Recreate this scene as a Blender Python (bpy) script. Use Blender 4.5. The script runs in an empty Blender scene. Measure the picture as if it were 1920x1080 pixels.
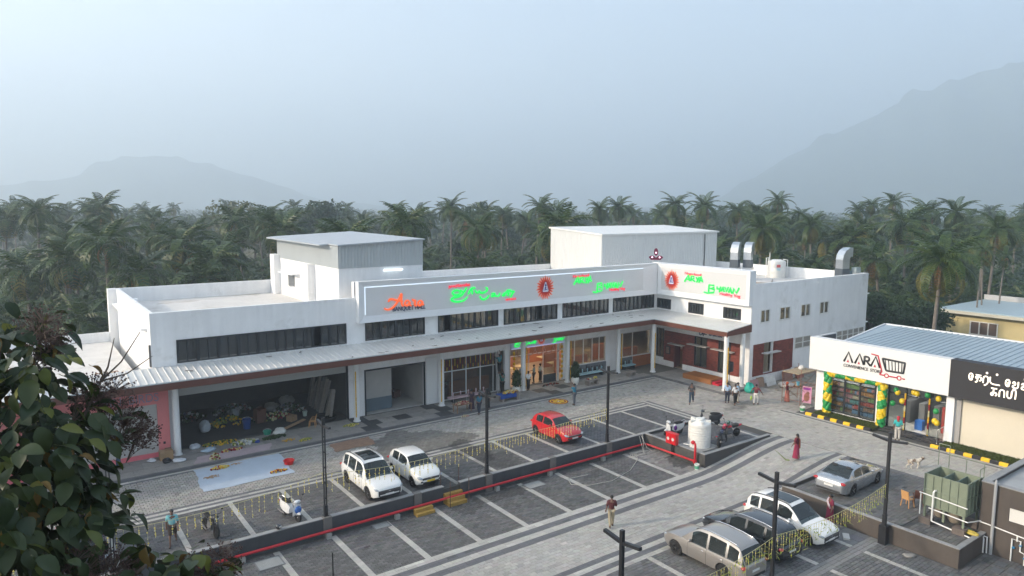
import bpy, bmesh, math, random
import numpy as np
from mathutils import Vector, Matrix, Euler

sc = bpy.context.scene
COL = sc.collection
R = math.radians

# ------------------------------------------------------------------ camera
cam = bpy.data.cameras.new('camera')
cam_o = bpy.data.objects.new('camera', cam)
COL.objects.link(cam_o)
sc.camera = cam_o
PIT, ROL, YAW = 0.115464, 0.004072, 0.626435
_f = Vector((math.sin(YAW) * math.cos(PIT), math.cos(YAW) * math.cos(PIT), -math.sin(PIT)))
_r = Vector((math.cos(YAW), -math.sin(YAW), 0))
_u = _r.cross(_f)
_r2 = _r * math.cos(ROL) + _u * math.sin(ROL)
_u2 = -_r * math.sin(ROL) + _u * math.cos(ROL)
cam_o.matrix_world = Matrix(((_r2.x, _u2.x, -_f.x, 0), (_r2.y, _u2.y, -_f.y, 0), (_r2.z, _u2.z, -_f.z, 15.8), (0, 0, 0, 1)))
cam.sensor_width = 36
cam.lens = 36 * 1310 / 1920
cam.clip_start = 0.1
cam.clip_end = 20000

# ------------------------------------------------------------------ light
SUN_EL, SUN_AZ = R(22), R(-72)
world = bpy.data.worlds.new('World')
sc.world = world
world.use_nodes = True
_nt = world.node_tree
_sky = _nt.nodes.new('ShaderNodeTexSky')
_sky.sky_type = 'NISHITA'
_sky.sun_disc = False
_sky.sun_elevation = SUN_EL
_sky.sun_rotation = SUN_AZ
_sky.dust_density = 3
_nt.links.new(_sky.outputs[0], _nt.nodes['Background'].inputs[0])
_nt.nodes['Background'].inputs[1].default_value = 0.08
_sl = bpy.data.lights.new('sun', 'SUN')
_sl.energy = 4.0
_sl.angle = R(3)
_sl.color = (1, 0.84, 0.66)
_so = bpy.data.objects.new('sun', _sl)
COL.objects.link(_so)
_so.rotation_euler = Vector((math.sin(SUN_AZ) * math.cos(SUN_EL), math.cos(SUN_AZ) * math.cos(SUN_EL), math.sin(SUN_EL))).to_track_quat('Z', 'Y').to_euler()
_so.location = (-40, 10, 60)
vs = sc.view_settings
vs.view_transform = 'Standard'
vs.look = 'None'
vs.gamma = 1
vs.use_curve_mapping = False
vs.exposure = 1.95
sc.render.engine = 'CYCLES'
sc.cycles.max_bounces = 8
sc.cycles.volume_bounces = 3
sc.cycles.transparent_max_bounces = 16
sc.cycles.use_denoising = True

# ------------------------------------------------------------------ helpers
rnd = random.Random(7)


class MB:
    """collects faces and links them as one mesh object"""

    def __init__(s):
        s.v, s.f, s.m = [], [], []

    def add(s, vs_, fs, mi=0):
        n = len(s.v)
        s.v.extend([tuple(p) for p in vs_])
        for f in fs:
            s.f.append(tuple(i + n for i in f))
            s.m.append(mi)
        return s

    def box(s, x0, x1, y0, y1, z0, z1, mi=0):
        return s.add([(x0, y0, z0), (x1, y0, z0), (x1, y1, z0), (x0, y1, z0), (x0, y0, z1), (x1, y0, z1), (x1, y1, z1), (x0, y1, z1)],
                     [(3, 2, 1, 0), (4, 5, 6, 7), (0, 1, 5, 4), (1, 2, 6, 5), (2, 3, 7, 6), (3, 0, 4, 7)], mi)

    def obox(s, c, d, rot=(0, 0, 0), mi=0):
        M = Matrix.Translation(c) @ Euler(rot).to_matrix().to_4x4()
        hx, hy, hz = d[0] / 2, d[1] / 2, d[2] / 2
        vs_ = [M @ Vector((x, y, z)) for z in (-hz, hz) for x, y in ((-hx, -hy), (hx, -hy), (hx, hy), (-hx, hy))]
        return s.add(vs_, [(3, 2, 1, 0), (4, 5, 6, 7), (0, 1, 5, 4), (1, 2, 6, 5), (2, 3, 7, 6), (3, 0, 4, 7)], mi)

    def bar(s, a, b, w, h=None, mi=0):
        a, b = Vector(a), Vector(b)
        d = b - a
        L = d.length
        q = d.to_track_quat('X', 'Z').to_matrix().to_4x4()
        M = Matrix.Translation((a + b) / 2) @ q
        h = h or w
        vs_ = [M @ Vector((x, y, z)) for z in (-h / 2, h / 2) for x, y in ((-L / 2, -w / 2), (L / 2, -w / 2), (L / 2, w / 2), (-L / 2, w / 2))]
        return s.add(vs_, [(3, 2, 1, 0), (4, 5, 6, 7), (0, 1, 5, 4), (1, 2, 6, 5), (2, 3, 7, 6), (3, 0, 4, 7)], mi)

    def tube(s, pts, r, n=6, mi=0, caps=True, flat=None, closed=False):
        pts = [Vector(p) for p in pts]
        rs = r if isinstance(r, (list, tuple)) else [r] * len(pts)
        base = len(s.v)
        up0 = None
        N = len(pts)
        for i, p in enumerate(pts):
            if closed:
                t = pts[(i + 1) % N] - pts[i - 1]
            else:
                t = pts[min(i + 1, N - 1)] - pts[max(i - 1, 0)]
            if t.length < 1e-9:
                t = Vector((0, 0, 1))
            t.normalize()
            if up0 is None:
                ref = Vector((0, 0, 1)) if abs(t.z) < .9 else Vector((1, 0, 0))
                up0 = t.cross(ref).normalized()
            a = (up0 - t * up0.dot(t))
            if a.length < 1e-6:
                a = t.orthogonal()
            a.normalize()
            up0 = a
            b = t.cross(a)
            for k in range(n):
                th = 2 * math.pi * k / n
                o = (a * math.cos(th) + b * math.sin(th)) * rs[i]
                if flat is not None:
                    nv, sc_ = flat
                    o = o - nv * o.dot(nv) * (1 - sc_)
                s.v.append(tuple(p + o))
        R_ = N if closed else N - 1
        for i in range(R_):
            for k in range(n):
                a0, a1 = base + i * n + k, base + i * n + (k + 1) % n
                j = (i + 1) % N
                b0, b1 = base + j * n + k, base + j * n + (k + 1) % n
                s.f.append((a0, a1, b1, b0))
                s.m.append(mi)
        if caps and not closed:
            s.f.append(tuple(base + k for k in reversed(range(n))))
            s.m.append(mi)
            s.f.append(tuple(base + (N - 1) * n + k for k in range(n)))
            s.m.append(mi)
        return s

    def cyl(s, a, b, r0, r1=None, n=12, mi=0, caps=True):
        return s.tube([a, b], [r0, r0 if r1 is None else r1], n, mi, caps)

    def lathe(s, c, prof, n=16, mi=0, axis='Z'):
        base = len(s.v)
        for r, z in prof:
            for k in range(n):
                th = 2 * math.pi * k / n
                x, y = r * math.cos(th), r * math.sin(th)
                p = (x, y, z) if axis == 'Z' else ((x, z, y) if axis == 'Y' else (z, x, y))
                s.v.append((c[0] + p[0], c[1] + p[1], c[2] + p[2]))
        flip = axis == 'Y'
        for i in range(len(prof) - 1):
            for k in range(n):
                q = (base + i * n + k, base + i * n + (k + 1) % n, base + (i + 1) * n + (k + 1) % n, base + (i + 1) * n + k)
                s.f.append(tuple(reversed(q)) if flip else q)
                s.m.append(mi)
        for i, rev in ((0, True), (len(prof) - 1, False)):
            if prof[i][0] > 1e-5:
                q = tuple(base + i * n + k for k in range(n))
                s.f.append(tuple(reversed(q)) if rev != flip else q)
                s.m.append(mi)
        return s

    def ball(s, c, r, n=8, m=5, mi=0, rot=None):
        rx, ry, rz = r if isinstance(r, (list, tuple)) else (r, r, r)
        M = Euler(rot).to_matrix() if rot else Matrix.Identity(3)
        vs_, fs = [], []
        for i in range(m + 1):
            ph = math.pi * i / m
            for k in range(n):
                th = 2 * math.pi * k / n
                p = M @ Vector((rx * math.sin(ph) * math.cos(th), ry * math.sin(ph) * math.sin(th), rz * math.cos(ph)))
                vs_.append((c[0] + p.x, c[1] + p.y, c[2] + p.z))
        for i in range(m):
            for k in range(n):
                fs.append((i * n + k, (i + 1) * n + k, (i + 1) * n + (k + 1) % n, i * n + (k + 1) % n))
        return s.add(vs_, fs, mi)

    def prism(s, poly, axis, a, b, mi=0):
        """extrude a 2D polygon along an axis (X: poly is y,z ; Y: poly is x,z ; Z: poly is x,y)"""
        def P(u, v, w):
            return (w, u, v) if axis == 'X' else ((u, w, v) if axis == 'Y' else (u, v, w))
        n = len(poly)
        vs_ = [P(u, v, a) for u, v in poly] + [P(u, v, b) for u, v in poly]
        fs = [tuple(range(n)), tuple(reversed(range(n, 2 * n)))] + [(i, i + n, (i + 1) % n + n, (i + 1) % n) for i in range(n)]
        return s.add(vs_, fs, mi)

    def mesh(s, name, mats, smooth=False, off=None):
        me = bpy.data.meshes.new(name)
        v = s.v
        if off is not None:
            v = [(p[0] - off[0], p[1] - off[1], p[2] - off[2]) for p in v]
        me.from_pydata(v, [], s.f)
        mats = mats if isinstance(mats, (list, tuple)) else [mats]
        for m in mats:
            me.materials.append(m)
        if len(mats) > 1:
            me.polygons.foreach_set('material_index', s.m)
        if smooth:
            me.polygons.foreach_set('use_smooth', [True] * len(me.polygons))
            if smooth is not True:
                me.set_sharp_from_angle(angle=R(smooth))
        me.update()
        return me

    def build(s, name, mats, parent=None, smooth=False, world=False, **kw):
        """world=True: the coordinates are world ones and the parent stands unrotated at its own place"""
        off = None
        if world and parent is not None:
            q, off = parent, Vector((0, 0, 0))
            while q is not None:
                off = off + q.location
                q = q.parent
        o = bpy.data.objects.new(name, s.mesh(name, mats, smooth, off))
        COL.objects.link(o)
        if parent is not None:
            o.parent = parent
        for k, val in kw.items():
            o[k] = val
        return o


def mesh_ob(name, me, parent=None, loc=(0, 0, 0), rot=(0, 0, 0), scale=None, **kw):
    o = bpy.data.objects.new(name, me)
    COL.objects.link(o)
    o.location = loc
    o.rotation_euler = rot
    if scale is not None:
        o.scale = scale if isinstance(scale, (tuple, list)) else (scale,) * 3
    if parent is not None:
        o.parent = parent
    for k, val in kw.items():
        o[k] = val
    return o


def tag(o, label, cat, group=None):
    o['label'] = label
    o['category'] = cat
    if group:
        o['group'] = group
    return o


def thing(name, label, cat, loc=(0, 0, 0), rz=0, group=None):
    o = bpy.data.objects.new(name, None)
    o.empty_display_size = 0.3
    COL.objects.link(o)
    o.location = loc
    o.rotation_euler = (0, 0, rz)
    return tag(o, label, cat, group)


def one(name, mb, mat, label, cat, loc=(0, 0, 0), rz=0, smooth=False, group=None, world=False):
    """a thing that is a single mesh, in local coordinates (or world ones re-based on loc)"""
    if world:
        o = bpy.data.objects.new(name, mb.mesh(name, mat, smooth, Vector(loc)))
    else:
        o = bpy.data.objects.new(name, mb.mesh(name, mat, smooth))
    COL.objects.link(o)
    o.location = loc
    o.rotation_euler = (0, 0, rz)
    return tag(o, label, cat, group)


def structure(o):
    o['kind'] = 'structure'
    return o


def copy_tree(o, parent=None):
    c = o.copy()
    COL.objects.link(c)
    if parent is not None:
        c.parent = parent
    for ch in list(o.children):
        copy_tree(ch, c)
    return c


# ------------------------------------------------------------------ materials
_MC = {}


def M(key, color=(.5, .5, .5), rough=.75, metal=0, noise=None, bump=0, bscale=None, emit=None, estr=0, alpha=None, spec=None, coat=0,
      trans=0, streak=None, attr=False, island=0, grime=None):
    """noise=(scale, amount) grain; streak=(amount) vertical rain streaks; grime=(scale, colour, cover) stains"""
    if key in _MC:
        return _MC[key]
    m = bpy.data.materials.new(key)
    m.use_nodes = True
    nt = m.node_tree
    b = nt.nodes['Principled BSDF']
    L = nt.links.new
    b.inputs['Roughness'].default_value = rough
    b.inputs['Metallic'].default_value = metal
    if spec is not None:
        b.inputs['Specular IOR Level'].default_value = spec
    if coat:
        b.inputs['Coat Weight'].default_value = coat
        b.inputs['Coat Roughness'].default_value = .04
    if trans:
        b.inputs['Transmission Weight'].default_value = trans
    geo = nt.nodes.new('ShaderNodeNewGeometry')
    col = None
    if attr:
        a = nt.nodes.new('ShaderNodeAttribute')
        a.attribute_name = 'col'
        col = a.outputs['Color']
    else:
        rgb = nt.nodes.new('ShaderNodeRGB')
        rgb.outputs[0].default_value = (*color, 1)
        col = rgb.outputs[0]

    def mul(c, fac, lo, hi):
        mr = nt.nodes.new('ShaderNodeMapRange')
        mr.inputs['From Min'].default_value = .25
        mr.inputs['From Max'].default_value = .75
        mr.inputs['To Min'].default_value = lo
        mr.inputs['To Max'].default_value = hi
        L(fac, mr.inputs['Value'])
        mx = nt.nodes.new('ShaderNodeVectorMath')
        mx.operation = 'SCALE'
        L(c, mx.inputs[0])
        L(mr.outputs[0], mx.inputs['Scale'])
        return mx.outputs[0]
    nfac = None
    if noise:
        n = nt.nodes.new('ShaderNodeTexNoise')
        n.inputs['Scale'].default_value = noise[0]
        n.inputs['Detail'].default_value = 6
        n.inputs['Roughness'].default_value = .65
        L(geo.outputs['Position'], n.inputs['Vector'])
        nfac = n.outputs['Fac']
        col = mul(col, nfac, 1 - noise[1], 1 + noise[1])
    if streak:
        mp = nt.nodes.new('ShaderNodeMapping')
        mp.inputs['Scale'].default_value = (2.2, 2.2, .16)
        L(geo.outputs['Position'], mp.inputs['Vector'])
        n = nt.nodes.new('ShaderNodeTexNoise')
        n.inputs['Scale'].default_value = 1.3
        n.inputs['Detail'].default_value = 7
        L(mp.outputs[0], n.inputs['Vector'])
        col = mul(col, n.outputs['Fac'], 1 - streak, 1 + streak * .5)
    if grime:
        n = nt.nodes.new('ShaderNodeTexNoise')
        n.inputs['Scale'].default_value = grime[0]
        n.inputs['Detail'].default_value = 8
        n.inputs['Roughness'].default_value = .7
        L(geo.outputs['Position'], n.inputs['Vector'])
        mr = nt.nodes.new('ShaderNodeMapRange')
        mr.inputs['From Min'].default_value = 1 - grime[2]
        mr.inputs['From Max'].default_value = 1 - grime[2] + .12
        L(n.outputs['Fac'], mr.inputs['Value'])
        mx = nt.nodes.new('ShaderNodeMix')
        mx.data_type = 'RGBA'
        L(mr.outputs[0], mx.inputs['Factor'])
        L(col, mx.inputs['A'])
        mx.inputs['B'].default_value = (*grime[1], 1)
        col = mx.outputs['Result']
    if island:
        mr = nt.nodes.new('ShaderNodeMapRange')
        mr.inputs['To Min'].default_value = 1 - island
        mr.inputs['To Max'].default_value = 1 + island
        L(geo.outputs['Random Per Island'], mr.inputs['Value'])
        mx = nt.nodes.new('ShaderNodeVectorMath')
        mx.operation = 'SCALE'
        L(col, mx.inputs[0])
        L(mr.outputs[0], mx.inputs['Scale'])
        col = mx.outputs[0]
    L(col, b.inputs['Base Color'])
    if bump:
        n = nt.nodes.new('ShaderNodeTexNoise')
        n.inputs['Scale'].default_value = bscale or 20
        n.inputs['Detail'].default_value = 4
        L(geo.outputs['Position'], n.inputs['Vector'])
        bp = nt.nodes.new('ShaderNodeBump')
        bp.inputs['Strength'].default_value = bump
        bp.inputs['Distance'].default_value = .02
        L(n.outputs['Fac'], bp.inputs['Height'])
        L(bp.outputs[0], b.inputs['Normal'])
    if emit is not None:
        b.inputs['Emission Color'].default_value = (*emit, 1)
        b.inputs['Emission Strength'].default_value = estr
    _MC[key] = m
    return m


def leafmat(key, c1=None, c2=None, rough=.5, tint=.35, sub=.25):
    """leaf: colour varies per object and per leaf, some light passes through"""
    if key in _MC:
        return _MC[key]
    m = bpy.data.materials.new(key)
    m.use_nodes = True
    nt = m.node_tree
    L = nt.links.new
    b = nt.nodes['Principled BSDF']
    out = nt.nodes['Material Output']
    geo = nt.nodes.new('ShaderNodeNewGeometry')
    oi = nt.nodes.new('ShaderNodeObjectInfo')
    add = nt.nodes.new('ShaderNodeMath')
    add.operation = 'ADD'
    L(geo.outputs['Random Per Island'], add.inputs[0])
    L(oi.outputs['Random'], add.inputs[1])
    fr = nt.nodes.new('ShaderNodeMath')
    fr.operation = 'FRACT'
    L(add.outputs[0], fr.inputs[0])
    mx = nt.nodes.new('ShaderNodeMix')
    mx.data_type = 'RGBA'
    mx.inputs['A'].default_value = (*c1, 1)
    mx.inputs['B'].default_value = (*c2, 1)
    L(fr.outputs[0], mx.inputs['Factor'])
    L(mx.outputs['Result'], b.inputs['Base Color'])
    b.inputs['Roughness'].default_value = rough
    b.inputs['Specular IOR Level'].default_value = .35
    tr = nt.nodes.new('ShaderNodeBsdfTranslucent')
    L(mx.outputs['Result'], tr.inputs['Color'])
    ms = nt.nodes.new('ShaderNodeMixShader')
    ms.inputs[0].default_value = sub
    L(b.outputs[0], ms.inputs[1])
    L(tr.outputs[0], ms.inputs[2])
    L(ms.outputs[0], out.inputs['Surface'])
    _MC[key] = m
    return m


def glassmat(key, tint=(.5, .6, .62), clear=.6, rough=.03, ior=1.5):
    """thin pane: fresnel reflection over a tinted clear layer"""
    if key in _MC:
        return _MC[key]
    m = bpy.data.materials.new(key)
    m.use_nodes = True
    nt = m.node_tree
    L = nt.links.new
    b = nt.nodes['Principled BSDF']
    b.inputs['Base Color'].default_value = (tint[0] * .12, tint[1] * .12, tint[2] * .12, 1)
    b.inputs['Roughness'].default_value = rough
    b.inputs['Specular IOR Level'].default_value = .8
    b.inputs['IOR'].default_value = ior
    tr = nt.nodes.new('ShaderNodeBsdfTransparent')
    tr.inputs['Color'].default_value = (*tint, 1)
    fz = nt.nodes.new('ShaderNodeLayerWeight')
    fz.inputs['Blend'].default_value = .25
    mr = nt.nodes.new('ShaderNodeMapRange')
    mr.inputs['To Min'].default_value = clear
    mr.inputs['To Max'].default_value = .1
    L(fz.outputs['Facing'], mr.inputs['Value'])
    ms = nt.nodes.new('ShaderNodeMixShader')
    L(mr.outputs[0], ms.inputs[0])
    L(b.outputs[0], ms.inputs[1])
    L(tr.outputs[0], ms.inputs[2])
    L(ms.outputs[0], nt.nodes['Material Output'].inputs['Surface'])
    _MC[key] = m
    return m


WHITE = M('white_paint', (.82, .82, .82), .8, noise=(.6, .06), streak=.075, bump=.05, grime=(.45, (.66, .655, .64), .42))
WHITE2 = M('white_plaster_roof', (.62, .60, .57), .9, noise=(.5, .12), grime=(.35, (.42, .38, .33), .44))
CREAMMETAL = M('cladding_sheet', (.62, .63, .62), .5, noise=(.8, .05), metal=.0)
ROOFMETAL = M('canopy_sheet', (.60, .595, .575), .5, noise=(.7, .06), grime=(.9, (.45, .43, .40), .36))
GREYROOF = M('grey_sheet', (.40, .43, .46), .45, noise=(.5, .06))
BLUEROOF = M('blue_sheet', (.30, .37, .42), .5, noise=(.6, .06))
BROWN = M('brown_fascia', (.115, .038, .024), .5, noise=(1.2, .12))
DARKFRAME = M('dark_frame', (.012, .016, .022), .4)
BLACK = M('black_paint', (.014, .015, .018), .45)
BLACKM = M('black_rubber', (.012, .012, .013), .85)
GREYW = M('grey_wall_paint', (.052, .056, .062), .75, noise=(1.5, .15), streak=.12)
GREYCAP = M('cement_cap', (.27, .27, .265), .85, noise=(2, .15))
BROWNW = M('brown_wall_paint', (.085, .07, .06), .8, noise=(1.5, .12), streak=.1)
CEMENT = M('cement', (.30, .295, .28), .9, noise=(1.3, .18), bump=.1, grime=(.6, (.14, .14, .14), .42))
STEEL = M('steel', (.6, .6, .6), .3, metal=1)
GALV = M('galvanised', (.62, .64, .66), .28, metal=.9, noise=(3, .08))
GREYPIPE = M('grey_pipe', (.33, .34, .35), .5)
WHITEPLASTIC = M('white_plastic', (.72, .71, .67), .4, noise=(1.5, .04))
WHITEPIPE = M('white_pipe', (.75, .75, .73), .4)
REDP = M('red_pipe', (.48, .012, .02), .4)
YELLOWP = M('yellow_paint', (.78, .48, .015), .6, noise=(6, .08))
PINK = M('pink_paint', (.66, .21, .21), .7, noise=(1, .06))
PINKD = M('pink_base', (.72, .16, .19), .7)
SHUT = M('shutter_grey', (.42, .43, .42), .5, noise=(1, .06))
BRICK = M('brick_red', (.20, .045, .03), .85, noise=(4, .18), island=.25)
BRICKBACK = M('brick_mortar', (.17, .06, .045), .9)
WOOD = M('wood_orange', (.36, .12, .035), .5, noise=(3, .15))
SOIL = M('soil', (.10, .095, .05), .95, noise=(.05, .3))
GRASS = leafmat('grass', (.045, .075, .012), (.10, .12, .025))
GLASS = glassmat('window_glass', (.8, .84, .85), .92)
GLASSD = glassmat('upper_window_glass', (.62, .7, .74), .55, ior=2.1)
PAVE = M('paver', attr=True, rough=.85, noise=(9, .14), bump=.15, bscale=60)

# ------------------------------------------------------------------ ground
def smooth(t):
    t = np.clip(t, 0, 1)
    return t * t * (3 - 2 * t)


def zlow(x, y):
    x, y = np.asarray(x, float), np.asarray(y, float)
    return np.where(y < 21.95, -0.8, -0.8 + 0.8 * smooth((x - 33.5) / 9.0))


g = MB()
n = 24
xs = np.linspace(-3200, 4500, n)
ys = np.linspace(-1150, 4500, n)
g.v = [(x, y, -1.15) for y in ys for x in xs]
for j in range(n - 1):
    for i in range(n - 1):
        a = j * n + i
        g.f.append((a, a + 1, a + n + 1, a + n))
        g.m.append(0)
structure(g.build('ground', SOIL))

BED = M('joint_sand', (.07, .068, .064), .95, noise=(3, .2))
BEDG = M('joint_grass', (.07, .075, .05), .95, noise=(3, .25))
s = MB()
s.box(-25, 35.2, 32.9, 66, -1.1, -.03)
s.box(35.2, 76, 27.75, 66, -1.1, -.031)
s.box(42.9, 76, -12, 27.75, -1.1, -.029)
s.box(35.0, 42.9, 12.8, 21.9, -1.1, -.032)
upper_lot = structure(s.build('upper_yard', BED))
s = MB()
n = 60
xs = np.linspace(-25, 42.9, n)
for i in range(n - 1):
    x0, x1 = xs[i], xs[i + 1]
    if x0 < 35.1:
        s.add([(x0, 12.8, -.83), (x1, 12.8, -.83), (x1, 21.96, -.83), (x0, 21.96, -.83)], [(0, 1, 2, 3)])
    if x0 < 39:
        s.add([(x0, -12, -.83), (x1, -12, -.83), (x1, 12.8, -.83), (x0, 12.8, -.83)], [(0, 1, 2, 3)])
    za_, zb_ = float(zlow(x0, 25)) - .03, float(zlow(x1, 25)) - .03
    s.add([(x0, 21.96, za_), (x1, 21.96, zb_), (x1, 32.95, zb_), (x0, 32.95, za_)], [(0, 1, 2, 3)])
lower_lot = structure(s.build('lower_yard', BED))

_RT = np.array([[_r2.x, _r2.y, _r2.z], [_u2.x, _u2.y, _u2.z], [_f.x, _f.y, _f.z]])


def in_view(x, y, z, mg=1.12):
    p = np.stack([x, y, z - 15.8], -1) @ _RT.T
    d = np.maximum(p[..., 2], .1)
    return (p[..., 2] > 1) & (np.abs(p[..., 0] / d) < 960 / 1310 * mg) & (np.abs(p[..., 1] / d) < 540 / 1310 * mg)


NR = np.random.default_rng(5)
# wet and worn patches on the stones: centre, radii, factor
WET = [(21.5, 40.6, 3.6, 2.6, .5), (23.6, 37.4, 1.0, 2.2, .5), (24.2, 34.6, 1.4, 1.5, .62), (22.6, 32.0, 2.0, .7, .55), (34.8, 29.3, .7, 1.0, .42),
       (19.6, 33.6, 1.2, .8, .6), (19.8, 31.4, .9, .7, .62), (29, 30, 2.5, 1.4, .86), (47.3, 33.8, 1.5, .9, .7), (45.9, 33.2, 1.2, .6, .75)]


def pavers(fields, low):
    """fields: x0,x1,y0,y1,len x,len y,gap,(r,g,b),variation,stagger. Returns the corner grid, height and colour per stone"""
    X0, X1, Y0, Y1, C, GP = [], [], [], [], [], []
    for x0, x1, y0, y1, lx, ly, gp, c, var, stg in fields:
        ny = max(1, int(round((y1 - y0) / ly)))
        ly = (y1 - y0) / ny
        for j in range(ny):
            off = -(j % 2) * lx * .5 * stg
            a = np.arange(x0 + off, x1 - .02, lx)
            b = np.minimum(a + lx, x1)
            a = np.maximum(a, x0)
            k = b - a > .04
            a, b = a[k], b[k]
            if not len(a):
                continue
            X0.append(a + gp / 2), X1.append(b - gp / 2)
            Y0.append(np.full(len(a), y0 + j * ly + gp / 2)), Y1.append(np.full(len(a), y0 + (j + 1) * ly - gp / 2))
            v = 1 + NR.normal(0, var, len(a))
            odd = NR.random(len(a)) < .02
            v = np.where(odd, v * NR.choice([.72, 1.22], len(a)), v)
            hue = NR.normal(0, var * .22, (len(a), 3))
            C.append(np.clip(np.array(c)[None] * (v[:, None] + hue), .01, .8))
    X0, X1, Y0, Y1, C = map(np.concatenate, (X0, X1, Y0, Y1, C))
    cx, cy = (X0 + X1) / 2, (Y0 + Y1) / 2
    z = zlow(cx, cy) if low else np.zeros_like(cx)
    k = in_view(cx, cy, z)
    X0, X1, Y0, Y1, C, cx, cy = X0[k], X1[k], Y0[k], Y1[k], C[k], cx[k], cy[k]
    for wx, wy, rx, ry, f in WET:
        ang = np.arctan2(cy - wy, cx - wx)
        rr = np.hypot((cx - wx) / rx, (cy - wy) / ry) / (1 + .16 * np.sin(3 * ang + wx) + .11 * np.sin(7 * ang + wy))
        C *= np.where(rr < 1, f, 1)[:, None]
    # broad soiling
    C *= (1 + .07 * np.sin(cx * .7 + 1.3 * np.sin(cy * .5)) * np.sin(cy * .9 + cx * .23))[:, None]
    return X0, X1, Y0, Y1, C


def paver_mesh(name, P_, low, parent, hgt=.0):
    X0, X1, Y0, Y1, C = P_
    n = len(X0)
    dz = NR.normal(0, .0022, n) + hgt
    za = (zlow(X0, Y0) if low else np.zeros(n)) + dz
    zb = (zlow(X1, Y0) if low else np.zeros(n)) + dz
    bev = .003
    V = np.zeros((n, 8, 3))
    for i, (xx, yy, zz, e) in enumerate(((X0, Y0, za, 1), (X1, Y0, zb, 1), (X1, Y1, zb, 1), (X0, Y1, za, 1))):
        sx = 1 if i in (0, 3) else -1
        sy = 1 if i in (0, 1) else -1
        V[:, i] = np.stack([xx + sx * bev, yy + sy * bev, zz], -1)
        V[:, i + 4] = np.stack([xx, yy, zz - .028], -1)
    F = np.array([(0, 1, 2, 3), (0, 4, 5, 1), (1, 5, 6, 2), (2, 6, 7, 3), (3, 7, 4, 0)])
    FF = (F[None] + 8 * np.arange(n)[:, None, None]).reshape(-1)
    me = bpy.data.meshes.new(name)
    me.vertices.add(8 * n)
    me.vertices.foreach_set('co', V.reshape(-1))
    me.loops.add(20 * n)
    me.loops.foreach_set('vertex_index', FF)
    me.polygons.add(5 * n)
    me.polygons.foreach_set('loop_start', np.arange(0, 20 * n, 4))
    a = me.attributes.new('col', 'FLOAT_COLOR', 'FACE')
    cc = np.concatenate([np.repeat(C, 5, 0), np.ones((5 * n, 1))], 1)
    a.data.foreach_set('color', cc.reshape(-1))
    me.polygons.foreach_set('use_smooth', np.zeros(5 * n, bool))
    me.update(calc_edges=True)
    me.materials.append(PAVE)
    o = mesh_ob(name, me, parent)
    o['kind'] = 'stuff'
    return o


cBAY, cBAY2 = (.098, .099, .104), (.115, .112, .108)
cLINE, cBAND, cROAD, cLANE, cPLAZA = (.40, .385, .35), (.125, .125, .13), (.36, .345, .315), (.33, .315, .285), (.33, .31, .28)
U = []
U.append((-22, 48.2, 38.85, 43.75, .30, .20, .03, cLANE, .10, 1))          # lane in front of the shops
U.append((-22, 48.2, 43.75, 43.95, .4, .2, .005, cBAND, .08, 0))
U.append((-22, 48.2, 43.95, 44.2, .4, .2, .005, cLINE, .06, 0))
for y0, y1, c in ((38.60, 38.85, cBAND), (38.35, 38.60, cLINE), (38.10, 38.35, cBAND), (37.85, 38.10, cLINE)):
    U.append((-22, 41.2, y0, y1, .45, .25, .004, c, .06, 0))
ux = [-2.5, .3, 3.1, 5.95, 8.8, 11.6, 14.45, 17.3, 20.15, 23.0, 25.85, 28.7, 31.5, 34.85, 38.0, 41.0]
for i in range(len(ux) - 1):
    U.append((ux[i] + .13, ux[i + 1] - .13, 33.05, 37.85, .30, .16, .014, cBAY if ux[i] > 25 else cBAY2, .14, 1))
for x in ux:
    U.append((x - .13, x + .13, 33.05, 37.85, .26, .3, .005, cLINE, .06, 0))
for x0, x1, c in ((41.13, 41.4, cBAND), (41.4, 41.65, cLINE), (41.65, 41.95, cBAND)):
    U.append((x0, x1, 27.75, 43.75 if 0 else 38.85, .3, .45, .005, c, .06, 0))
U.append((41.95, 53.5, 31.0, 38.85, .42, .28, .011, cPLAZA, .08, 1))          # plaza and the road along the shop
U.append((48.2, 49.0, 38.85, 44.2, .42, .28, .011, cPLAZA, .08, 1))
U.append((43.0, 48.2, -12, 31.0, .36, .26, .011, cROAD, .07, 1))
U.append((48.45, 48.7, -12, 30.6, .45, .25, .004, cBAND, .06, 0))
U.append((48.2, 48.45, -12, 31.0, .45, .25, .004, cLINE, .06, 0))
U.append((48.7, 49.0, -12, 31.0, .45, .25, .004, cLINE, .06, 0))
U.append((49.0, 53.5, 30.0, 31.0, .42, .28, .011, cPLAZA, .09, 1))
U.append((53.5, 75, 29.9, 36.8, .42, .28, .012, (.26, .24, .2), .12, 1))
U.append((35.6, 41.1, 27.95, 32.6, .3, .16, .012, cBAY, .1, 1))               # tank platform
U.append((35.5, 42.6, 15.6, 21.5, .3, .2, .012, (.12, .12, .118), .12, 1))     # sedan bay
U.append((35.5, 39.0, 12.95, 15.3, .3, .2, .012, cBAY2, .12, 1))
U.append((42.6, 43.0, -12, 21.6, .45, .2, .012, cBAND, .06, 0))
paver_mesh('paver', pavers(U, False), False, upper_lot)

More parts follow.
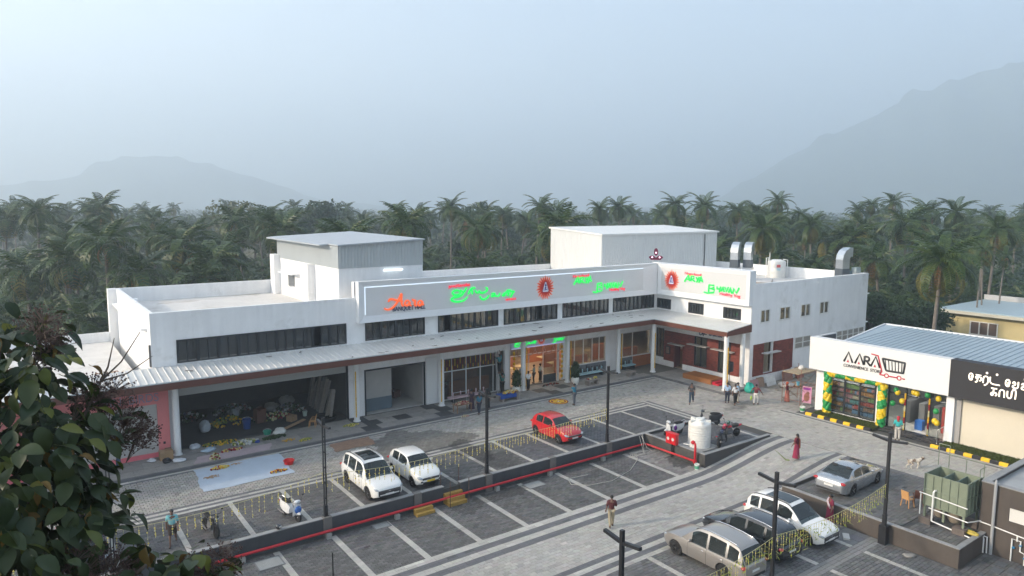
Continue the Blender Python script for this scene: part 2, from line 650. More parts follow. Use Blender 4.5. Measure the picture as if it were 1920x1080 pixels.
Lw = []
lx_ = [-2.0, .93, 3.86, 6.75, 9.6, 12.47, 15.33, 18.25, 21.17, 24.15, 27.08, 30.0, 33.0]
for i in range(len(lx_) - 1):
    Lw.append((lx_[i] + .16, lx_[i + 1] - .16, 27.85, 32.6, .31, .165, .014, cBAY2, .15, 1))
Lw.append((33.16, 35.3, 27.85, 32.6, .31, .165, .012, (.2, .19, .18), .12, 1))
for x in lx_:
    Lw.append((x - .16, x + .16, 27.85, 32.6, .32, .3, .005, cLINE, .05, 0))
for y0, y1, c in ((27.4, 27.85, cLINE), (26.95, 27.4, cBAND), (26.5, 26.95, cLINE), (26.05, 26.5, cBAND)):
    Lw.append((-22, 42.9, y0, y1, .5, .225, .004, c, .06, 0))
Lw.append((-22, 42.9, 23.7, 26.05, .38, .24, .011, cROAD, .07, 1))
Lw.append((-22, 42.9, 23.25, 23.7, .5, .225, .004, cBAND, .06, 0)) if 0 else None
for y0, y1, c in ((22.1, 22.45, cBAND), (22.45, 22.8, cLINE), (22.8, 23.15, cBAND)):
    Lw.append((-22, 42.9, y0 - .35 + .35, y1, .5, .175, .004, c, .06, 0))
Lw.append((-22, 42.9, 23.15, 23.7, .38, .24, .011, cROAD, .07, 1))
Lw.append((-22, 34.7, 21.8, 22.1, .5, .15, .012, cLINE, .06, 0))
rx_ = [3.5, 6.4, 9.3, 12.2, 15.1, 18.0, 20.95, 23.9, 26.85, 29.9, 32.9]
for i in range(len(rx_) - 1):
    Lw.append((rx_[i] + .15, rx_[i + 1] - .15, 16.75, 21.8, .31, .2, .016, (.128, .127, .125), .13, 1))
    Lw.append((rx_[i] + .15, rx_[i + 1] - .15, 6, 16.1, .31, .2, .016, (.128, .127, .125), .13, 1))
for x in rx_:
    Lw.append((x - .15, x + .15, 16.75, 21.8, .3, .3, .012, cLINE, .05, 0))
    Lw.append((x - .15, x + .15, 6, 16.1, .3, .3, .012, cLINE, .05, 0))
Lw.append((33.05, 34.7, 16.75, 21.8, .6, .6, .012, (.16, .16, .16), .1, 0))
Lw.append((33.05, 34.7, 12.6, 16.1, .31, .2, .012, (.115, .115, .115), .12, 1))
Lw.append((33.05, 37.7, 6, 12.6, .31, .2, .012, (.115, .115, .115), .12, 1))
Lw.append((-5, 34.7, 16.1, 16.75, .6, .22, .012, (.19, .19, .185), .07, 0))
P_ = pavers(Lw, True)
# the nearest stones are objects of their own
cx, cy = (P_[0] + P_[1]) / 2, (P_[2] + P_[3]) / 2
full = np.abs((P_[1] - P_[0]) - .298) < .003
cand = np.where(full & (cy < 32.6) & (cy > 27.8) & (cx > 6) & in_view(cx, cy, np.full_like(cx, -.8), .97))[0]
near = cand[np.argsort(np.hypot(cx[cand], cy[cand]))[:180]]
keep = np.ones(len(cx), bool)
keep[near] = False
paver_mesh('paver', tuple(a[keep] for a in P_), True, lower_lot)
_pm = []
for k in range(4):
    b = MB()
    lx2, ly2 = .149, .0765
    b.add([(-lx2 + .006, -ly2 + .006, 0), (lx2 - .006, -ly2 + .006, 0), (lx2 - .006, ly2 - .006, 0), (-lx2 + .006, ly2 - .006, 0),
           (-lx2, -ly2, -.035), (lx2, -ly2, -.035), (lx2, ly2, -.035), (-lx2, ly2, -.035)],
          [(0, 1, 2, 3), (0, 4, 5, 1), (1, 5, 6, 2), (2, 6, 7, 3), (3, 7, 4, 0)])
    _pm.append(b.mesh('paver', M('bay_stone_%s' % 'abcd'[k], tuple(c * (.82, .95, 1.07, 1.25)[k] for c in cBAY2), .85, noise=(9, .14), bump=.15, bscale=60)))
for k in near:
    mesh_ob('paver', _pm[int(NR.integers(4))], lower_lot, (float(cx[k]), float(cy[k]), float(zlow(cx[k], cy[k])) + float(NR.normal(0, .002))))

# raised pavement in front of the shops, with its kerb and slabs
s = MB()
s.box(-22, 48.45, 44.45, 48.0, -.1, .12)
s.box(48.75, 52.7, 36.35, 44.45, -.1, .121)
s.box(48.45, 52.7, 44.45, 48.0, -.1, .1195)
pavement = structure(s.build('pavement', M('slab_bed', (.12, .118, .11), .9)))
b = MB()
k0 = -22.0
while k0 < 48.4:
    b.box(k0, min(k0 + .99, 48.55), 44.2, 44.42, -.1, .145)
    k0 += 1.0
k0 = 36.2
while k0 < 44.1:
    b.box(48.55, 48.77, k0, min(k0 + .99, 44.2), -.1, .145)
    k0 += 1.0
b.box(48.78, 52.7, 36.15, 36.34, -.1, .145)
structure(b.build('kerb', M('kerb_granite', (.115, .115, .12), .8, noise=(3, .2))))
_t = {}
SL = [M('slab_' + 'abc'[i], c, .85, noise=(2.5, .16), grime=(1.1, (.13, .125, .12), .40)) for i, c in enumerate(((.27, .255, .235), (.30, .285, .26), (.245, .235, .22)))]
SLD = M('slab_dark', (.05, .052, .055), .6, noise=(5, .3))


def slab(x, y, w, d, mat):
    k = (round(w, 3), round(d, 3), mat.name)
    if k not in _t:
        b = MB()
        b.box(-w / 2, w / 2, -d / 2, d / 2, -.03, .03)
        _t[k] = b.mesh('slab', mat)
    mesh_ob('slab', _t[k], pavement, (x, y, .12 + rnd.uniform(-.002, .002)))


for j, y in enumerate((44.95, 46.05, 47.2)):
    d = (1.03, 1.13, 1.13)[j]
    x = 1.0 + (.6 if j % 2 else 0)
    while x < 48.3:
        dark = abs(x - 20.4) < .8 or abs(x - 26.3) < .6 or (abs(x - 36.6) < .8 and j < 2) or (abs(x - 39) < .6 and j == 1) or (abs(x - 23.4) < .7 and j == 1)
        slab(x, y, 1.185, d - .015, SLD if dark else SL[rnd.randrange(3)])
        x += 1.2
for y in np.arange(36.9, 44.4, 1.2):
    for x in (49.4, 50.6, 51.8):
        slab(x, float(y), 1.185, 1.185, SL[rnd.randrange(3)])

# ------------------------------------------------------------------ walls with openings
def wall(mb, u0, u1, z0, z1, ops, t, mp, mi=0):
    us = sorted({u0, u1, *[o[0] for o in ops], *[o[1] for o in ops]})
    zs = sorted({z0, z1, *[o[2] for o in ops], *[o[3] for o in ops]})
    us = [u for u in us if u0 <= u <= u1]
    zs = [z for z in zs if z0 <= z <= z1]

    def filled(i, j):
        if i < 0 or j < 0 or i >= len(us) - 1 or j >= len(zs) - 1:
            return False
        uc, zc = (us[i] + us[i + 1]) / 2, (zs[j] + zs[j + 1]) / 2
        return not any(o[0] < uc < o[1] and o[2] < zc < o[3] for o in ops)
    for i in range(len(us) - 1):
        for j in range(len(zs) - 1):
            if not filled(i, j):
                continue
            a, b, c, d = us[i], us[i + 1], zs[j], zs[j + 1]
            mb.add([mp(a, c, 0), mp(b, c, 0), mp(b, d, 0), mp(a, d, 0)], [(0, 1, 2, 3)], mi)
            mb.add([mp(a, c, t), mp(b, c, t), mp(b, d, t), mp(a, d, t)], [(3, 2, 1, 0)], mi)
            for di, dj, (p, q) in ((-1, 0, ((a, c), (a, d))), (1, 0, ((b, c), (b, d))), (0, -1, ((a, c), (b, c))), (0, 1, ((a, d), (b, d)))):
                if not filled(i + di, j + dj):
                    mb.add([mp(*p, 0), mp(*q, 0), mp(*q, t), mp(*p, t)], [(0, 1, 2, 3)], mi)
    return mb


def fy(y):   # facade facing -Y at this y; depth goes +Y
    return lambda u, z, d: (u, y + d, z)


def fx(x):   # facade facing -X
    return lambda u, z, d: (x + d, u, z)


FACE_Y = 48.0
B = thing('commercial_building', 'long white L shaped two storey building with brown canopy fascia and lit restaurant signboards', 'building', (7, 48, 0))
UPW = [(8.35, 19.76, 5.8, 7.3), (21.24, 26.26, 5.83, 7.3), (27.46, 33.29, 5.83, 7.3), (33.87, 39.75, 5.83, 7.3), (40.37, 46.07, 5.83, 7.3), (46.66, 52.31, 5.83, 7.3)]
GO = [(8.3, 19.75, 0, 4.2), (21.15, 26.2, 0, 3.55), (27.8, 34.0, .1, 3.62), (34.45, 40.5, 0, 3.65), (41.0, 45.85, 1.2, 3.65), (47.3, 51.9, 1.2, 3.65)]
w = MB()
wall(w, 6.9, 52.7, 0, 9.12, UPW + GO, .28, fy(FACE_Y))
wall(w, 36.9, 48.0, 0, 9.12, [(46.07, 47.85, 5.83, 6.81), (42.09, 43.88, 5.8, 6.81), (37.96, 39.84, 5.82, 6.83), (44.35, 45.5, .05, 2.35), (41.5, 43.0, .8, 3.65), (38.87, 40.25, .7, 3.65), (46.85, 47.8, .9, 3.8)], .28, fx(52.7))
SW = [(54.1, 55.4, 5.6, 6.75), (57.0, 58.6, 5.6, 6.75), (60.4, 61.9, 5.6, 6.75), (63.6, 65.1, 5.6, 6.75), (54.75, 56.2, .9, 3.72), (59.6, 62.3, 2.55, 3.7), (66.9, 72.2, 2.45, 3.55)]
wall(w, 52.98, 72.5, 0, 9.12, SW, .28, fy(36.9))
w.box(6.9, 7.15, 48.28, 64.2, 0, 9.12)
w.box(6.9, 72.5, 64.2, 64.45, 0, 9.12)
w.box(72.25, 72.5, 37.18, 64.2, 0, 9.12)
w.box(6.55, 6.9, 49.2, 63.7, 7.86, 8.0)             # ledge on the end wall
w.box(6.3, 6.9, 63.7, 64.45, 0, 9.14)
w.box(7.15, 7.6, 57.4, 58.1, 8.0, 8.95)
w.box(52.98, 53.6, 37.2, 48.9, 8.0, 10.3)             # wall behind the wing sign
w.box(20.55, 53.6, 48.28, 48.7, 8.0, 10.25)
B_w = w.build('wall', WHITE, B, world=True)
r_ = MB()
r_.box(7.15, 72.25, 48.28, 64.2, 7.8, 7.95)
r_.box(52.98, 72.25, 37.18, 48.28, 7.8, 7.95)
r_.build('roof', WHITE2, B, world=True)
f_ = MB()
f_.box(7.15, 72.25, 48.29, 64.19, 4.95, 5.25)
f_.box(52.99, 72.25, 37.19, 48.28, 4.95, 5.25)
f_.build('floor_slab', M('inner_slab', (.5, .49, .47), .8), B, world=True)
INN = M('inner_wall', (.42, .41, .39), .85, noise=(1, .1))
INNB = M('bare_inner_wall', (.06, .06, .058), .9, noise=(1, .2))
i_ = MB()
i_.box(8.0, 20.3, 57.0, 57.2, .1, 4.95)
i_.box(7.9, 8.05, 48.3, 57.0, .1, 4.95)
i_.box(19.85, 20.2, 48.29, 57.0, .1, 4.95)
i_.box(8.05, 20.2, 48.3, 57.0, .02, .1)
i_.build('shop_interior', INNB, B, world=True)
i_ = MB()
i_.box(20.9, 21.1, 48.29, 56, .1, 4.95)
i_.box(26.3, 26.5, 48.29, 56, .1, 4.95)
i_.box(21.1, 26.3, 55.8, 56, .1, 4.95)
i_.box(21.15, 23.8, 49.0, 49.12, .1, 3.6)
i_.box(21.1, 26.3, 48.29, 55.8, .02, .1)
i_.build('passage', INN, B, world=True)
TILE = M('restaurant_floor', (.42, .33, .24), .35, noise=(2, .06))
WARM = M('warm_partition', (.42, .15, .06), .5, noise=(2, .12))
i_ = MB()
i_.box(27.3, 52.6, 48.3, 63.9, .03, .14, 0)
i_.box(27.3, 27.5, 48.3, 63.9, .14, 4.95, 1)
i_.box(27.5, 53, 58.5, 58.7, .14, 4.95, 1)
i_.box(34.1, 34.3, 48.4, 58.5, .14, 4.95, 1)  # added partition, keeps the entrance lamp glow out of the left glazed room
i_.box(53, 72, 37.3, 63.9, .03, .14, 0)
i_.box(62, 62.2, 37.3, 58, .14, 4.95, 1)
i_.build('restaurant_interior', [TILE, M('restaurant_wall_and_baffle', (.36, .29, .22), .7)], B, world=True)
i_ = MB()
for x0, x1, y0, y1, h in ((29, 33, 48.9, 49.2, 1.25), (29.5, 33.5, 51.5, 51.8, 1.3), (36.5, 39.5, 54, 54.5, 1.2), (41.5, 45.5, 50.2, 50.5, 1.35), (42, 45.8, 52.6, 52.9, 1.35), (48, 51.8, 49.6, 49.9, 1.5),
                         (48.3, 51.5, 52.5, 52.8, 1.6), (41.4, 45.8, 55.2, 55.5, 1.5), (53.6, 56, 46, 46.3, 1.5), (28.3, 33.6, 54.4, 54.7, 1.6), (35.3, 40.3, 57.2, 57.6, 2.2)):
    i_ = MB()
    i_.box(x0, x1, y0, y1, .14, h + .14)
    i_.build('booth_partition', WARM, B, world=True)
i_ = MB()
for x0, y0 in ((42, 49.2), (44.2, 49.3), (42.2, 51.4), (44.4, 51.5), (43, 54), (45, 54.1), (48.6, 48.8), (50.4, 51.2), (49, 53.8), (30, 50.3), (32, 50.4), (31, 53), (37, 51.8), (38.6, 52)):
    i_ = MB()
    i_.box(x0 - .6, x0 + .6, y0 - .4, y0 + .4, .84, .89)
    i_.box(x0 - .06, x0 + .06, y0 - .06, y0 + .06, .14, .84)
    i_.build('dining_table', M('table_cream', (.66, .52, .32), .4), B, world=True)
i_ = MB()
for x in (37, 40, 43, 46, 49.5, 52):
    for y in (50, 54):
        i_ = MB()
        i_.box(x - .5, x + .5, y - .5, y + .5, 4.88, 4.93)
        i_.build('ceiling_light', M('warm_lamp', (.9, .8, .6), emit=(1, .76, .5), estr=4.2), B, world=True)

# upper windows
CURT = M('blind_grey', (.52, .53, .53), .8, noise=(.9, .1))
pane_cache = {}


def pane(parent, cx, cy, cz, w_, h_, axis, mat, name='pane'):
    k = (round(w_, 3), round(h_, 3), axis, mat.name)
    if k not in pane_cache:
        b = MB()
        if axis == 'Y':
            b.box(-w_ / 2, w_ / 2, -.006, .006, -h_ / 2, h_ / 2)
        else:
            b.box(-.006, .006, -w_ / 2, w_ / 2, -h_ / 2, h_ / 2)
        pane_cache[k] = b.mesh(name, mat)
    q, off = parent, Vector((0, 0, 0))
    while q is not None:
        off = off + q.location
        q = q.parent
    return mesh_ob(name, pane_cache[k], parent, Vector((cx, cy, cz)) - off)


def strip_window(bld, x0, x1, z0, z1, y, bays, curtain, open_bay=None):
    """black frame in bays, two panes to a bay"""
    f = MB()
    yy0, yy1 = y - .05, y + .09
    f.box(x0, x1, yy0, yy1, z0, z0 + .07)
    f.box(x0, x1, yy0, yy1, z1 - .07, z1)
    bw = (x1 - x0) / bays
    for k in range(bays + 1):
        xx = x0 + k * bw
        f.box(max(x0, xx - .09), min(x1, xx + .09), yy0 - .01, yy1 + .01, z0 + .07, z1 - .07)
    for k in range(bays):
        f.box(x0 + (k + .5) * bw - .03, x0 + (k + .5) * bw + .03, yy0, yy1, z0 + .07, z1 - .07)
    fo = f.build('window', DARKFRAME, bld, world=True)
    for k in range(bays):
        for h in range(2):
            if open_bay == (k, h):
                continue
            c0 = x0 + (k + .5 * h) * bw + (.09 if h == 0 else .03)
            c1 = x0 + (k + .5 * h + .5) * bw - (.03 if h == 0 else .09)
            pane(fo, (c0 + c1) / 2, y + .02, (z0 + z1) / 2, c1 - c0, z1 - z0 - .14, 'Y', GLASSD)
    for k in range(bays * 2):
        if rnd.random() < curtain:
            cb = MB()
            c0 = x0 + k * bw / 2 + .08
            wq = (bw / 2 - .12) * rnd.choice((1, 1, .7, .5))
            zb = z0 + .05 + rnd.choice((0, 0, 0, .35))
            cb.box(c0, c0 + wq, y + .13, y + .15, zb, z1 - .05)
            cb.build('blind', CURT, fo, world=True)
    return fo


for (x0, x1, z0, z1), nb, cu, ob_ in zip(UPW, (9, 4, 5, 5, 5, 5), (.06, .15, .6, .6, .6, .6), ((7, 0), None, (0, 1), (3, 0), None, None)):
    strip_window(B, x0, x1, z0, z1, FACE_Y, nb, cu, ob_)
i_ = MB()
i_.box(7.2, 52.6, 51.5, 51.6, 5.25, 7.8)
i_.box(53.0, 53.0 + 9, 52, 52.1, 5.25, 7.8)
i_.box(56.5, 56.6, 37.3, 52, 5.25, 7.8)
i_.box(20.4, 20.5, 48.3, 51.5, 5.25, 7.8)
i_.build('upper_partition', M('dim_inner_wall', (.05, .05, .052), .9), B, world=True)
for (y0, y1, z0, z1) in ((46.07, 47.85, 5.83, 6.81), (42.09, 43.88, 5.8, 6.81), (37.96, 39.84, 5.82, 6.83)):
    f = MB()
    f.box(52.64, 52.8, y0, y1, z0, z0 + .09)
    f.box(52.64, 52.8, y0, y1, z1 - .09, z1)
    for yy, hw in ((y0 + .15, .15), (y1 - .15, .15), ((y0 + y1) / 2, .07), (y0 + .62, .03), (y1 - .62, .03)):
        f.box(52.63, 52.81, yy - hw, yy + hw, z0 + .09, z1 - .09)
    fo = f.build('window', DARKFRAME, B, world=True)
    for a, b_ in ((y0 + .3, y0 + .59), (y0 + .65, (y0 + y1) / 2 - .07), ((y0 + y1) / 2 + .07, y1 - .65), (y1 - .59, y1 - .3)):
        pane(fo, 52.72, (a + b_) / 2, (z0 + z1) / 2, b_ - a, z1 - z0 - .18, 'X', GLASSD)
WF = M('white_frame', (.7, .7, .68), .4)
for (x0, x1, z0, z1) in SW[:4]:
    f = MB()
    f.box(x0 - .05, x1 + .05, 36.84, 36.99, z0 - .06, z0 + .05)
    f.box(x0 - .05, x1 + .05, 36.84, 36.99, z1 - .05, z1 + .05)
    for xx in (x0 - .01, (x0 + x1) / 2, x1 + .01):
        f.box(xx - .045, xx + .045, 36.85, 36.98, z0 + .05, z1 - .05)
    fo = f.build('window', WF, B, world=True)
    pane(fo, x0 + .25 * (x1 - x0), 36.93, (z0 + z1) / 2, (x1 - x0) / 2 - .1, z1 - z0 - .1, 'Y', GLASSD)
    pane(fo, x0 + .75 * (x1 - x0), 36.95, (z0 + z1) / 2, (x1 - x0) / 2 - .1, z1 - z0 - .1, 'Y', GLASSD)
    l_ = MB()
    for k in range(9):
        zz = z0 + .12 + k * (z1 - z0 - .2) / 8
        l_.obox(((x0 + x1) / 2 + .25 * (x1 - x0), 37.03, zz), ((x1 - x0) / 2 - .12, .07, .012), (R(35), 0, 0))
    l_.build('louvre', M('louvre_grey', (.12, .13, .14), .5), fo, world=True)
for (x0, x1, z0, z1), nv in ((SW[5], 2), (SW[6], 5)):
    f = MB()
    for k in range(nv + 1):
        xx = x0 + k * (x1 - x0) / nv
        f.box(xx - .06, xx + .06, 36.85, 36.98, z0, z1)
    f.box(x0 + .06, x1 - .06, 36.86, 36.97, z0, z0 + .07)
    f.box(x0 + .06, x1 - .06, 36.86, 36.97, z1 - .07, z1)
    f.box(x0 + .06, x1 - .06, 36.87, 36.96, (z0 + z1) / 2 - .03, (z0 + z1) / 2 + .03)
    fo = f.build('window', WF, B, world=True)
    for k in range(nv):
        pane(fo, x0 + (k + .5) * (x1 - x0) / nv, 36.93, (z0 + z1) / 2, (x1 - x0) / nv - .12, z1 - z0 - .14, 'Y', M('frosted_pane', (.30, .28, .25), .4))

# canopy
c_ = MB()
zt0, zt1 = 5.33, 5.68
c_.add([(-9, 45.1, zt0), (49.3, 45.1, zt0), (52.66, 47.98, zt1), (-9, 47.98, zt1), (-9, 45.1, zt0 - .04), (49.3, 45.1, zt0 - .04), (52.66, 47.98, zt1 - .04), (-9, 47.98, zt1 - .04)],
       [(0, 1, 2, 3), (7, 6, 5, 4), (0, 4, 5, 1), (3, 2, 6, 7), (0, 3, 7, 4)])
c_.add([(49.3, 45.1, zt0), (49.3, 36.8, zt0), (52.66, 36.8, zt1), (52.66, 47.98, zt1), (49.3, 45.1, zt0 - .04), (49.3, 36.8, zt0 - .04), (52.66, 36.8, zt1 - .04), (52.66, 47.98, zt1 - .04)],
       [(0, 1, 2, 3), (7, 6, 5, 4), (0, 4, 5, 1), (1, 5, 6, 2)])
x = -8.9
while x < 49.2:
    h = .045 if x < 27 else .022
    c_.add([(x - .05, 45.06, zt0), (x + .05, 45.06, zt0), (x + .05, 47.97, zt1), (x - .05, 47.97, zt1), (x - .022, 45.06, zt0 + h), (x + .022, 45.06, zt0 + h), (x + .022, 47.97, zt1 + h), (x - .022, 47.97, zt1 + h)],
           [(4, 5, 6, 7), (0, 4, 7, 3), (1, 2, 6, 5), (0, 1, 5, 4)])
    x += .42
y = 37.1
while y < 45:
    c_.add([(49.28, y - .05, zt0), (49.28, y + .05, zt0), (52.65, y + .05, zt1), (52.65, y - .05, zt1), (49.28, y - .02, zt0 + .02), (49.28, y + .02, zt0 + .02), (52.65, y + .02, zt1 + .02), (52.65, y - .02, zt1 + .02)],
           [(4, 5, 6, 7), (0, 4, 7, 3), (1, 2, 6, 5), (0, 1, 5, 4)])
    y += .42
canopy = c_.build('canopy', ROOFMETAL, B, world=True)
f_ = MB()
f_.box(-9, 49.25, 45.05, 45.17, 4.83, 5.26)
f_.box(49.25, 49.38, 36.75, 45.17, 4.83, 5.26)
f_.prism([(49.38, 4.9), (52.66, 4.95), (52.66, 5.6), (49.38, 5.26)], 'Y', 36.75, 36.84)
f_.build('fascia', BROWN, canopy, world=True)
g_ = MB()
g_.box(-9, 49.2, 45.0, 45.12, 5.262, 5.335)
g_.box(49.2, 49.32, 36.72, 45.12, 5.262, 5.335)
g_.build('gutter', M('gutter_sheet', (.45, .47, .48), .4), canopy, world=True)
s_ = MB()
s_.box(-9, 49.25, 45.172, 47.99, 4.9, 4.93)
s_.box(49.385, 52.68, 36.85, 47.99, 4.902, 4.932)
s_.build('soffit', M('soffit_board', (.5, .5, .49), .8), canopy, world=True)
d_ = MB()
for k in range(30):                                          # leaf litter and droppings on the sheets
    xx = rnd.uniform(8, 49)
    t = rnd.random()
    d_.obox((xx, 45.2 + 2.6 * t, zt0 + .35 * t * .95 + .05), (rnd.uniform(.1, .5), rnd.uniform(.05, .14), .02), (0, 0, rnd.uniform(-1, 1)))
litter = d_.build('dry_litter', M('litter_brown', (.09, .07, .05), .9), None)
litter['kind'] = 'stuff'
for x, y in ((7.95, 46.95), (20.0, 46.95), (27.15, 46.95), (35.2, 46.95), (40.15, 46.95), (46.5, 46.95), (49.5, 45.3), (49.45, 36.95), (51.8, 37.0)):
    b = MB()
    b.lathe((x, y, 0), [(.27, .1), (.27, .2), (.205, .22), (.205, 4.86), (.24, 4.87), (.24, 4.9)], 18)
    b.build('column', M('white_column', (.76, .77, .77), .55), B, smooth=40, world=True)

# shutters and shop fronts
sh = MB()
for k in range(9):
    sh.box(8.36, 19.69, 48.1, 48.16, 3.62 + k * .065, 3.675 + k * .065)
sh.box(8.3, 19.75, 48.17, 48.2, 3.6, 4.2)
sh.box(8.3, 19.75, 47.85, 48.09, 4.16, 4.5)
sh.build('roller_shutter', SHUT, B, world=True)
b = MB()
for x in (8.25, 19.72):
    b.box(x, x + .1, 47.96, 48.2, .1, 4.2)
b.build('shutter_guide', DARKFRAME, B, world=True)
b = MB()
b.box(21.1, 26.25, 47.95, 48.05, 3.5, 3.62)
b.box(26.14, 26.24, 47.94, 48.06, .1, 3.5)
b.box(21.1, 21.2, 47.94, 48.06, .1, 3.5)
b.build('door_frame', DARKFRAME, B, world=True)
b = MB()
b.box(27.35, 27.8, 47.9, 47.99, .12, 3.6)
b.box(26.3, 27.3, 47.88, 47.99, .12, 3.9)
b.build('pier', M('pier_white', (.7, .71, .71), .7), B, world=True)

# pink shop
w = MB()
wall(w, -9, 7.62, .1, 4.88, [(.6, 6.95, .42, 3.52)], .2, fy(47.3))
pk = w.build('pink_shop_front', PINK, B, world=True)
b = MB()
b.box(-9, 7.63, 47.25, 47.29, .1, .4)
b.build('base_band', PINKD, pk, world=True)
b = MB()
zz = .42
while zz < 3.5:
    b.box(.6, 6.95, 47.38, 47.42, zz, zz + .07)
    zz += .078
b.box(.6, 6.95, 47.422, 47.44, .42, 3.52)
b.build('roller_shutter', M('shutter_light', (.47, .46, .44), .5, noise=(1, .06)), pk, world=True)
b = MB()
b.box(7.2, 7.33, 47.27, 47.29, .9, 1.05)
b.build('socket', BLACK, pk, world=True)
w = MB()
w.box(-9, 6.29, 48.0, 64.2, 4.4, 4.9)
w.build('low_roof', WHITE2, B, world=True)
w = MB()
w.box(-9, 6.29, 64.0, 64.2, 4.9, 5.65)
w.box(-9.2, -9, 47.5, 64.2, 0, 5.65)
w.box(-9, 6.88, 47.52, 47.99, 0.1, 4.88)
w.build('low_parapet', WHITE, B, world=True)
b = MB()
b.box(6.80, 6.895, 48.05, 48.3, 5.72, 7.1)
b.build('downpipe', M('pipe_grey_dark', (.12, .12, .12), .6), B, world=True)


def text_mesh(body, size, depth, font_spacing=1.0):
    cu = bpy.data.curves.new('lettering', 'FONT')
    cu.body = body
    cu.size = size
    cu.extrude = depth
    cu.align_x = 'LEFT'
    cu.space_character = font_spacing
    o = bpy.data.objects.new('lettering', cu)
    COL.objects.link(o)
    dg = bpy.context.evaluated_depsgraph_get()
    me = bpy.data.meshes.new_from_object(o.evaluated_get(dg))
    bpy.data.objects.remove(o)
    bpy.data.curves.remove(cu)
    me.name = 'lettering'
    return me


def lettering(parent, body, a, b, height, depth, mat, face, off_world, slant=0.0, bold=0):
    """text whose baseline runs from a to b (u, z) on a facade plane. face 'Y' (facing -Y) or 'X' (facing -X)"""
    me = text_mesh(body, 1.0, 1.0)
    co = np.zeros(len(me.vertices) * 3)
    me.vertices.foreach_get('co', co)
    co = co.reshape(-1, 3)
    x0, x1 = co[:, 0].min(), co[:, 0].max()
    y1 = co[:, 1].max()
    a, b = Vector(a), Vector(b)
    d = b - a
    t = (co[:, 0] - x0) / (x1 - x0) + slant * co[:, 1] / y1 * height / d.length
    u = a[0] + d[0] * t
    z = a[1] + d[1] * t + co[:, 1] / y1 * height
    w_ = off_world - (co[:, 2] + 1) * .5 * depth
    if face == 'Y':
        P = np.stack([u, w_, z], -1)
    else:
        P = np.stack([w_, -u, z], -1)
    q, off = parent, Vector((0, 0, 0))
    while q is not None:
        off = off + q.location
        q = q.parent
    P = P - np.array(off)[None]
    me.vertices.foreach_set('co', P.reshape(-1))
    me.materials.clear()
    me.materials.append(mat)
    me.update()
    return mesh_ob('lettering', me, parent)


def strokes(parent, lines, box, r, mat, face, off_world, name='lettering', flat=.5, n=6, taper=False, sharp=False):
    """brush strokes: polylines in a unit box mapped on to (u0, u1, z0, z1) with slope (z shift at u1)"""
    u0, u1, z0, z1, sl = box
    mb = MB()
    nv = Vector((0, 1, 0)) if face == 'Y' else Vector((1, 0, 0))
    for ln in lines:
        closed = ln[-1] == 'c'
        pts = ln[:-1] if closed else ln
        pp = []
        for (a, b_) in pts:
            u, z = u0 + (u1 - u0) * a, z0 + (z1 - z0) * b_ + sl * a
            pp.append(Vector((u, off_world, z)) if face == 'Y' else Vector((off_world, -u, z)))
        if len(pp) > 2 and not sharp:                     # round the corners
            for _ in range(2):
                q = [pp[0]] if not closed else []
                m_ = len(pp)
                for i in range(m_ if closed else m_ - 1):
                    a, b_ = pp[i], pp[(i + 1) % m_]
                    q += [a * .75 + b_ * .25, a * .25 + b_ * .75]
                if not closed:
                    q.append(pp[-1])
                pp = q
        rr = r
        if taper and len(pp) > 2:
            rr = [r * (.65 + .45 * math.sin(math.pi * i / (len(pp) - 1))) for i in range(len(pp))]
        mb.tube(pp, rr, n, flat=(nv, flat), closed=closed)
    return mb.build(name, mat, parent, smooth=True, world=True)


def circ(cx, cy, rx, ry, n=12, a0=0.0, a1=360.0):
    return [(cx + rx * math.cos(R(a0 + (a1 - a0) * i / n)), cy + ry * math.sin(R(a0 + (a1 - a0) * i / n))) for i in range(n + (0 if a1 - a0 >= 360 else 1))]


lettering(pk, 'TWIN', (3.35, 3.72), (5.0, 3.72), .52, .05, M('letter_grey', (.28, .25, .33), .5), 'Y', 47.29)
lettering(pk, 'BIRDS', (5.44, 3.72), (7.06, 3.72), .52, .05, M('letter_grey'), 'Y', 47.29)

# sign boards
GREENL = M('green_lit_letters', (.02, .45, .06), .4, emit=(.0, .85, .10), estr=.3)
REDL = M('red_lit_letters', (.5, .02, .04), .4, emit=(.75, .02, .06), estr=.3)
ORANGEL = M('orange_letters', (.62, .12, .03), .4, emit=(.9, .12, .03), estr=.22)
NAVY = M('navy_letters', (.015, .03, .10), .5)
LEDW = M('led_strip', (.8, .85, .9), .4, emit=(.72, .85, 1), estr=.2)
PANEL = M('sign_panel', (.70, .70, .70), .5, noise=(.7, .03))
FRAMEW = M('sign_frame', (.76, .77, .78), .45)
b = MB()


def sign_frame(mb, P, o, i_, d0, d1, db):
    """P(u,z,d)->xyz ; o,i_ outer / inner rect"""
    O = [(o[0], o[2]), (o[1], o[2]), (o[1], o[3]), (o[0], o[3])]
    I = [(i_[0], i_[2]), (i_[1], i_[2]), (i_[1], i_[3]), (i_[0], i_[3])]
    for k in range(4):
        a, b_, c, d = O[k], O[(k + 1) % 4], I[(k + 1) % 4], I[k]
        mb.add([P(*a, d0), P(*b_, d0), P(*c, d1), P(*d, d1)], [(0, 1, 2, 3)])
        mb.add([P(*a, d0), P(*a, db), P(*b_, db), P(*b_, d0)], [(0, 1, 2, 3)])


def py(u, z, d):
    return (u, 48.0 - d, z)


def pxw(u, z, d):
    return (52.68 - d, -u, z)


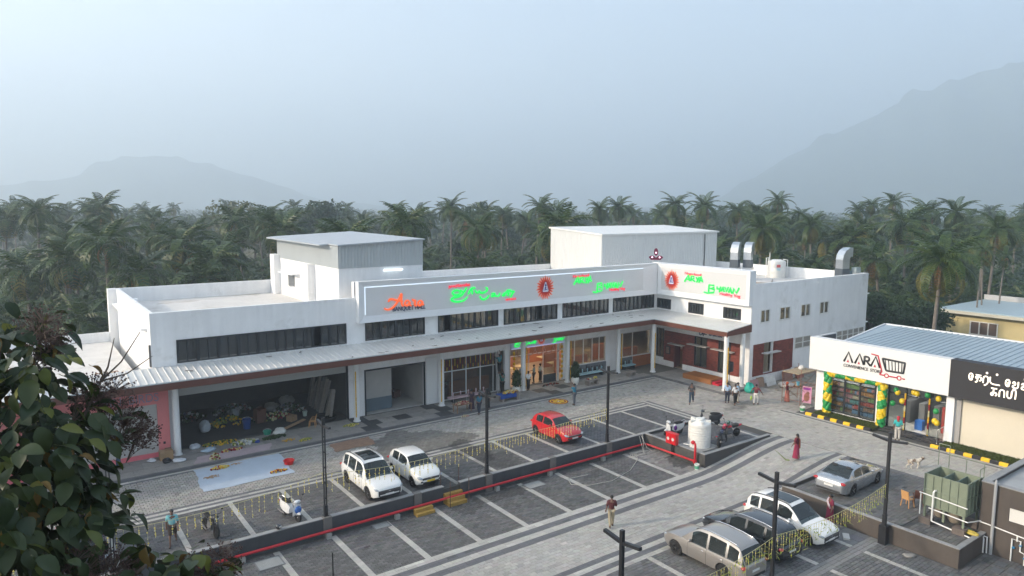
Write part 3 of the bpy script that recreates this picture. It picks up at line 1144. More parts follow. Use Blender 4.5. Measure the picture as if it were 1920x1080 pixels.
sign_frame(b, py, (20.55, 52.12, 7.27, 10.33), (21.0, 50.25, 7.76, 9.96), .55, .44, 0.0)
SG = b.build('sign_board', FRAMEW, B, world=True)
b = MB()
b.add([py(21.0, 7.76, .44), py(50.25, 7.76, .44), py(50.25, 9.96, .44), py(21.0, 9.96, .44)], [(0, 1, 2, 3)])
b.build('panel', PANEL, SG, world=True)
b = MB()
b.box(21.05, 50.2, 47.53, 47.552, 9.86, 9.93)
b.box(21.05, 21.12, 47.53, 47.552, 7.85, 9.85)
b.build('light_strip', LEDW, SG, world=True)
b = MB()
sign_frame(b, pxw, (-47.4, -36.78, 7.27, 10.33), (-47.0, -37.2, 7.76, 9.95), .55, .46, 0.0)
SGW = b.build('sign_board', FRAMEW, B, world=True)
b = MB()
b.add([pxw(-47.0, 7.76, .46), pxw(-37.2, 7.76, .46), pxw(-37.2, 9.95, .46), pxw(-47.0, 9.95, .46)], [(0, 1, 2, 3)])
b.build('panel', M('sign_panel_wing', (.6, .6, .6), .5), SGW, world=True)

S_AARA = [[(.0, .06), (.05, -.02), (.15, .0), (.27, .22), (.37, .6), (.44, .98), (.42, .5), (.44, .2), (.48, .2)], [(.1, .42), (.14, .6), (.3, .52), (.46, .46)],
          [(.62, .5), (.54, .52), (.5, .3), (.55, .2), (.62, .3), (.635, .5), (.63, .24), (.68, .2)], [(.70, .6), (.72, .5), (.78, .54), (.76, .3), (.78, .2), (.82, .24)],
          [(.95, .5), (.87, .5), (.84, .3), (.88, .2), (.95, .32), (.97, .5), (.96, .25), (1.0, .3)]]
strokes(SG, S_AARA, (22.6, 25.95, 8.15, 9.5, -.28), .085, ORANGEL, 'Y', 47.5, taper=True)
lettering(SG, 'BANQUET HALL', (23.3, 7.93), (26.1, 7.93), .34, .05, NAVY, 'Y', 47.55)
S_TA = [  # the two rows of brushed Tamil letters
    circ(.085, .62, .06, .17, 10) + ['c'], [(.14, .78), (.2, .6), (.15, .36), (.03, .3), (.0, .14), (.08, -.02), (.2, .04), (.25, .3)], [(.2, .6), (.235, .92)],
    [(.26, .45), (.29, .75), (.33, .9), (.37, .86)], [(.315, .82), (.325, .45)],
    [(.37, .72), (.38, .55), (.42, .52), (.43, .66), (.44, .53), (.49, .48), (.55, .6), (.56, .8), (.53, .86)],
    [(.44, .3), (.46, .1), (.5, .02), (.56, .14), (.58, .32)],
    [(.62, .4), (.68, .44), (.67, .26), (.62, .2), (.64, .3), (.72, .2), (.74, .2), (.76, .44)],
    [(.8, .3), (.84, .34), (.83, .2), (.79, .24), (.85, .44), (.9, .4), (.9, .24), (.87, .22)], [(.86, .5), (.97, .48), (1.0, .44)], [(.98, .46), (.93, .08)], [(.87, .56), (.93, .58)]]
strokes(SG, S_TA, (28.35, 34.65, 8.25, 9.45, -.12), .08, GREENL, 'Y', 47.47, taper=True)
lettering(SG, 'நாகர்ேகாவில்', (28.2, 9.42), (30.2, 9.44), .24, .05, REDL, 'Y', 47.55)
lettering(SG, 'ைசவம்', (33.75, 7.98), (34.8, 7.98), .2, .05, REDL, 'Y', 47.55)
S_ARYA = [[(.0, .55), (.035, .75), (.075, 1.0), (.1, .62)], [(.025, .72), (.09, .72)], [(.125, .62), (.13, .95), (.18, .93), (.185, .8), (.135, .76), (.205, .62)],
          [(.225, .9), (.25, .76)], [(.285, .93), (.235, .58)], [(.28, .58), (.32, .98), (.345, .64)], [(.29, .7), (.34, .74)],
          [(.465, .08), (.47, .52), (.56, .52), (.56, .38), (.48, .32), (.575, .26), (.56, .1), (.44, .02), (.38, .06)],
          [(.62, .48), (.615, .34), (.66, .34)], [(.68, .5), (.66, .14)], [(.69, .22), (.725, .5), (.745, .2)], [(.7, .32), (.74, .33)],
          [(.755, .5), (.785, .24), (.815, .52)], [(.82, .2), (.855, .5), (.875, .16)], [(.83, .3), (.87, .3)], [(.895, .18), (.91, .48), (.955, .22), (1.0, .54)]]
strokes(SG, S_ARYA, (41.25, 47.4, 7.95, 9.58, -.02), .07, GREENL, 'Y', 47.47, sharp=True)
lettering(SG, 'Nagerkovil', (41.2, 9.5), (43.1, 9.52), .22, .05, REDL, 'Y', 47.55)
lettering(SG, 'Healthy Veg', (45.75, 7.98), (47.75, 7.98), .24, .05, REDL, 'Y', 47.55)
strokes(SGW, S_ARYA, (-44.05, -37.9, 7.95, 9.5, .0), .078, GREENL, 'X', 52.16, sharp=True)
lettering(SGW, 'Nagerkovil', (-44.05, 9.5), (-42.1, 9.46), .24, .05, REDL, 'X', 52.22)
lettering(SGW, 'Healthy Veg', (-39.95, 7.95), (-37.75, 7.9), .28, .05, REDL, 'X', 52.22)


def sun_emblem(parent, uc, zc, rad, face, off, cut=None):
    def P(u, z, d):
        return (u, off - d, z) if face == 'Y' else (off - d, -u, z)
    for r_in, r_out, d, mat, nm in ((.56, 1.0, .02, M('emblem_orange', (.62, .10, .03), .4, emit=(.9, .13, .03), estr=.12), 'sun_rays'), (.46, .84, .04, M('emblem_red', (.30, .012, .008), .4, emit=(.5, .01, .01), estr=.05), 'sun_core')):
        mb = MB()
        ns = 22
        pts = []
        for k in range(ns):
            a = 2 * math.pi * k / ns
            da = 2 * math.pi / ns
            pts += [(r_in, a), ((r_in + r_out) / 2, a + da * .18), (r_out * (1 if k % 2 else .9), a + da * .62), ((r_in + r_out) / 2 * .98, a + da * .7)]
        vs_ = [P(uc, zc, d)]
        for r_, a in pts:
            vs_.append(P(uc + r_ * rad * math.cos(a), zc + r_ * rad * math.sin(a) * 1.08, d))
        fs = [(0, 1 + i, 1 + (i + 1) % len(pts)) for i in range(len(pts))]
        mb.add(vs_, fs)
        mb.build(nm, mat, parent, world=True)
    WH = M('emblem_white', (.8, .8, .85), .4, emit=(.8, .85, 1), estr=.08)
    BL = M('emblem_blue', (.03, .03, .22), .4)

    def tri(sc_, d, mat, nm):
        mb = MB()
        pts = [(-.30, -.26), (-.24, -.33), (.24, -.33), (.30, -.26), (.05, .44), (-.05, .44)]
        mb.add([P(uc + a * sc_ * rad, zc + b_ * sc_ * rad, d) for a, b_ in pts], [(0, 1, 2, 3, 4, 5)])
        mb.build(nm, mat, parent, world=True)
    tri(1.12, .055, BL, 'emblem_edge')
    tri(1.0, .065, WH, 'emblem_triangle')
    tri(.82, .075, BL, 'emblem_field')
    strokes(parent, [[(.1, .0), (.12, .5), (.12, 1)], [(.35, .9), (.8, .95), (.75, .55), (.45, .5), (.9, .4), (.8, .02), (.3, .05)]], (uc - .17 * rad, uc + .19 * rad, zc - .24 * rad, zc + .14 * rad, 0), .017 * rad, WH, face, off - .09)


sun_emblem(SG, 38.0, 8.8, 1.05, 'Y', 47.55)
sun_emblem(SGW, -45.65, 8.78, 1.0, 'X', 52.2)

# entrance sign, half hidden by the canopy
b = MB()
b.box(34.5, 40.45, 47.75, 47.95, 3.62, 4.88)
SGE = b.build('entrance_sign', M('entrance_panel', (.42, .43, .52), .5, emit=(.45, .5, .8), estr=.02), B, world=True)
strokes(SGE, S_TA, (34.8, 37.2, 3.82, 4.4, 0), .045, GREENL, 'Y', 47.72)
sun_emblem(SGE, 37.75, 4.2, .5, 'Y', 47.74)
strokes(SGE, S_ARYA, (38.2, 40.4, 3.72, 4.5, 0), .042, GREENL, 'Y', 47.72, sharp=True)
b = MB()
b.box(34.5, 40.45, 47.7, 47.749, 3.62, 3.7)
b.build('light_strip', M('led_violet', (.5, .5, .8), .4, emit=(.6, .62, 1), estr=.1), SGE, world=True)

# ground floor glazing
GF = M('glazing_bar', (.62, .62, .61), .4)


def glazing(x0, x1, z0, z1, xs_, zs_, y=48.05):
    f = MB()
    for xx in [x0 + .03] + xs_ + [x1 - .03]:
        f.box(xx - .035, xx + .035, y - .05, y + .05, z0, z1)
    zl = [z0 + .04] + zs_ + [z1 - .04]
    xl = [x0 + .065] + [v for q in xs_ for v in (q - .035, q + .035)] + [x1 - .065]
    for zz in zl:
        for k in range(0, len(xl), 2):
            f.box(xl[k], xl[k + 1], y - .045, y + .045, zz - .035, zz + .035)
    fo = f.build('glazing', GF, B, world=True)
    zc = [z0] + zs_ + [z1]
    for k in range(0, len(xl), 2):
        for j in range(len(zc) - 1):
            pane(fo, (xl[k] + xl[k + 1]) / 2, y, (zc[j] + zc[j + 1]) / 2, xl[k + 1] - xl[k], zc[j + 1] - zc[j] - .07, 'Y', GLASS)
    return fo


glazing(27.85, 33.2, .14, 3.62, [28.75, 30.1, 31.5, 32.8], [2.5])
glazing(41.0, 45.85, 1.2, 3.65, [41.9, 43.0, 44.1, 45.0], [])
glazing(47.3, 51.9, 1.2, 3.65, [48.1, 49.45], [])
b = MB()
b.box(33.25, 33.4, 47.9, 48.2, .12, 3.6)
b.box(39.75, 39.95, 47.86, 48.0, .12, 3.6)
b.box(34.45, 34.55, 47.95, 48.15, .12, 3.62)
b.box(40.4, 40.5, 47.95, 48.15, .12, 3.62)
b.build('door_frame', GF, B, world=True)
b = MB()
for x0 in (36.6, 38.2):
    b.box(x0, x0 + .05, 48.02, 48.08, .12, 2.9)
b.box(34.55, 40.4, 48.02, 48.08, 2.9, 2.96)
fo = b.build('entrance_door', GF, B, world=True)
for x0, x1, z0, z1 in ((34.6, 36.55, 3.0, 3.6), (36.7, 38.15, 3.0, 3.6), (38.3, 39.7, 3.0, 3.6), (38.3, 39.7, .9, 2.85)):
    pane(fo, (x0 + x1) / 2, 48.05, (z0 + z1) / 2, x1 - x0, z1 - z0, 'Y', GLASS)
b = MB()
b.box(38.3, 39.7, 48.0, 48.1, .12, .86)
b.build('counter_panel', M('mural_dark', (.045, .05, .055), .5, noise=(7, .9)), fo, world=True)
# mural band of small silhouettes
MUR = M('mural_grey', (.13, .14, .15), .5, noise=(2.5, .3))
b = MB()
b.box(41.0, 45.85, 47.93, 47.99, .14, 1.18)
b.box(47.3, 49.4, 47.93, 47.99, .14, 1.18)
mo = b.build('mural_panel', MUR, B, world=True)
b = MB()
for x0, x1 in ((41.1, 45.8), (47.4, 49.3)):
    x = x0
    while x < x1 - .25:
        h = rnd.uniform(.35, .7)
        b.box(x, x + .16, 47.905, 47.929, .25, .25 + h)
        b.ball((x + .08, 47.915, .33 + h), (.075, .012, .085), 6, 4)
        if rnd.random() < .5:
            b.box(x + .16, x + .3, 47.906, 47.928, .25, .55)
        x += rnd.uniform(.28, .42)
b.build('mural_figure', M('mural_black', (.02, .022, .025), .6), mo, world=True)
b = MB()
b.box(49.5, 51.95, 47.9, 47.99, .12, 1.17)
b.build('wood_panel', WOOD, B, world=True)

# brick cladding of the wing, stone by stone
def bricks(u0, u1, z0, z1, ops, mp, nm='brick'):
    mb = MB()
    j = 0
    z = z0
    while z < z1 - .03:
        h = min(.068, z1 - z)
        u = u0 - (.12 if j % 2 else 0)
        while u < u1 - .02:
            a, b_ = max(u, u0), min(u + .23, u1)
            uc = (a + b_) / 2
            if b_ - a > .03 and not any(o[0] - .02 < uc < o[1] + .02 and o[2] - .02 < z + .034 < o[3] for o in ops):
                d0 = -.05 - rnd.uniform(0, .006)
                vs_ = [mp(p, q, d) for d in (d0, -.02) for p, q in ((a, z), (b_, z), (b_, z + h), (a, z + h))]
                mb.add(vs_, [(0, 1, 2, 3), (0, 4, 5, 1), (1, 5, 6, 2), (2, 6, 7, 3), (3, 7, 4, 0)])
            u += .242
        z += .08
        j += 1
    o = mb.build(nm, BRICK, B, world=True)
    o['kind'] = 'stuff'
    return o


WOP = [(44.35, 45.5, .05, 2.35), (41.5, 43.0, .8, 3.65), (38.87, 40.25, .7, 3.65)]
bb = MB()
wall(bb, 37.9, 46.8, .6, 3.66, WOP, .02, lambda u, z, d: (52.7 - .022 + d, u, z))
wall(bb, 53.2, 59.3, .8, 3.7, [(54.75, 56.2, .9, 3.72)], .02, lambda u, z, d: (u, 36.9 - .022 + d, z))
bb.build('brick_backing', BRICKBACK, B, world=True)
bricks(37.9, 46.8, .68, 3.66, WOP, fx(52.7))
bricks(53.2, 59.3, .82, 3.7, [(54.75, 56.2, .9, 3.72)], fy(36.9))
b = MB()
b.box(52.6, 52.69, 37.85, 44.33, .1, .66)
b.box(52.6, 52.69, 45.52, 47.9, .1, .66)
b.box(53.1, 59.3, 36.78, 36.89, -.05, .78)
b.build('plinth', WHITE, B, world=True)
for y0, y1, z in ((44.1, 45.9, 2.48), (41.2, 43.5, 2.82), (38.4, 40.7, 2.8)):
    b = MB()
    b.box(52.1, 52.64, y0, y1, z, z + .07)
    b.build('sunshade', M('shade_concrete', (.5, .48, .46), .8), B, world=True)
b = MB()
b.box(54.4, 56.7, 36.35, 36.85, 2.78, 2.86)
b.build('sunshade', M('shade_concrete'), B, world=True)
for (y0, y1, z0, z1) in ((41.5, 43.0, .8, 3.65), (38.87, 40.25, .7, 3.65), (46.85, 47.8, .9, 3.8)):
    f = MB()
    for yy in (y0 + .04, (y0 + y1) / 2, y1 - .04):
        f.box(52.66, 52.78, yy - .04, yy + .04, z0, z1)
    for zz in (z0 + .04, 2.75, z1 - .04):
        f.box(52.67, 52.77, y0 + .08, (y0 + y1) / 2 - .04, zz - .03, zz + .03)
        f.box(52.67, 52.77, (y0 + y1) / 2 + .04, y1 - .08, zz - .03, zz + .03)
    fo = f.build('window', DARKFRAME, B, world=True)
    for a, b_ in ((y0 + .08, (y0 + y1) / 2 - .04), ((y0 + y1) / 2 + .04, y1 - .08)):
        pane(fo, 52.72, (a + b_) / 2, (z0 + 2.75) / 2, b_ - a, 2.65 - z0, 'X', GLASS)
        pane(fo, 52.72, (a + b_) / 2, (z1 + 2.75) / 2, b_ - a, z1 - 2.85, 'X', GLASS)
b = MB()
b.box(52.7, 52.8, 44.35, 44.43, .1, 2.35)
b.box(52.7, 52.8, 45.42, 45.5, .1, 2.35)
b.obox((53.1, 45.42, 1.2), (.8, .05, 2.2))
b.build('door', M('door_maroon', (.12, .03, .025), .5), B, world=True)
b = MB()
b.box(56.0, 56.08, 37.3, 46.6, .14, 4.9)
b.build('wing_partition', M('cream_inner', (.5, .44, .33), .8), B, world=True)
lettering(B, 'அடுமைன', (-42.45, 3.95), (-39.82, 3.95), .62, .06, NAVY, 'X', 52.68)
b = MB()
b.box(52.6, 52.645, 45.96, 46.52, 1.35, 2.15)
po = b.build('picture_frame', BLACK, B, world=True)
b = MB()
b.box(52.59, 52.598, 46.04, 46.44, 1.43, 2.07)
b.build('picture', M('picture_art', (.2, .12, .1), .4, noise=(6, .8)), po, world=True)
b = MB()
b.box(53.25, 53.4, 36.5, 36.6, .1, 9.0) if 0 else None
b.box(72.5, 73.0, 36.95, 37.3, 6.9, 7.02)
b.box(72.5, 73.0, 36.95, 37.3, 3.9, 4.02)
b.build('bracket_ledge', WHITE, B, world=True)

# rooftop stair hall
def ribbed(mb, P, u0, u1, z0, z1, pitch=.26, d=.035):
    u = u0
    pts = []
    while u < u1 - 1e-6:
        for a, dd in ((0, 0), (.45, 0), (.58, d), (.87, d)):
            if u + a * pitch < u1:
                pts.append((u + a * pitch, dd))
        u += pitch
    pts.append((u1, 0))
    zf = z1 if callable(z1) else (lambda q: z1)
    base = len(mb.v)
    for u, dd in pts:
        mb.v.append(P(u, z0, dd))
        mb.v.append(P(u, zf(u), dd))
    for i in range(len(pts) - 1):
        a = base + 2 * i
        mb.f.append((a, a + 2, a + 3, a + 1))
        mb.m.append(0)


b = MB()
b.box(19.8, 26.85, 49.3, 63.5, 7.95, 11.2)
b.box(19.25, 19.8, 62.9, 64.0, 7.95, 11.5)
b.box(19.2, 19.8, 54.2, 55.0, 7.95, 11.2)
hall = b.build('stair_hall', WHITE, B, world=True)
b = MB()
ribbed(b, lambda u, z, d: (u, 49.28 - d, z), 19.78, 26.87, 11.2, lambda u: 12.9 + (u - 19.8) * .04)
ribbed(b, lambda u, z, d: (19.78 - d, u, z), 49.28, 63.5, 11.2, 12.85)
b.add([(26.87, 49.28, 11.2), (26.87, 63.5, 11.2), (26.87, 63.5, 13.2), (26.87, 49.28, 13.2)], [(0, 1, 2, 3)])
b.add([(19.78, 63.5, 11.2), (26.87, 63.5, 11.2), (26.87, 63.5, 13.2), (19.78, 63.5, 12.9)], [(3, 2, 1, 0)])
b.build('cladding', M('cladding_grey', (.42, .45, .46), .5, noise=(.6, .05)), hall, world=True)
b = MB()
b.add([(19.7, 49.1, 12.98), (26.95, 49.1, 13.28), (26.95, 63.7, 13.42), (19.7, 63.7, 13.1), (19.7, 49.1, 12.88), (26.95, 49.1, 13.16), (26.95, 63.7, 13.3), (19.7, 63.7, 12.98)],
      [(0, 1, 2, 3), (7, 6, 5, 4), (0, 4, 5, 1), (1, 5, 6, 2), (2, 6, 7, 3), (3, 7, 4, 0)])
b.add([(19.0, 50.9, 12.93), (19.7, 50.9, 12.975), (19.7, 64, 13.09), (19.0, 64, 13.01), (19.0, 50.9, 12.83), (19.7, 50.9, 12.89), (19.7, 64, 12.99), (19.0, 64, 12.91)],
      [(0, 1, 2, 3), (7, 6, 5, 4), (0, 4, 5, 1), (2, 6, 7, 3), (3, 7, 4, 0)])
b.build('roof_sheet', GREYROOF, hall, world=True)
b = MB()
b.box(23.4, 25.0, 49.1, 49.24, 10.86, 10.96)
b.build('tube_light', M('tube_lamp', (.9, .95, 1), emit=(.9, .97, 1), estr=.45), hall, world=True)
b = MB()
b.box(22.4, 24.9, 48.75, 49.28, 9.95, 10.05)
b.build('sunshade', M('shade_concrete'), hall, world=True)
b = MB()
b.box(22.9, 23.55, 49.26, 49.295, 9.0, 9.85)
b.box(23.65, 24.3, 49.26, 49.295, 9.0, 9.85)
b.build('window', DARKFRAME, hall, world=True)
b = MB()
b.box(19.1, 19.79, 57.8, 61.4, 10.05, 10.15)
b.box(19.3, 19.79, 55.2, 59.6, 8.75, 8.95)
b.build('sunshade', WHITE, hall, world=True)
b = MB()
b.box(19.74, 19.78, 59.1, 60.6, 8.9, 10.0)
b.build('window', M('window_grey', (.14, .15, .16), .3), hall, world=True)

# rooftop metal hall on the wing
b = MB()
ribbed(b, lambda u, z, d: (u, 55.4 - d, z), 52.0, 71.4, 7.95, 12.78, .3, .04)
ribbed(b, lambda u, z, d: (52.0 - d, u, z), 55.4, 64.1, 7.95, lambda u: 12.78 + (u - 55.4) * .06, .3, .04)
b.add([(71.4, 55.4, 7.95), (71.4, 64.1, 7.95), (71.4, 64.1, 13.3), (71.4, 55.4, 12.78)], [(0, 1, 2, 3)])
b.add([(52.0, 64.1, 7.95), (71.4, 64.1, 7.95), (71.4, 64.1, 13.3), (52.0, 64.1, 13.3)], [(3, 2, 1, 0)])
mh = b.build('metal_hall', CREAMMETAL, B, world=True)
b = MB()
b.add([(51.85, 55.2, 12.95), (71.6, 55.2, 12.95), (71.6, 64.3, 13.5), (51.85, 64.3, 13.5), (51.85, 55.2, 12.78), (71.6, 55.2, 12.78), (71.6, 64.3, 13.32), (51.85, 64.3, 13.32)],
      [(0, 1, 2, 3), (7, 6, 5, 4), (0, 4, 5, 1), (1, 5, 6, 2), (2, 6, 7, 3), (3, 7, 4, 0)])
b.build('roof_sheet', M('light_sheet', (.72, .72, .70), .45, noise=(.5, .05)), mh, world=True)
b = MB()
b.cyl((69.0, 55.3, 8), (69.0, 55.3, 12.6), .05, n=6)
b.build('downpipe', BLACK, mh, world=True)

# oil lamp emblem above the corner of the signs
MAR = M('emblem_maroon', (.10, .008, .03), .5, emit=(.3, .0, .06), estr=.04)
PKL = M('emblem_glow', (.8, .6, .7), .4, emit=(1, .65, .85), estr=.7)
lm = MB()


def dg(u, z, d=0):
    return (51.9 + .7071 * u - .7071 * d, 47.5 - .7071 * u - .7071 * d, z)


def lens(mb, uc, zc, w_, h_, d0, d1, pointed=True):
    pts = []
    for k in range(16):
        a = 2 * math.pi * k / 16
        s_ = abs(math.sin(a)) ** .8
        pts.append((uc + w_ * math.cos(a) * (1 if not pointed else (.55 + .45 * (1 - s_))) if 0 else uc + w_ * math.cos(a), zc + h_ * math.sin(a)))
    n_ = len(pts)
    mb.add([dg(u, z, d0) for u, z in pts] + [dg(u, z, d1) for u, z in pts], [tuple(range(n_)), tuple(reversed(range(n_, 2 * n_)))] + [(i, i + n_, (i + 1) % n_ + n_, (i + 1) % n_) for i in range(n_)])


lens(lm, 0, 11.45, .2, .38, .0, .12)
lens(lm, -.38, 10.92, .3, .17, 0, .12)
lens(lm, .38, 10.92, .3, .17, 0, .12)
lm.add([dg(u, z, d) for d in (0, .12) for u, z in ((-.6, 10.92), (-.5, 10.66), (.5, 10.66), (.6, 10.92))], [(0, 1, 2, 3), (7, 6, 5, 4), (0, 4, 5, 1), (1, 5, 6, 2), (2, 6, 7, 3), (3, 7, 4, 0)])
le = lm.build('lamp_emblem', MAR, B, world=True)
for u, z in ((0, 11.38), (-.36, 10.93), (.36, 10.93)):
    lm = MB()
    lens(lm, u, z, .075, .075, .125, .15)
    lm.build('emblem_dot', PKL, le, world=True)
lm = MB()
for u in (-.27, .27):
    a, b_ = dg(u, 10.3, .03), dg(u, 10.66, .03)
    lm.cyl(a, b_, .035, n=6)
lm.build('support_post', WHITEPIPE, le, world=True)

# ------------------------------------------------------------------ convenience store and coffee shop
ST = thing('store_building', 'single storey shop block with white and black signs and blue ribbed metal roof', 'building', (51, 20, 0))
w = MB()
wall(w, -6, 29.2, 0, 3.5, [(24.83, 28.45, .2, 2.95), (20.1, 24.0, .02, 3.3), (8.4, 19.45, .05, 3.35)], .2, fx(51.0))
w.box(51.2, 61, 29.0, 29.2, 0, 4.8)
w.box(61, 61.2, -6, 29.2, 0, 5.0)
w.box(51.2, 61, -6, -5.8, 0, 4.8)
w.box(51.0, 51.2, 29.21, 29.55, 0, 3.45)
w.build('wall', WHITE, ST, world=True)
b = MB()
b.box(50.2, 51.0, 19.75, 29.75, 3.4, 5.87)
b.box(51.0, 53.6, 29.62, 29.75, 3.4, 5.87)
sw = b.build('store_sign', M('sign_white', (.72, .71, .69), .5, noise=(.5, .02)), ST, world=True)
b = MB()
b.box(51.0, 53.6, 29.58, 29.615, 3.5, 5.8)
b.box(51.0, 51.02, 28.7, 29.57, 4.6, 5.8)
b.build('sign_lining', DARKFRAME, sw, world=True)
b = MB()
b.box(50.2, 51.0, -6, 19.745, 3.38, 5.9)
sb = b.build('coffee_sign', M('sign_black', (.018, .017, .02), .6), ST, world=True)
CH = M('sign_charcoal', (.02, .022, .024), .5)
CR = M('sign_crimson', (.5, .008, .035), .45)
XS = 50.2


def su(y):
    return -y


for u0 in (-26.98, -26.15, -24.98):
    strokes(sw, [[(0, 0), (.5, 1), (1, 0)]], (u0, u0 + .66, 4.44, 5.2, 0), .075, CH, 'X', XS - .02, flat=.4, sharp=True)
    mb = MB()
    mb.add([(XS - .03, -(u0 + .22), 4.43), (XS - .03, -(u0 + .40), 4.43), (XS - .03, -(u0 + .31), 4.64)], [(0, 1, 2)])
    mb.build('lettering', CR, sw, world=True)
strokes(sw, [[(0, 0), (0, 1)], [(0, .97), (.75, .97), (.75, .5), (0, .5)], [(.35, .48), (1, 0)]], (-25.45, -25.0, 4.46, 5.1, 0), .075, CH, 'X', XS - .02, flat=.4)
lettering(sw, 'CONVENIENCE  STORE', (-26.98, 4.06), (-24.2, 4.06), .22, .04, CH, 'X', XS - .002)
strokes(sw, [[(0, 1), (.2, .97), (.2, .97), (.34, .27), (.33, .26), (.28, .12), (.30, .12), (.42, .12)], [(.54, .12), (.80, .12)], [(.92, .12), (1.0, .12)]], (-24.98, -22.55, 3.78, 5.35, 0), .05, CR, 'X', XS - .02, flat=.4)
for uc in (-23.82, -22.95):
    strokes(sw, [circ(0.5, .5, .5, .5, 14) + ['c']], (uc - .14, uc + .14, 3.83, 4.11, 0), .035, CR, 'X', XS - .02, flat=.4)
strokes(sw, [[(.0, 1), (.03, 1), (.97, .94), (1, .93), (1, .88), (.96, .12), (.95, .06), (.88, .05), (.27, .02), (.2, .03), (.17, .1), 'c']], (-24.17, -22.62, 4.32, 5.16, 0), .07, CH, 'X', XS - .02, flat=.4)
strokes(sw, [[(.02 + k * .15 + .1, .95), (.2 + k * .135, .06)] for k in range(6)], (-24.17, -22.62, 4.32, 5.16, 0), .032, CH, 'X', XS - .02, flat=.4)
LETW = M('letters_warm_white', (.85, .78, .66), .4, emit=(1, .85, .65), estr=.35)
# coffee sign letters, brushed stroke by stroke
LT = [[(.55, .62), (.42, .66), (.4, .45), (.58, .42), (.62, .6), (.55, .9), (.3, 1.0), (.08, .8), (.05, .4), (.2, .12), (.45, .1), (.55, .22), (.45, .34), (.36, .24)]]      # sign of long e
TA = [[(.1, .9), (.9, .9)], [(.45, .88), (.42, .55), (.25, .42), (.1, .55), (.25, .7), (.6, .66), (.95, .6), (.95, .3), (.7, .15)], [(.42, .55), (.4, .1), (.2, -.1), (.1, .02)]]
RA = [[(.15, .0), (.15, .9), (.85, .9), (.85, .1), (.5, -.25), (.3, -.25)]]
TTA = [[(.1, .95), (.1, .05), (1.5, .05)]]
VA = [[(.1, .6), (.25, .85), (.5, .7), (.42, .4), (.15, .35), (.12, .1), (.3, .05), (.85, .05), (.85, .9)]]
KA = [[(.1, .9), (.9, .9)], [(.45, .88), (.45, .1), (.25, .0), (.1, .15), (.2, .35), (.6, .4), (.9, .35), (.88, .08), (.7, .05)]]
AA = [[(.1, .0), (.1, .9), (.75, .9), (.75, .0)]]
PI = [[(.05, .9), (.05, .05), (.6, .05), (.6, .9)], [(.6, .6), (.7, 1.15), (1.0, 1.25), (1.15, .9), (1.1, .05)]]


def glyphs(parent, seq, u, z, h, adv, r):
    for ls, w_ in seq:
        strokes(parent, ls, (u, u + h * .8, z, z + h, 0), r, LETW, 'X', 50.17, flat=.45)
        u += w_ * adv


DOT = [circ(.5, 1.35, .08, .08, 8) + ['c']]
glyphs(sb, [(LT, .72), (TA, .85), (RA, 0), ([circ(.6, 1.35, .07, .07, 8) + ['c']], .8), (TTA, 0), ([circ(1.0, 1.35, .07, .07, 8) + ['c']], 1.75), (LT, .72), (VA, .95), (VA, 0), (DOT, 1.0)], -18.62, 4.72, .5, .5, .042)
glyphs(sb, [(KA, .85), (AA, .8), (PI, 1)], -17.34, 4.02, .52, .56, .043)
b = MB()
b.add([(51.02, -6, 5.05), (51.02, 28.7, 5.05), (62.6, 30.1, 5.6), (62.6, -6, 5.6), (51.02, -6, 4.95), (51.02, 28.7, 4.95), (62.6, 30.1, 5.5), (62.6, -6, 5.5)],
      [(0, 3, 2, 1), (4, 5, 6, 7), (0, 1, 5, 4), (1, 2, 6, 5), (2, 3, 7, 6), (3, 0, 4, 7)])
y = -5.5
while y < 28.9:
    b.add([(51.03, y - .04, 5.05), (51.03, y + .04, 5.05), (62.6, y + .04, 5.605), (62.6, y - .04, 5.605), (51.03, y - .02, 5.1), (51.03, y + .02, 5.1), (62.6, y + .02, 5.65), (62.6, y - .02, 5.65)],
          [(4, 7, 6, 5), (0, 3, 7, 4), (1, 5, 6, 2), (0, 4, 5, 1)])
    y += .45
rf = b.build('roof', BLUEROOF, ST, world=True)
b = MB()
b.obox((57.0, 29.45, 5.36), (11.3, .12, .14), (0, -R(2.75), R(7)))
b.box(62.6, 62.75, -6, 30.1, 5.45, 5.7)
b.build('roof_trim', M('trim_white', (.7, .71, .72), .4), rf, world=True)
b = MB()
for zz in np.arange(.08, 3.35, .085):
    b.box(51.1, 51.13, 8.45, 19.4, float(zz), float(zz) + .082)
b.build('roller_shutter', M('shutter_cream', (.68, .62, .50), .5, noise=(.6, .04)), ST, world=True)
b = MB()
b.box(50.95, 51.1, 19.2, 19.5, .05, 3.38)
b.build('shutter_guide', M('guide_grey', (.35, .34, .33), .4), ST, world=True)
b = MB()
b.box(50.75, 51.05, 19.55, 20.05, 0, 3.4)
b.build('pillar', WHITE, ST, world=True)
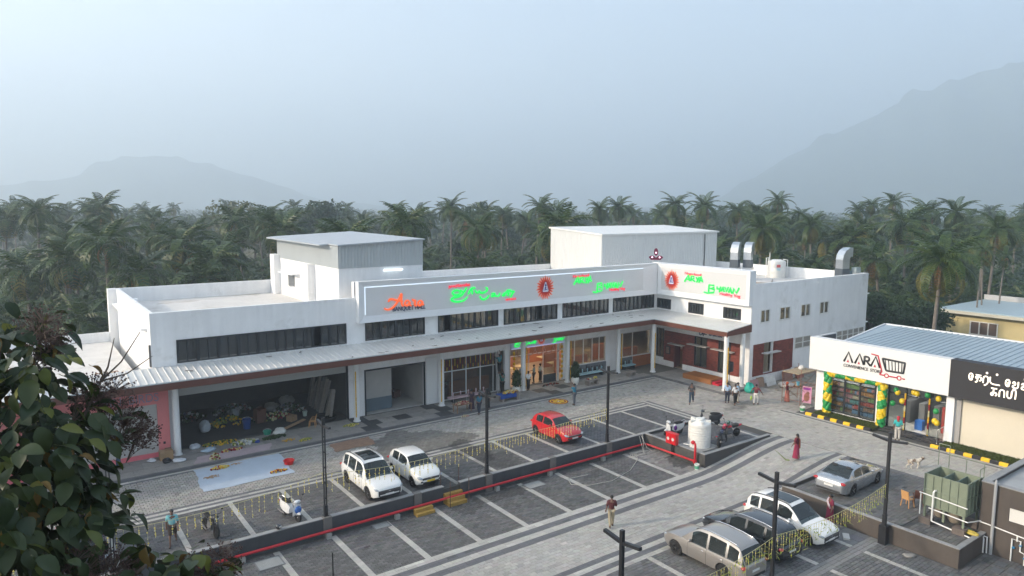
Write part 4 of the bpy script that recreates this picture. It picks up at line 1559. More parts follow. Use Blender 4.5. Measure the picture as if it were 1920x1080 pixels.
# display window with stocked shelves
f = MB()
for yy in (24.9, 26.05, 27.22, 28.38):
    f.box(50.98, 51.08, yy - .06, yy + .06, .2, 2.95)
for zz in (.22, 2.9):
    for a, c in ((24.96, 25.99), (26.11, 27.16), (27.28, 28.32)):
        f.box(50.99, 51.07, a, c, zz - .04, zz + .05)
fo = f.build('display_window', DARKFRAME, ST, world=True)
for yc in (25.475, 26.635, 27.8):
    pane(fo, 51.03, yc, 1.56, 1.03, 2.6, 'X', glassmat('shop_glass', (.85, .88, .88), .93))
b = MB()
b.box(51.75, 51.8, 24.5, 28.7, .1, 3.2)
for zz in np.arange(.3, 2.6, .38):
    b.box(51.3, 51.75, 24.6, 28.6, float(zz), float(zz) + .03)
shelf = b.build('shop_shelf', M('shelf_grey', (.18, .18, .18), .6), ST, world=True)
PACK = [M('pack_' + n_, c, .5) for n_, c in (('cream', (.6, .52, .38)), ('blue', (.12, .25, .42)), ('red', (.5, .08, .06)), ('orange', (.55, .25, .06)), ('green', (.2, .34, .1)), ('pink', (.5, .22, .24)), ('brown', (.24, .14, .08)), ('teal', (.1, .3, .3)))]
pk_mesh = []
for k in range(8):
    b = MB()
    b.box(-.12, .12, -.06, .06, 0, .25)
    pk_mesh.append(b.mesh('packet', PACK[k]))
for zi, zz in enumerate(np.arange(.33, 2.6, .38)):
    y = 24.7
    while y < 28.5:
        k = rnd.randrange(8)
        run = rnd.randint(1, 4)
        sc_ = rnd.uniform(.7, 1.15)
        for q in range(run):
            wq = rnd.uniform(.14, .2)
            if y > 28.5:
                break
            mesh_ob('packet', pk_mesh[k], shelf, (51.42 - 51, y - 20, float(zz)), (0, 0, 0), (1.1, wq / .13, sc_))
            y += wq + .005
b = MB()
b.box(51.25, 61, 9, 29, .0, .06)
b.build('floor', M('tile_pale', (.62, .6, .54), .25, noise=(1, .04)), ST, world=True)
b = MB()
b.box(51.25, 61, 19.5, 19.6, .06, 4.6)
b.box(57.5, 57.6, 19.6, 29, .06, 4.6)
b.box(51.25, 61, 8.4, 8.5, .06, 4.6)
b.build('inner_wall', M('inner_dim', (.25, .24, .22), .8), ST, world=True)
b = MB()
for y0 in (21.6, 22.6, 23.6):
    b.box(53.2, 57, y0 - .2, y0 + .2, .06, 1.7)
ai = b.build('aisle_shelf', M('shelf_grey'), ST, world=True)
b = MB()
for y0 in (21, 23, 25.5, 27.5):
    b.box(52.2, 53.4, y0 - .1, y0 + .1, 3.2, 3.25)
b.box(51.22, 51.3, 24.8, 28.5, 2.99, 3.02)  # added glowing strip above the display window, brightens the shelf fronts
b.build('ceiling_light', M('cool_lamp_and_fill', (.9, .9, .9), emit=(1, .97, .9), estr=9), ST, world=True)
b = MB()
b.box(52.6, 52.9, 20.3, 21.0, .06, 1.9)
b.build('red_display', M('display_red', (.5, .05, .04), .5, noise=(5, .5)), ST, world=True)
b = MB()
b.box(52.0, 52.5, 22.0, 22.5, .06, .75)
b.build('blue_bin', M('bin_blue', (.02, .12, .4), .4), ST, world=True)
# shop entrance
f = MB()
for yy in (20.12, 21.2, 22.75, 23.95):
    f.box(50.98, 51.08, yy - .05, yy + .05, .05, 3.3)
for a, c in ((20.17, 21.15), (21.25, 22.7), (22.8, 23.9)):
    f.box(50.99, 51.07, a, c, 2.62, 2.7)
fo = f.build('entrance_frame', DARKFRAME, ST, world=True)
sg = glassmat('shop_glass')
for a, c, z0, z1 in ((20.17, 21.15, .08, 2.6), (22.8, 23.9, .08, 2.6), (20.17, 21.15, 2.72, 3.28), (21.25, 22.7, 2.72, 3.28), (22.8, 23.9, 2.72, 3.28)):
    pane(fo, 51.03, (a + c) / 2, (z0 + z1) / 2, c - a, z1 - z0, 'X', sg)
BALG, BALY = M('balloon_green', (.01, .26, .06), .3, coat=.3), M('balloon_yellow', (.75, .52, .01), .3, coat=.3)
b = MB()
for k in range(3):
    b.box(50.45 - k * .32, 50.98 - k * .0 if k == 0 else 50.77 - k * .32 + .32 * 0, 19.9, 24.1, -.02, .16 - k * .055)
b.build('granite_step', M('granite_black', (.025, .025, .028), .35), ST, world=True)
b = MB()
b.cyl((50.0, 20.15, 0), (50.0, 20.15, 1.0), .025, n=6)
b.cyl((50.95, 20.15, .1), (50.95, 20.15, 1.05), .025, n=6)
b.cyl((50.0, 20.15, 1.0), (50.95, 20.15, 1.05), .025, n=6)
one('handrail', b, STEEL, 'short steel handrail beside the dark granite steps of the shop', 'handrail')
# balloon arch, balloon by balloon
arch = thing('balloon_arch', 'green and yellow balloon arch round the shop display window', 'balloon arch', (50.6, 26.4, 0))
bal = {}
for nm, mt in (('g', BALG), ('y', BALY)):
    b = MB()
    b.ball((0, 0, 0), (.18, .18, .19), 8, 6)
    bal[nm] = b.mesh('balloon', mt, True)
path = [(28.35, .15 + .14 * k) for k in range(23)] + [(28.35 - .15 * k, 3.3 - .0 * k) for k in range(1, 28)] + [(24.2, 3.2 - .14 * k) for k in range(1, 23)]
for k, (yy, zz) in enumerate(path):
    for q in range(4):
        a = q * math.pi / 2 + k * .32
        ph = (k * .32 / (math.pi / 2) + q) % 4
        c_ = 'g' if ((k + q) // 4) % 2 else 'y'
        d1, d2 = .16 * math.cos(a), .16 * math.sin(a)
        vert = k < 23 or k >= 50
        mesh_ob('balloon', bal[c_], arch, (d1, yy - 26.4 + (d2 if vert else 0), zz + (0 if vert else d2)), (rnd.uniform(-1, 1), rnd.uniform(-1, 1), 0), rnd.uniform(.9, 1.1))
for k, (yy, zz, c_) in enumerate(((23.4, 2.9, 'g'), (23.3, 2.75, 'y'), (22.2, 3.0, 'y'), (22.0, 2.95, 'y'), (21.3, 3.0, 'g'), (20.6, 2.9, 'y'), (20.7, 2.0, 'g'), (20.75, 1.3, 'y'), (20.6, 1.2, 'y'), (22.95, 2.2, 'y'), (23.6, 1.9, 'g'))):
    o = mesh_ob('balloon', bal[c_], None, (50.9, yy, zz), (0, 0, 0), 1.1)
    tag(o, '%s balloon tied to the glass of the shop entrance' % ('green' if c_ == 'g' else 'yellow'), 'balloon', ('green' if c_ == 'g' else 'yellow') + ' balloons at the shop entrance')
# striped kerb and grass strip
KY, KB = YELLOWP, M('kerb_black', (.02, .02, .022), .7)
km = []
for mt in (KY, KB):
    b = MB()
    b.prism([(-.11, 0), (.11, 0), (.11, .2), (-.07, .2), (-.11, .15)], 'Y', -.24, .24)
    km.append(b.mesh('kerb_stone', mt))
ke = thing('striped_kerb', 'yellow and black painted kerb along the grass strip of the shop block', 'kerb', (49.12, 20, 0))
y, k = 28.9, 0
while y > -2:
    if not 20.0 < y < 24.0:
        mesh_ob('kerb_stone', km[k % 2], ke, (0, y - 20, 0))
    y -= .5
    k += 1
b = MB()
b.box(49.24, 50.9, 24.1, 28.9, -.1, .13)
b.box(49.24, 50.9, -6, 19.85, -.1, .13)
structure(b.build('grass_bed', M('bed_soil', (.05, .05, .02), .95)))


def blades(name, rects, n_, h, mat, z0=.13):
    tot = sum((a[1] - a[0]) * (a[3] - a[2]) for a in rects)
    V, F_ = [], []
    for (x0, x1, y0, y1) in rects:
        m_ = int(n_ * (x1 - x0) * (y1 - y0) / tot)
        x, y = NR.uniform(x0, x1, m_), NR.uniform(y0, y1, m_)
        a = NR.uniform(0, 6.28, m_)
        hh = NR.uniform(.5, 1.2, m_) * h
        w_ = .022
        dx, dy = np.cos(a) * w_, np.sin(a) * w_
        lx, ly = NR.normal(0, .4, m_) * hh, NR.normal(0, .4, m_) * hh
        z = np.full(m_, z0)
        V.append(np.stack([np.stack([x - dx, y - dy, z], -1), np.stack([x + dx, y + dy, z], -1), np.stack([x + lx, y + ly, z + hh], -1)], 1).reshape(-1, 3))
    V = np.concatenate(V)
    me = bpy.data.meshes.new(name)
    me.from_pydata(V.tolist(), [], np.arange(len(V)).reshape(-1, 3).tolist())
    me.materials.append(mat)
    o = mesh_ob(name, me)
    o['kind'] = 'stuff'
    return o


blades('grass', [(49.24, 50.9, 24.1, 28.9), (49.24, 50.9, 6, 19.85)], 16000, .09, GRASS)

# ------------------------------------------------------------------ retaining walls
LBL = 'cement capped dark grey retaining wall '


def wall_thing(label, segs, mat, cap=True):
    x0, x1, y0, y1 = segs[0][:4]
    o = thing('retaining_wall', label, 'wall', (x0, y0, 0))
    b, c = MB(), MB()
    for (x0, x1, y0, y1, zb, zt) in segs:
        b.box(x0, x1, y0, y1, zb, zt - .03)
        c.box(x0 - .012, x1 + .012, y0 - .012, y1 + .012, zt - .03, zt + .012)
    b.build('wall_body', mat, o, world=True)
    c.build('wall_cap', GREYCAP, o, world=True)
    return o


W1 = wall_thing('long dark grey retaining wall between the upper and lower car bays', [(-22, 19.05, 32.8, 33.05, -.9, .15), (20.15, 35.2, 32.8, 33.05, -.9, .15)], GREYW)
for x in (2.8, 7.4, 12.26, 17.4, 22.1, 26.95, 31.8):
    b = MB()
    b.box(x - .22, x + .22, 32.72, 33.07, -.85, .19)
    b.build('pilaster', M('pilaster_cement', (.15, .14, .13), .85, noise=(2, .15)), W1, world=True)
wall_thing('low grey brown wall round the white water tank platform', [(35.23, 35.45, 27.62, 33.05, -.85, .15), (35.46, 42.2, 27.62, 27.84, -.8, .15), (35.46, 40.9, 32.83, 33.04, -.2, .15)], M('tank_wall_paint', (.07, .065, .062), .8, noise=(1.5, .15), streak=.1))
wall_thing('brown grey retaining wall below the silver sedan and the green tank', [(34.8, 35.03, 12.72, 21.85, -.9, .15), (35.04, 37.73, 12.72, 12.94, -.9, .15), (35.04, 38.9, 21.65, 21.85, -.5, .15)], BROWNW)

# lamps
def lamp(x, y, zb, zt, label, twin, arms, grp='black street lamps of the car park'):
    o = thing('street_lamp', label, 'street lamp', (x, y, zb), 0, grp)
    h = zt - zb
    b = MB()
    b.box(-.13, .13, -.13, .13, 0, .03)
    b.box(-.085, .085, -.085, .085, .03, .55)
    b.build('base', BLACK, o)
    b = MB()
    if twin:
        b.box(-.08, -.035, -.05, .05, .55, h)
        b.box(.035, .08, -.05, .05, .55, h)
        zz = .9
        while zz < h - .3:
            b.box(-.034, .034, -.04, .04, zz, zz + .06)
            zz += .8
        b.box(-.034, .034, -.045, .045, h - .35, h - .01)
    else:
        b.box(-.065, .065, -.065, .065, .55, h)
    b.build('pole', BLACK, o)
    for s_ in arms:
        b = MB()
        b.obox((0, s_ * .46, h - .42 + .05), (.13, .76, .11), (R(8) * s_, 0, 0))
        a_ = b.build('lamp_arm', BLACK, o)
        b = MB()
        b.obox((0, s_ * .55, h - .42), (.1, .5, .012), (R(8) * s_, 0, 0))
        b.build('lens', M('lamp_lens', (.3, .3, .3), .3), a_)
    return o


LZ = .19
lamp(2.83, 33.0, LZ, 5.25, 'twin post black lamp half hidden by the big leafed tree', True, (1, -1))
lamp(12.26, 33.0, LZ, 5.3, 'twin post black lamp behind the blue and white scooter', True, (1, -1))
lamp(22.1, 33.0, LZ, 5.3, 'twin post black lamp between the white car and the red car', True, (1, -1))
lamp(31.8, 33.0, LZ, 5.35, 'twin post black lamp just past the red hatchback', True, (1, -1))
lamp(34.5, 16.0, .16, 4.9, 'square black lamp beside the silver sedan', False, (1, -1))
lamp(24.66, 15.74, -.8, 5.2, 'square black cross headed lamp rising in front of the black suv', False, (1, -1))
lamp(15.9, 15.69, -.8, 5.2, 'square black cross headed lamp at the bottom edge of the photo', False, (1, -1))
b = MB()
b.box(34.32, 34.68, 15.82, 16.18, -.85, .16)
one('lamp_plinth', b, BLACK, 'black plinth under the lamp beside the silver sedan', 'plinth')

# ------------------------------------------------------------------ fire main, hose box, water tank
pp = thing('fire_pipe', 'long red fire main running along the foot of the grey wall', 'pipe', (5, 32.55, -.45))
b = MB()
b.tube([(-3, 32.5, -.45), (18.9, 32.5, -.42)], .07, 10)
b.tube([(20.25, 32.5, -.42), (34.75, 32.5, -.45), (34.92, 32.45, -.45), (34.98, 32.3, -.45), (34.98, 28.3, -.4), (34.98, 28.1, -.4)], .07, 10)
b.tube([(18.9, 32.5, -.42), (20.25, 32.5, -.42)], .07, 10)
b.build('main_run', REDP, pp, smooth=40, world=True)
b = MB()
b.tube([(34.98, 28.2, -.42), (34.98, 28.2, .62), (35.0, 28.24, .72), (35.05, 28.36, .76), (35.1, 28.5, .74)], .075, 10)
b.lathe((34.98, 28.2, 0), [(.12, -.52), (.12, -.3)], 10)
b.build('riser', REDP, pp, smooth=40, world=True)
b = MB()
b.ball((35.02, 28.42, .78), (.15, .15, .13), 10, 6)
b.build('valve', REDP, pp, smooth=True, world=True)
b = MB()
b.cyl((35.1, 28.55, .55), (35.15, 29.3, .42), .03, n=6)
b.cyl((35.05, 28.45, .62), (35.3, 28.75, .6), .03, n=6)
b.build('branch_pipe', WHITEPIPE, pp, world=True)
for x in (8.0, 12.2, 16, 22.5, 26.5, 31):
    b = MB()
    b.box(x - .12, x + .12, 32.38, 32.62, -.85, -.53)
    b.build('pipe_block', CEMENT, pp, world=True)
hb = thing('hose_box', 'red double door fire hose box on a black post beside the water tank', 'fire hose box', (35.05, 30.2, -.8))
b = MB()
b.box(-.04, .04, -.05, .05, 0, 1.0)
b.build('post', BLACK, hb)
b = MB()
b.box(-.14, .14, -.42, .42, 1.0, 1.7)
b.box(-.17, .17, -.45, .45, 1.701, 1.74)
b.build('cabinet', M('hose_red', (.55, .012, .02), .35), hb)
for s_ in (-1, 1):
    b = MB()
    b.box(-.165, -.142, s_ * .205 - .185, s_ * .205 + .185, 1.05, 1.65)
    d_ = b.build('door', M('hose_red'), hb)
    b = MB()
    b.lathe((-.168, s_ * .205, 1.35), [(.11, -.0), (.11, -.012), (0.0, -.012)], 14, axis='X')
    b.build('window', M('hose_window', (.55, .5, .48), .2), d_)
WT = thing('water_tank', 'white ribbed plastic water tank on the raised platform', 'water tank', (36.65, 29.25, 0))
prof = [(.0, .0), (.72, .0), (.74, .04)]
z = .1
while z < 1.4:
    prof += [(.74, z), (.725, z + .03), (.725, z + .06), (.74, z + .09)]
    z += .17
prof += [(.74, 1.5), (.72, 1.6), (.6, 1.7), (.35, 1.76), (0, 1.78)]
b = MB()
b.lathe((0, 0, 0), prof, 32)
b.build('tank_body', WHITEPLASTIC, WT, smooth=35)
b = MB()
b.lathe((0, 0, 0), [(.27, 1.74), (.27, 1.86), (.24, 1.9), (0, 1.91)], 18)
b.build('lid', WHITEPLASTIC, WT, smooth=35)
b = MB()
for k in range(5):
    a = 2 * math.pi * k / 5 + .3
    b.obox((.55 * math.cos(a), .55 * math.sin(a), 1.72), (.3, .16, .2), (0, 0, a))
b.build('lifting_lug', WHITEPLASTIC, WT)
b = MB()
b.box(35.6, 37.6, 28.3, 30.2, -.02, .03)
structure(b.build('tank_pad', CEMENT))
b = MB()
pts = []
for k in range(70):
    a = k * .33
    rr = .25 + .45 * (k / 70) + .08 * math.sin(k * 1.7)
    pts.append((33.9 + rr * math.cos(a) * 1.3, 32.0 + rr * math.sin(a) * .6, -.76 + .02 * math.sin(k)))
pts += [(33.0, 31.3, -.77), (31.2, 30.2, -.77), (29, 29.6, -.77), (27.4, 29.9, -.77), (26.6, 30.6, -.77), (27.0, 31.4, -.77), (28.5, 31.2, -.77)]
b.tube(pts, .018, 5)
b.tube([(35.0, 32.9, .17), (34.9, 32.7, .1), (34.6, 32.3, -.5), (34.3, 32.0, -.75)], .02, 5)
b.tube([(34.9, 33.0, .17), (34.8, 32.7, .05), (34.8, 32.2, -.6), (34.9, 31.8, -.75)], .02, 5)
b.tube([(34.6, 33.3, .05), (34.7, 32.9, .2), (34.6, 32.6, -.2), (34.1, 31.8, -.74), (33.4, 31.9, -.7)], .02, 5)
one('water_hose', b, M('hose_pale', (.45, .43, .38), .5), 'pale tangled water hose lying at the corner of the grey walls', 'hose')


def bucket(name, x, y, z, r, h, col, label, mat2=None, rz=0):
    o = thing(name, label, 'bucket' if name != 'basin' else 'basin', (x, y, z))
    b = MB()
    b.lathe((0, 0, 0), [(0, .0), (r * .78, .0), (r, h), (r * 1.06, h), (r * 1.06, h - .03), (r * .97, h - .03), (r * .76, .03), (0, .03)], 18)
    b.build('pail', col, o, smooth=40)
    if mat2:
        b = MB()
        b.lathe((0, 0, 0), [(r * .805 + .006, h * .2), (r * .95 + .006, h * .75)], 18)
        b.build('wrapper', mat2, o, smooth=40)
    b = MB()
    b.tube([(-r, 0, h - .02)] + [(-r * math.cos(a), r * .5 * math.sin(a), h + .1 * math.sin(a)) for a in (.5, 1.1, 1.6, 2.1, 2.7)] + [(r, 0, h - .02)], .008, 5)
    b.build('handle', STEEL, o)
    return o


bucket('paint_bucket', 34.75, 27.85, -.8, .16, .38, M('bucket_white', (.72, .72, .7), .4), 'white and green paint bucket at the foot of the red riser', M('bucket_label', (.1, .35, .22), .5))
bucket('basin', 13.25, 41.7, 0, .33, .26, M('basin_red', (.6, .012, .012), .35), 'red plastic basin beside the blue tarpaulin')
bucket('paint_bucket', 49.6, 29.75, 0, .2, .4, M('bucket_white'), 'white and green paint bucket under the scaffold by the shop', M('bucket_green', (.05, .32, .12), .5))

# steps, covers, bollard
def steps(x, y, z, n_, w_, d_, h_, label, mat):
    o = thing('yellow_steps', label, 'steps', (x, y, z))
    for k in range(n_):
        b = MB()
        b.box(-w_ / 2, w_ / 2, -d_ * (n_ - k) + d_ * 0, -d_ * (n_ - k - 1), 0, h_ * (k + 1)) if 0 else b.box(-w_ / 2, w_ / 2, d_ * k, d_ * (k + 1) - .004, 0, h_ * (k + 1))
        b.build('step', mat, o)
    return o


STY = M('step_yellow', (.34, .21, .045), .6, noise=(4, .2))
steps(19.6, 32.1, -.8, 3, 1.15, .24, .19, 'yellow painted three step flight in the gap of the grey wall', STY)
steps(17.5, 32.0, -.8, 2, 1.1, .22, .16, 'yellow painted low double step standing below the red pipe', STY)
RUST = M('rusty_rod', (.09, .05, .035), .8)
for x, y, lb in ((19.0, 33.1, 'upper rusty post left of the yellow steps'), (19.0, 32.0, 'lower rusty post left of the yellow steps'), (20.22, 33.1, 'upper rusty post right of the yellow steps'), (20.22, 32.0, 'lower rusty post right of the yellow steps')):
    b = MB()
    b.cyl((0, 0, 0), (0, 0, 1.0 + (0 if y > 33 else .5)), .022, n=6)
    one('handrail_post', b, RUST, lb, 'post', (x, y, .0 if y > 33 else -.8), group='posts of the yellow steps')
b = MB()
b.cyl((0, 0, 0), (0, 0, 1.1), .035, n=8)
one('rod_post', b, BLACKM, 'single thin dark rod standing on the lower bays', 'post', (11.0, 28.9, -.8))
CV = M('cover_cement', (.27, .28, .27), .85, noise=(2, .12))
for x, y, w_, d_, lb in ((9.0, 31.7, 1.15, .95, 'large square cement manhole cover near the leafy tree'), (14.95, 32.25, .85, .6, 'cement manhole cover below the white suv'), (24.8, 31.9, 1.2, .75, 'cement manhole cover below the red pipe in the middle bays')):
    o = thing('manhole_cover', lb, 'manhole cover', (x, y, -.8))
    b = MB()
    b.box(-w_ / 2, w_ / 2, -d_ / 2, d_ / 2, -.01, .02)
    b.build('cover', CV, o)
    b = MB()
    for sx in (-1, 1):
        b.box(sx * w_ / 2 - .03, sx * w_ / 2 + .03, -d_ / 2 - .03, d_ / 2 + .03, -.01, .028)
        b.box(-w_ / 2 + .03, w_ / 2 - .03, sx * d_ / 2 - .03, sx * d_ / 2 + .03, -.01, .026)
    b.build('frame', M('cover_frame', (.16, .16, .16), .7), o)

# ------------------------------------------------------------------ treatment tank and pump house
GT = thing('treatment_tank', 'open green steel treatment tank on legs beside the brown pump house', 'tank', (37.7, 14.3, 0))
SAGE = M('sage_green_steel', (.20, .235, .17), .55, noise=(3, .1), streak=.12)
SAGEI = M('sage_green_inner', (.16, .21, .18), .6, noise=(3, .15))
x0, x1, y0, y1, z0, z1 = 36.85, 38.5, 13.35, 15.25, .95, 2.55
b = MB()
b.box(x0, x0 + .03, y0, y1, z0, z1)
b.box(x1 - .03, x1, y0, y1, z0, z1)
b.box(x0 + .03, x1 - .03, y0, y0 + .03, z0, z1)
b.box(x0 + .03, x1 - .03, y1 - .03, y1, z0, z1)
b.box(x0 + .03, x1 - .03, y0 + .03, y1 - .03, z0, z0 + .04)
b.build('shell', SAGE, GT, world=True)
b = MB()
b.box(x0 + .031, x1 - .031, 14.55, 14.58, z0 + .05, z1 - .12)
b.box(x0 + .031, x1 - .031, 13.95, 13.98, z0 + .05, z1 - .12)
b.box(x0 + .031, x1 - .031, y0 + .031, y1 - .031, z0 + .7, z0 + .74)
b.build('partition', SAGEI, GT, world=True)
b = MB()
for yy in np.linspace(y0, y1, 6):
    b.box(x0 - .05, x0 - .002, float(yy) - .025, float(yy) + .025, z0, z1 + .02)
for zz in (z0, (z0 + z1) / 2, z1):
    b.box(x0 - .045, x0 - .003, y0, y1, zz - .025, zz + .025)
    b.box(x0, x1, y0 - .045, y0 - .003, zz - .025, zz + .025)
for xx in np.linspace(x0, x1, 5):
    b.box(float(xx) - .025, float(xx) + .025, y0 - .05, y0 - .002, z0, z1 + .02)
b.build('stiffener', SAGE, GT, world=True)
for xx in (x0 + .06, x1 - .06):
    for yy in (y0 + .06, (y0 + y1) / 2, y1 - .06):
        b = MB()
        b.box(xx - .05, xx + .05, yy - .05, yy + .05, .3, z0 - .002)
        b.build('leg', SAGE, GT, world=True)
b = MB()
b.box(x0 - .2, x0 + .3, y1 - .45, y1 + .1, -.02, .32)
b.box(x0 - .2, x0 + .3, y0 - .1, y0 + .45, -.02, .32)
b.box(x1 - .4, x1 + .1, y0 - .1, y1 + .1, -.02, .3)
b.build('plinth', M('plinth_brown', (.14, .115, .1), .85, noise=(2, .2)), GT, world=True)
b = MB()
for a, c in (((38.6, 15.4, 2.55), (38.6, 15.4, 3.7)), ((38.6, 14.9, 2.55), (38.6, 14.9, 3.7)), ((38.6, 15.4, 3.7), (38.6, 14.9, 3.7)), ((38.6, 14.9, 3.25), (38.6, 13.3, 3.25)), ((38.6, 14.1, 2.5), (38.6, 14.1, 3.25)), ((38.6, 13.3, 2.5), (38.6, 13.3, 3.25)),
             ((38.0, 13.25, 3.1), (38.6, 13.25, 3.1)), ((38.0, 13.25, 2.5), (38.0, 13.25, 3.1))):
    b.cyl(a, c, .022, n=6)
b.build('railing', SAGE, GT, world=True)
b = MB()
b.lathe((37.4, 14.0, .3), [(.22, 0), (.3, .15), (.3, .5), (.12, .6), (0, .62)], 14)
b.lathe((37.5, 14.7, .3), [(.2, 0), (.27, .15), (.27, .45), (.1, .55), (0, .57)], 14)
b.build('filter_vessel', M('vessel_tan', (.26, .22, .17), .5), GT, smooth=40, world=True)
b = MB()
b.tube([(36.7, 15.4, 1.55), (36.7, 13.2, 1.42)], .03, 6)
b.tube([(36.68, 14.75, .25), (36.68, 14.75, 1.72), (36.74, 14.72, 1.82), (36.86, 14.7, 1.8)], .045, 6)
b.tube([(36.68, 14.75, .25), (36.7, 13.0, .05), (37.4, 12.85, .0)], .035, 6)
b.tube([(36.75, 14.95, .85), (36.8, 13.2, .72), (37.74, 12.98, .65)], .03, 6)
b.tube([(36.74, 15.35, 1.5), (36.74, 15.35, .4)], .03, 6)
b.build('pipework', WHITEPIPE, GT, world=True)

PH = thing('pump_house', 'brown grey flat roofed pump house with outside white pipework', 'building', (38, 9, -.8))
b = MB()
wall(b, 5, 13.05, -.85, 2.62, [(10.3, 11.85, 1.05, 1.72)], .2, fx(37.75))
b.box(37.95, 44, 12.85, 13.05, -.85, 2.62)
b.box(43.8, 44, 5, 12.85, -.85, 2.62)
b.box(37.95, 43.8, 5, 5.2, -.85, 2.62)
b.build('wall', BROWNW, PH, world=True)
b = MB()
b.box(37.96, 43.79, 5.21, 12.84, 2.3, 2.42)
b.build('roof', M('roof_cement', (.33, .34, .34), .85, noise=(1, .12)), PH, world=True)
b = MB()
b.box(37.72, 38.05, 5, 13.08, 2.625, 2.67)
b.box(38.05, 44, 12.75, 13.08, 2.625, 2.67)
b.build('coping', GREYCAP, PH, world=True)
b = MB()
b.box(37.78, 37.84, 10.32, 11.83, 1.07, 1.7)
b.build('window', M('panel_white', (.66, .64, .6), .5), PH, world=True)
b = MB()
b.cyl((37.62, 12.42, -.8), (37.62, 12.42, 2.75), .075, n=10)
b.cyl((37.62, 12.42, 2.75), (37.62, 12.42, 2.95), .075, .03, n=10)
b.build('downpipe', GREYPIPE, PH, smooth=40, world=True)
b = MB()
b.tube([(37.7, 13.0, .62), (37.66, 12.6, .62), (37.66, 10.9, .48)], .03, 6)
b.tube([(37.66, 11.6, -.8), (37.66, 11.6, .3), (37.66, 11.25, .3), (37.66, 11.25, -.2), (37.66, 11.05, -.25), (37.66, 11.05, -.8)], .035, 6)
b.tube([(37.66, 11.4, .52), (37.66, 11.4, .25)], .035, 6)
b.tube([(37.66, 11.0, .5), (37.66, 11.0, -.1), (37.66, 10.8, -.2)], .035, 6)
b.tube([(37.4, 12.9, .05), (37.45, 12.75, .05), (37.5, 12.7, -.1), (37.5, 12.7, -.8)], .035, 6)
b.tube([(37.4, 12.95, .08), (37.6, 12.6, .0), (37.6, 12.58, -.8)], .035, 6)
b.build('pipework', WHITEPIPE, PH, world=True)
b = MB()
for y, z in ((11.52, -.1), (11.25, .1), (11.05, -.45)):
    b.box(37.6, 37.72, y - .05, y + .05, z - .03, z + .03)
b.build('valve_handle', M('valve_blue', (.03, .2, .4), .4), PH, world=True)
for x, y, lb in ((36.9, 11.7, 'dark stone slab closest to the white corner pipes of the pump house'), (36.6, 11.1, 'dark stone slab in front of the blue valve handles'), (36.8, 10.4, 'dark stone slab furthest right along the pump house'), (36.1, 11.6, 'dark stone slab furthest out from the pump house wall')):
    b = MB()
    b.box(-.28, .28, -.2, .2, 0, .025)
    one('stepping_stone', b, M('stone_dark', (.1, .11, .12), .7, noise=(3, .2)), lb, 'slab', (x, y, -.8), .05, group='stone slabs by the pump house')

# ------------------------------------------------------------------ roof equipment
def elbow_duct(x, y, z, label, rz, s_=1.0):
    o = thing('exhaust_duct', label, 'exhaust duct', (x, y, z), rz, 'galvanised exhaust ducts on the roof')
    b = MB()
    w_ = .55 * s_
    secs = [(0, 1.5), (0, 2.6), (.08, 3.0), (.3, 3.33), (.65, 3.5), (1.0, 3.5)]
    nrm = [(1, 0), (1, 0), (.95, -.3), (.75, -.66), (.3, -.95), (0, -1)]
    rows = []
    for (px_, pz), (nx, nz) in zip(secs, nrm):
        rows.append([(px_ * s_ - nx * w_, -w_, pz * s_ - nz * w_), (px_ * s_ + nx * w_, -w_, pz * s_ + nz * w_), (px_ * s_ + nx * w_, w_, pz * s_ + nz * w_), (px_ * s_ - nx * w_, w_, pz * s_ - nz * w_)])
    vs_ = [p for r_ in rows for p in r_]
    fs = []
    for i in range(len(rows) - 1):
        for k in range(4):
            fs.append((i * 4 + k, i * 4 + (k + 1) % 4, i * 4 + 4 + (k + 1) % 4, i * 4 + 4 + k))
    b.add(vs_, fs)
    b.build('elbow', GALV, o)
    b = MB()
    b.box(-.6 * s_, .6 * s_, -.6 * s_, .6 * s_, .25, 1.5 * s_ - .002)
    b.build('fan_housing', M('fan_dark', (.06, .075, .09), .5), o)
    b = MB()
    b.lathe((.9 * s_, 0, .8 * s_), [(.0, -.3), (.42 * s_, -.3), (.5 * s_, 0), (.42 * s_, .3), (0, .3)], 14, axis='Y')
    b.build('motor', M('motor_teal', (.07, .14, .18), .4), o, smooth=40)
    b = MB()
    b.box(-.7 * s_, 1.3 * s_, -.6 * s_, .6 * s_, 0, .24)
    b.build('stand', GALV, o)
    return o


elbow_duct(64.2, 47.3, 9.1, 'galvanised elbow exhaust duct closest to the tall metal hall', R(20), .74)
elbow_duct(65.4, 46.5, 9.1, 'galvanised elbow exhaust duct second from the tall metal hall', R(20), .74)
elbow_duct(70.4, 38.6, 8.3, 'galvanised elbow exhaust duct alone on the far roof corner', R(-15), .85)
RT = thing('rooftop_tank', 'white rooftop water tank with a red label and pipes', 'water tank', (70.9, 46.6, 7.95))
RT.scale = (.96, .96, 1.18)
b = MB()
b.lathe((0, 0, 0), [(0, 0), (1.0, 0), (1.02, .3), (1.0, .33), (1.02, .36), (1.02, .9), (1.0, .93), (1.02, .96), (1.02, 1.5), (.95, 1.6), (.5, 1.72), (0, 1.75)], 26)
b.build('tank_body', WHITEPLASTIC, RT, smooth=35)
b = MB()
b.obox((-.72, -.74, 1.15), (.03, .42, .26), (0, 0, R(45)))
b.build('label_red', M('label_red', (.55, .1, .1), .5), RT)
b = MB()
b.obox((-.72, -.74, .85), (.03, .42, .22), (0, 0, R(45)))
b.build('label_blue', M('label_pale_blue', (.4, .6, .65), .5), RT)
b = MB()
b.tube([(-1.2, .6, 0), (-1.2, .6, 1.9), (-.8, .6, 1.9), (-.8, .6, 1.5)], .05, 6)
b.tube([(-1.0, .3, 0), (-1.0, .3, 2.4)], .05, 6)
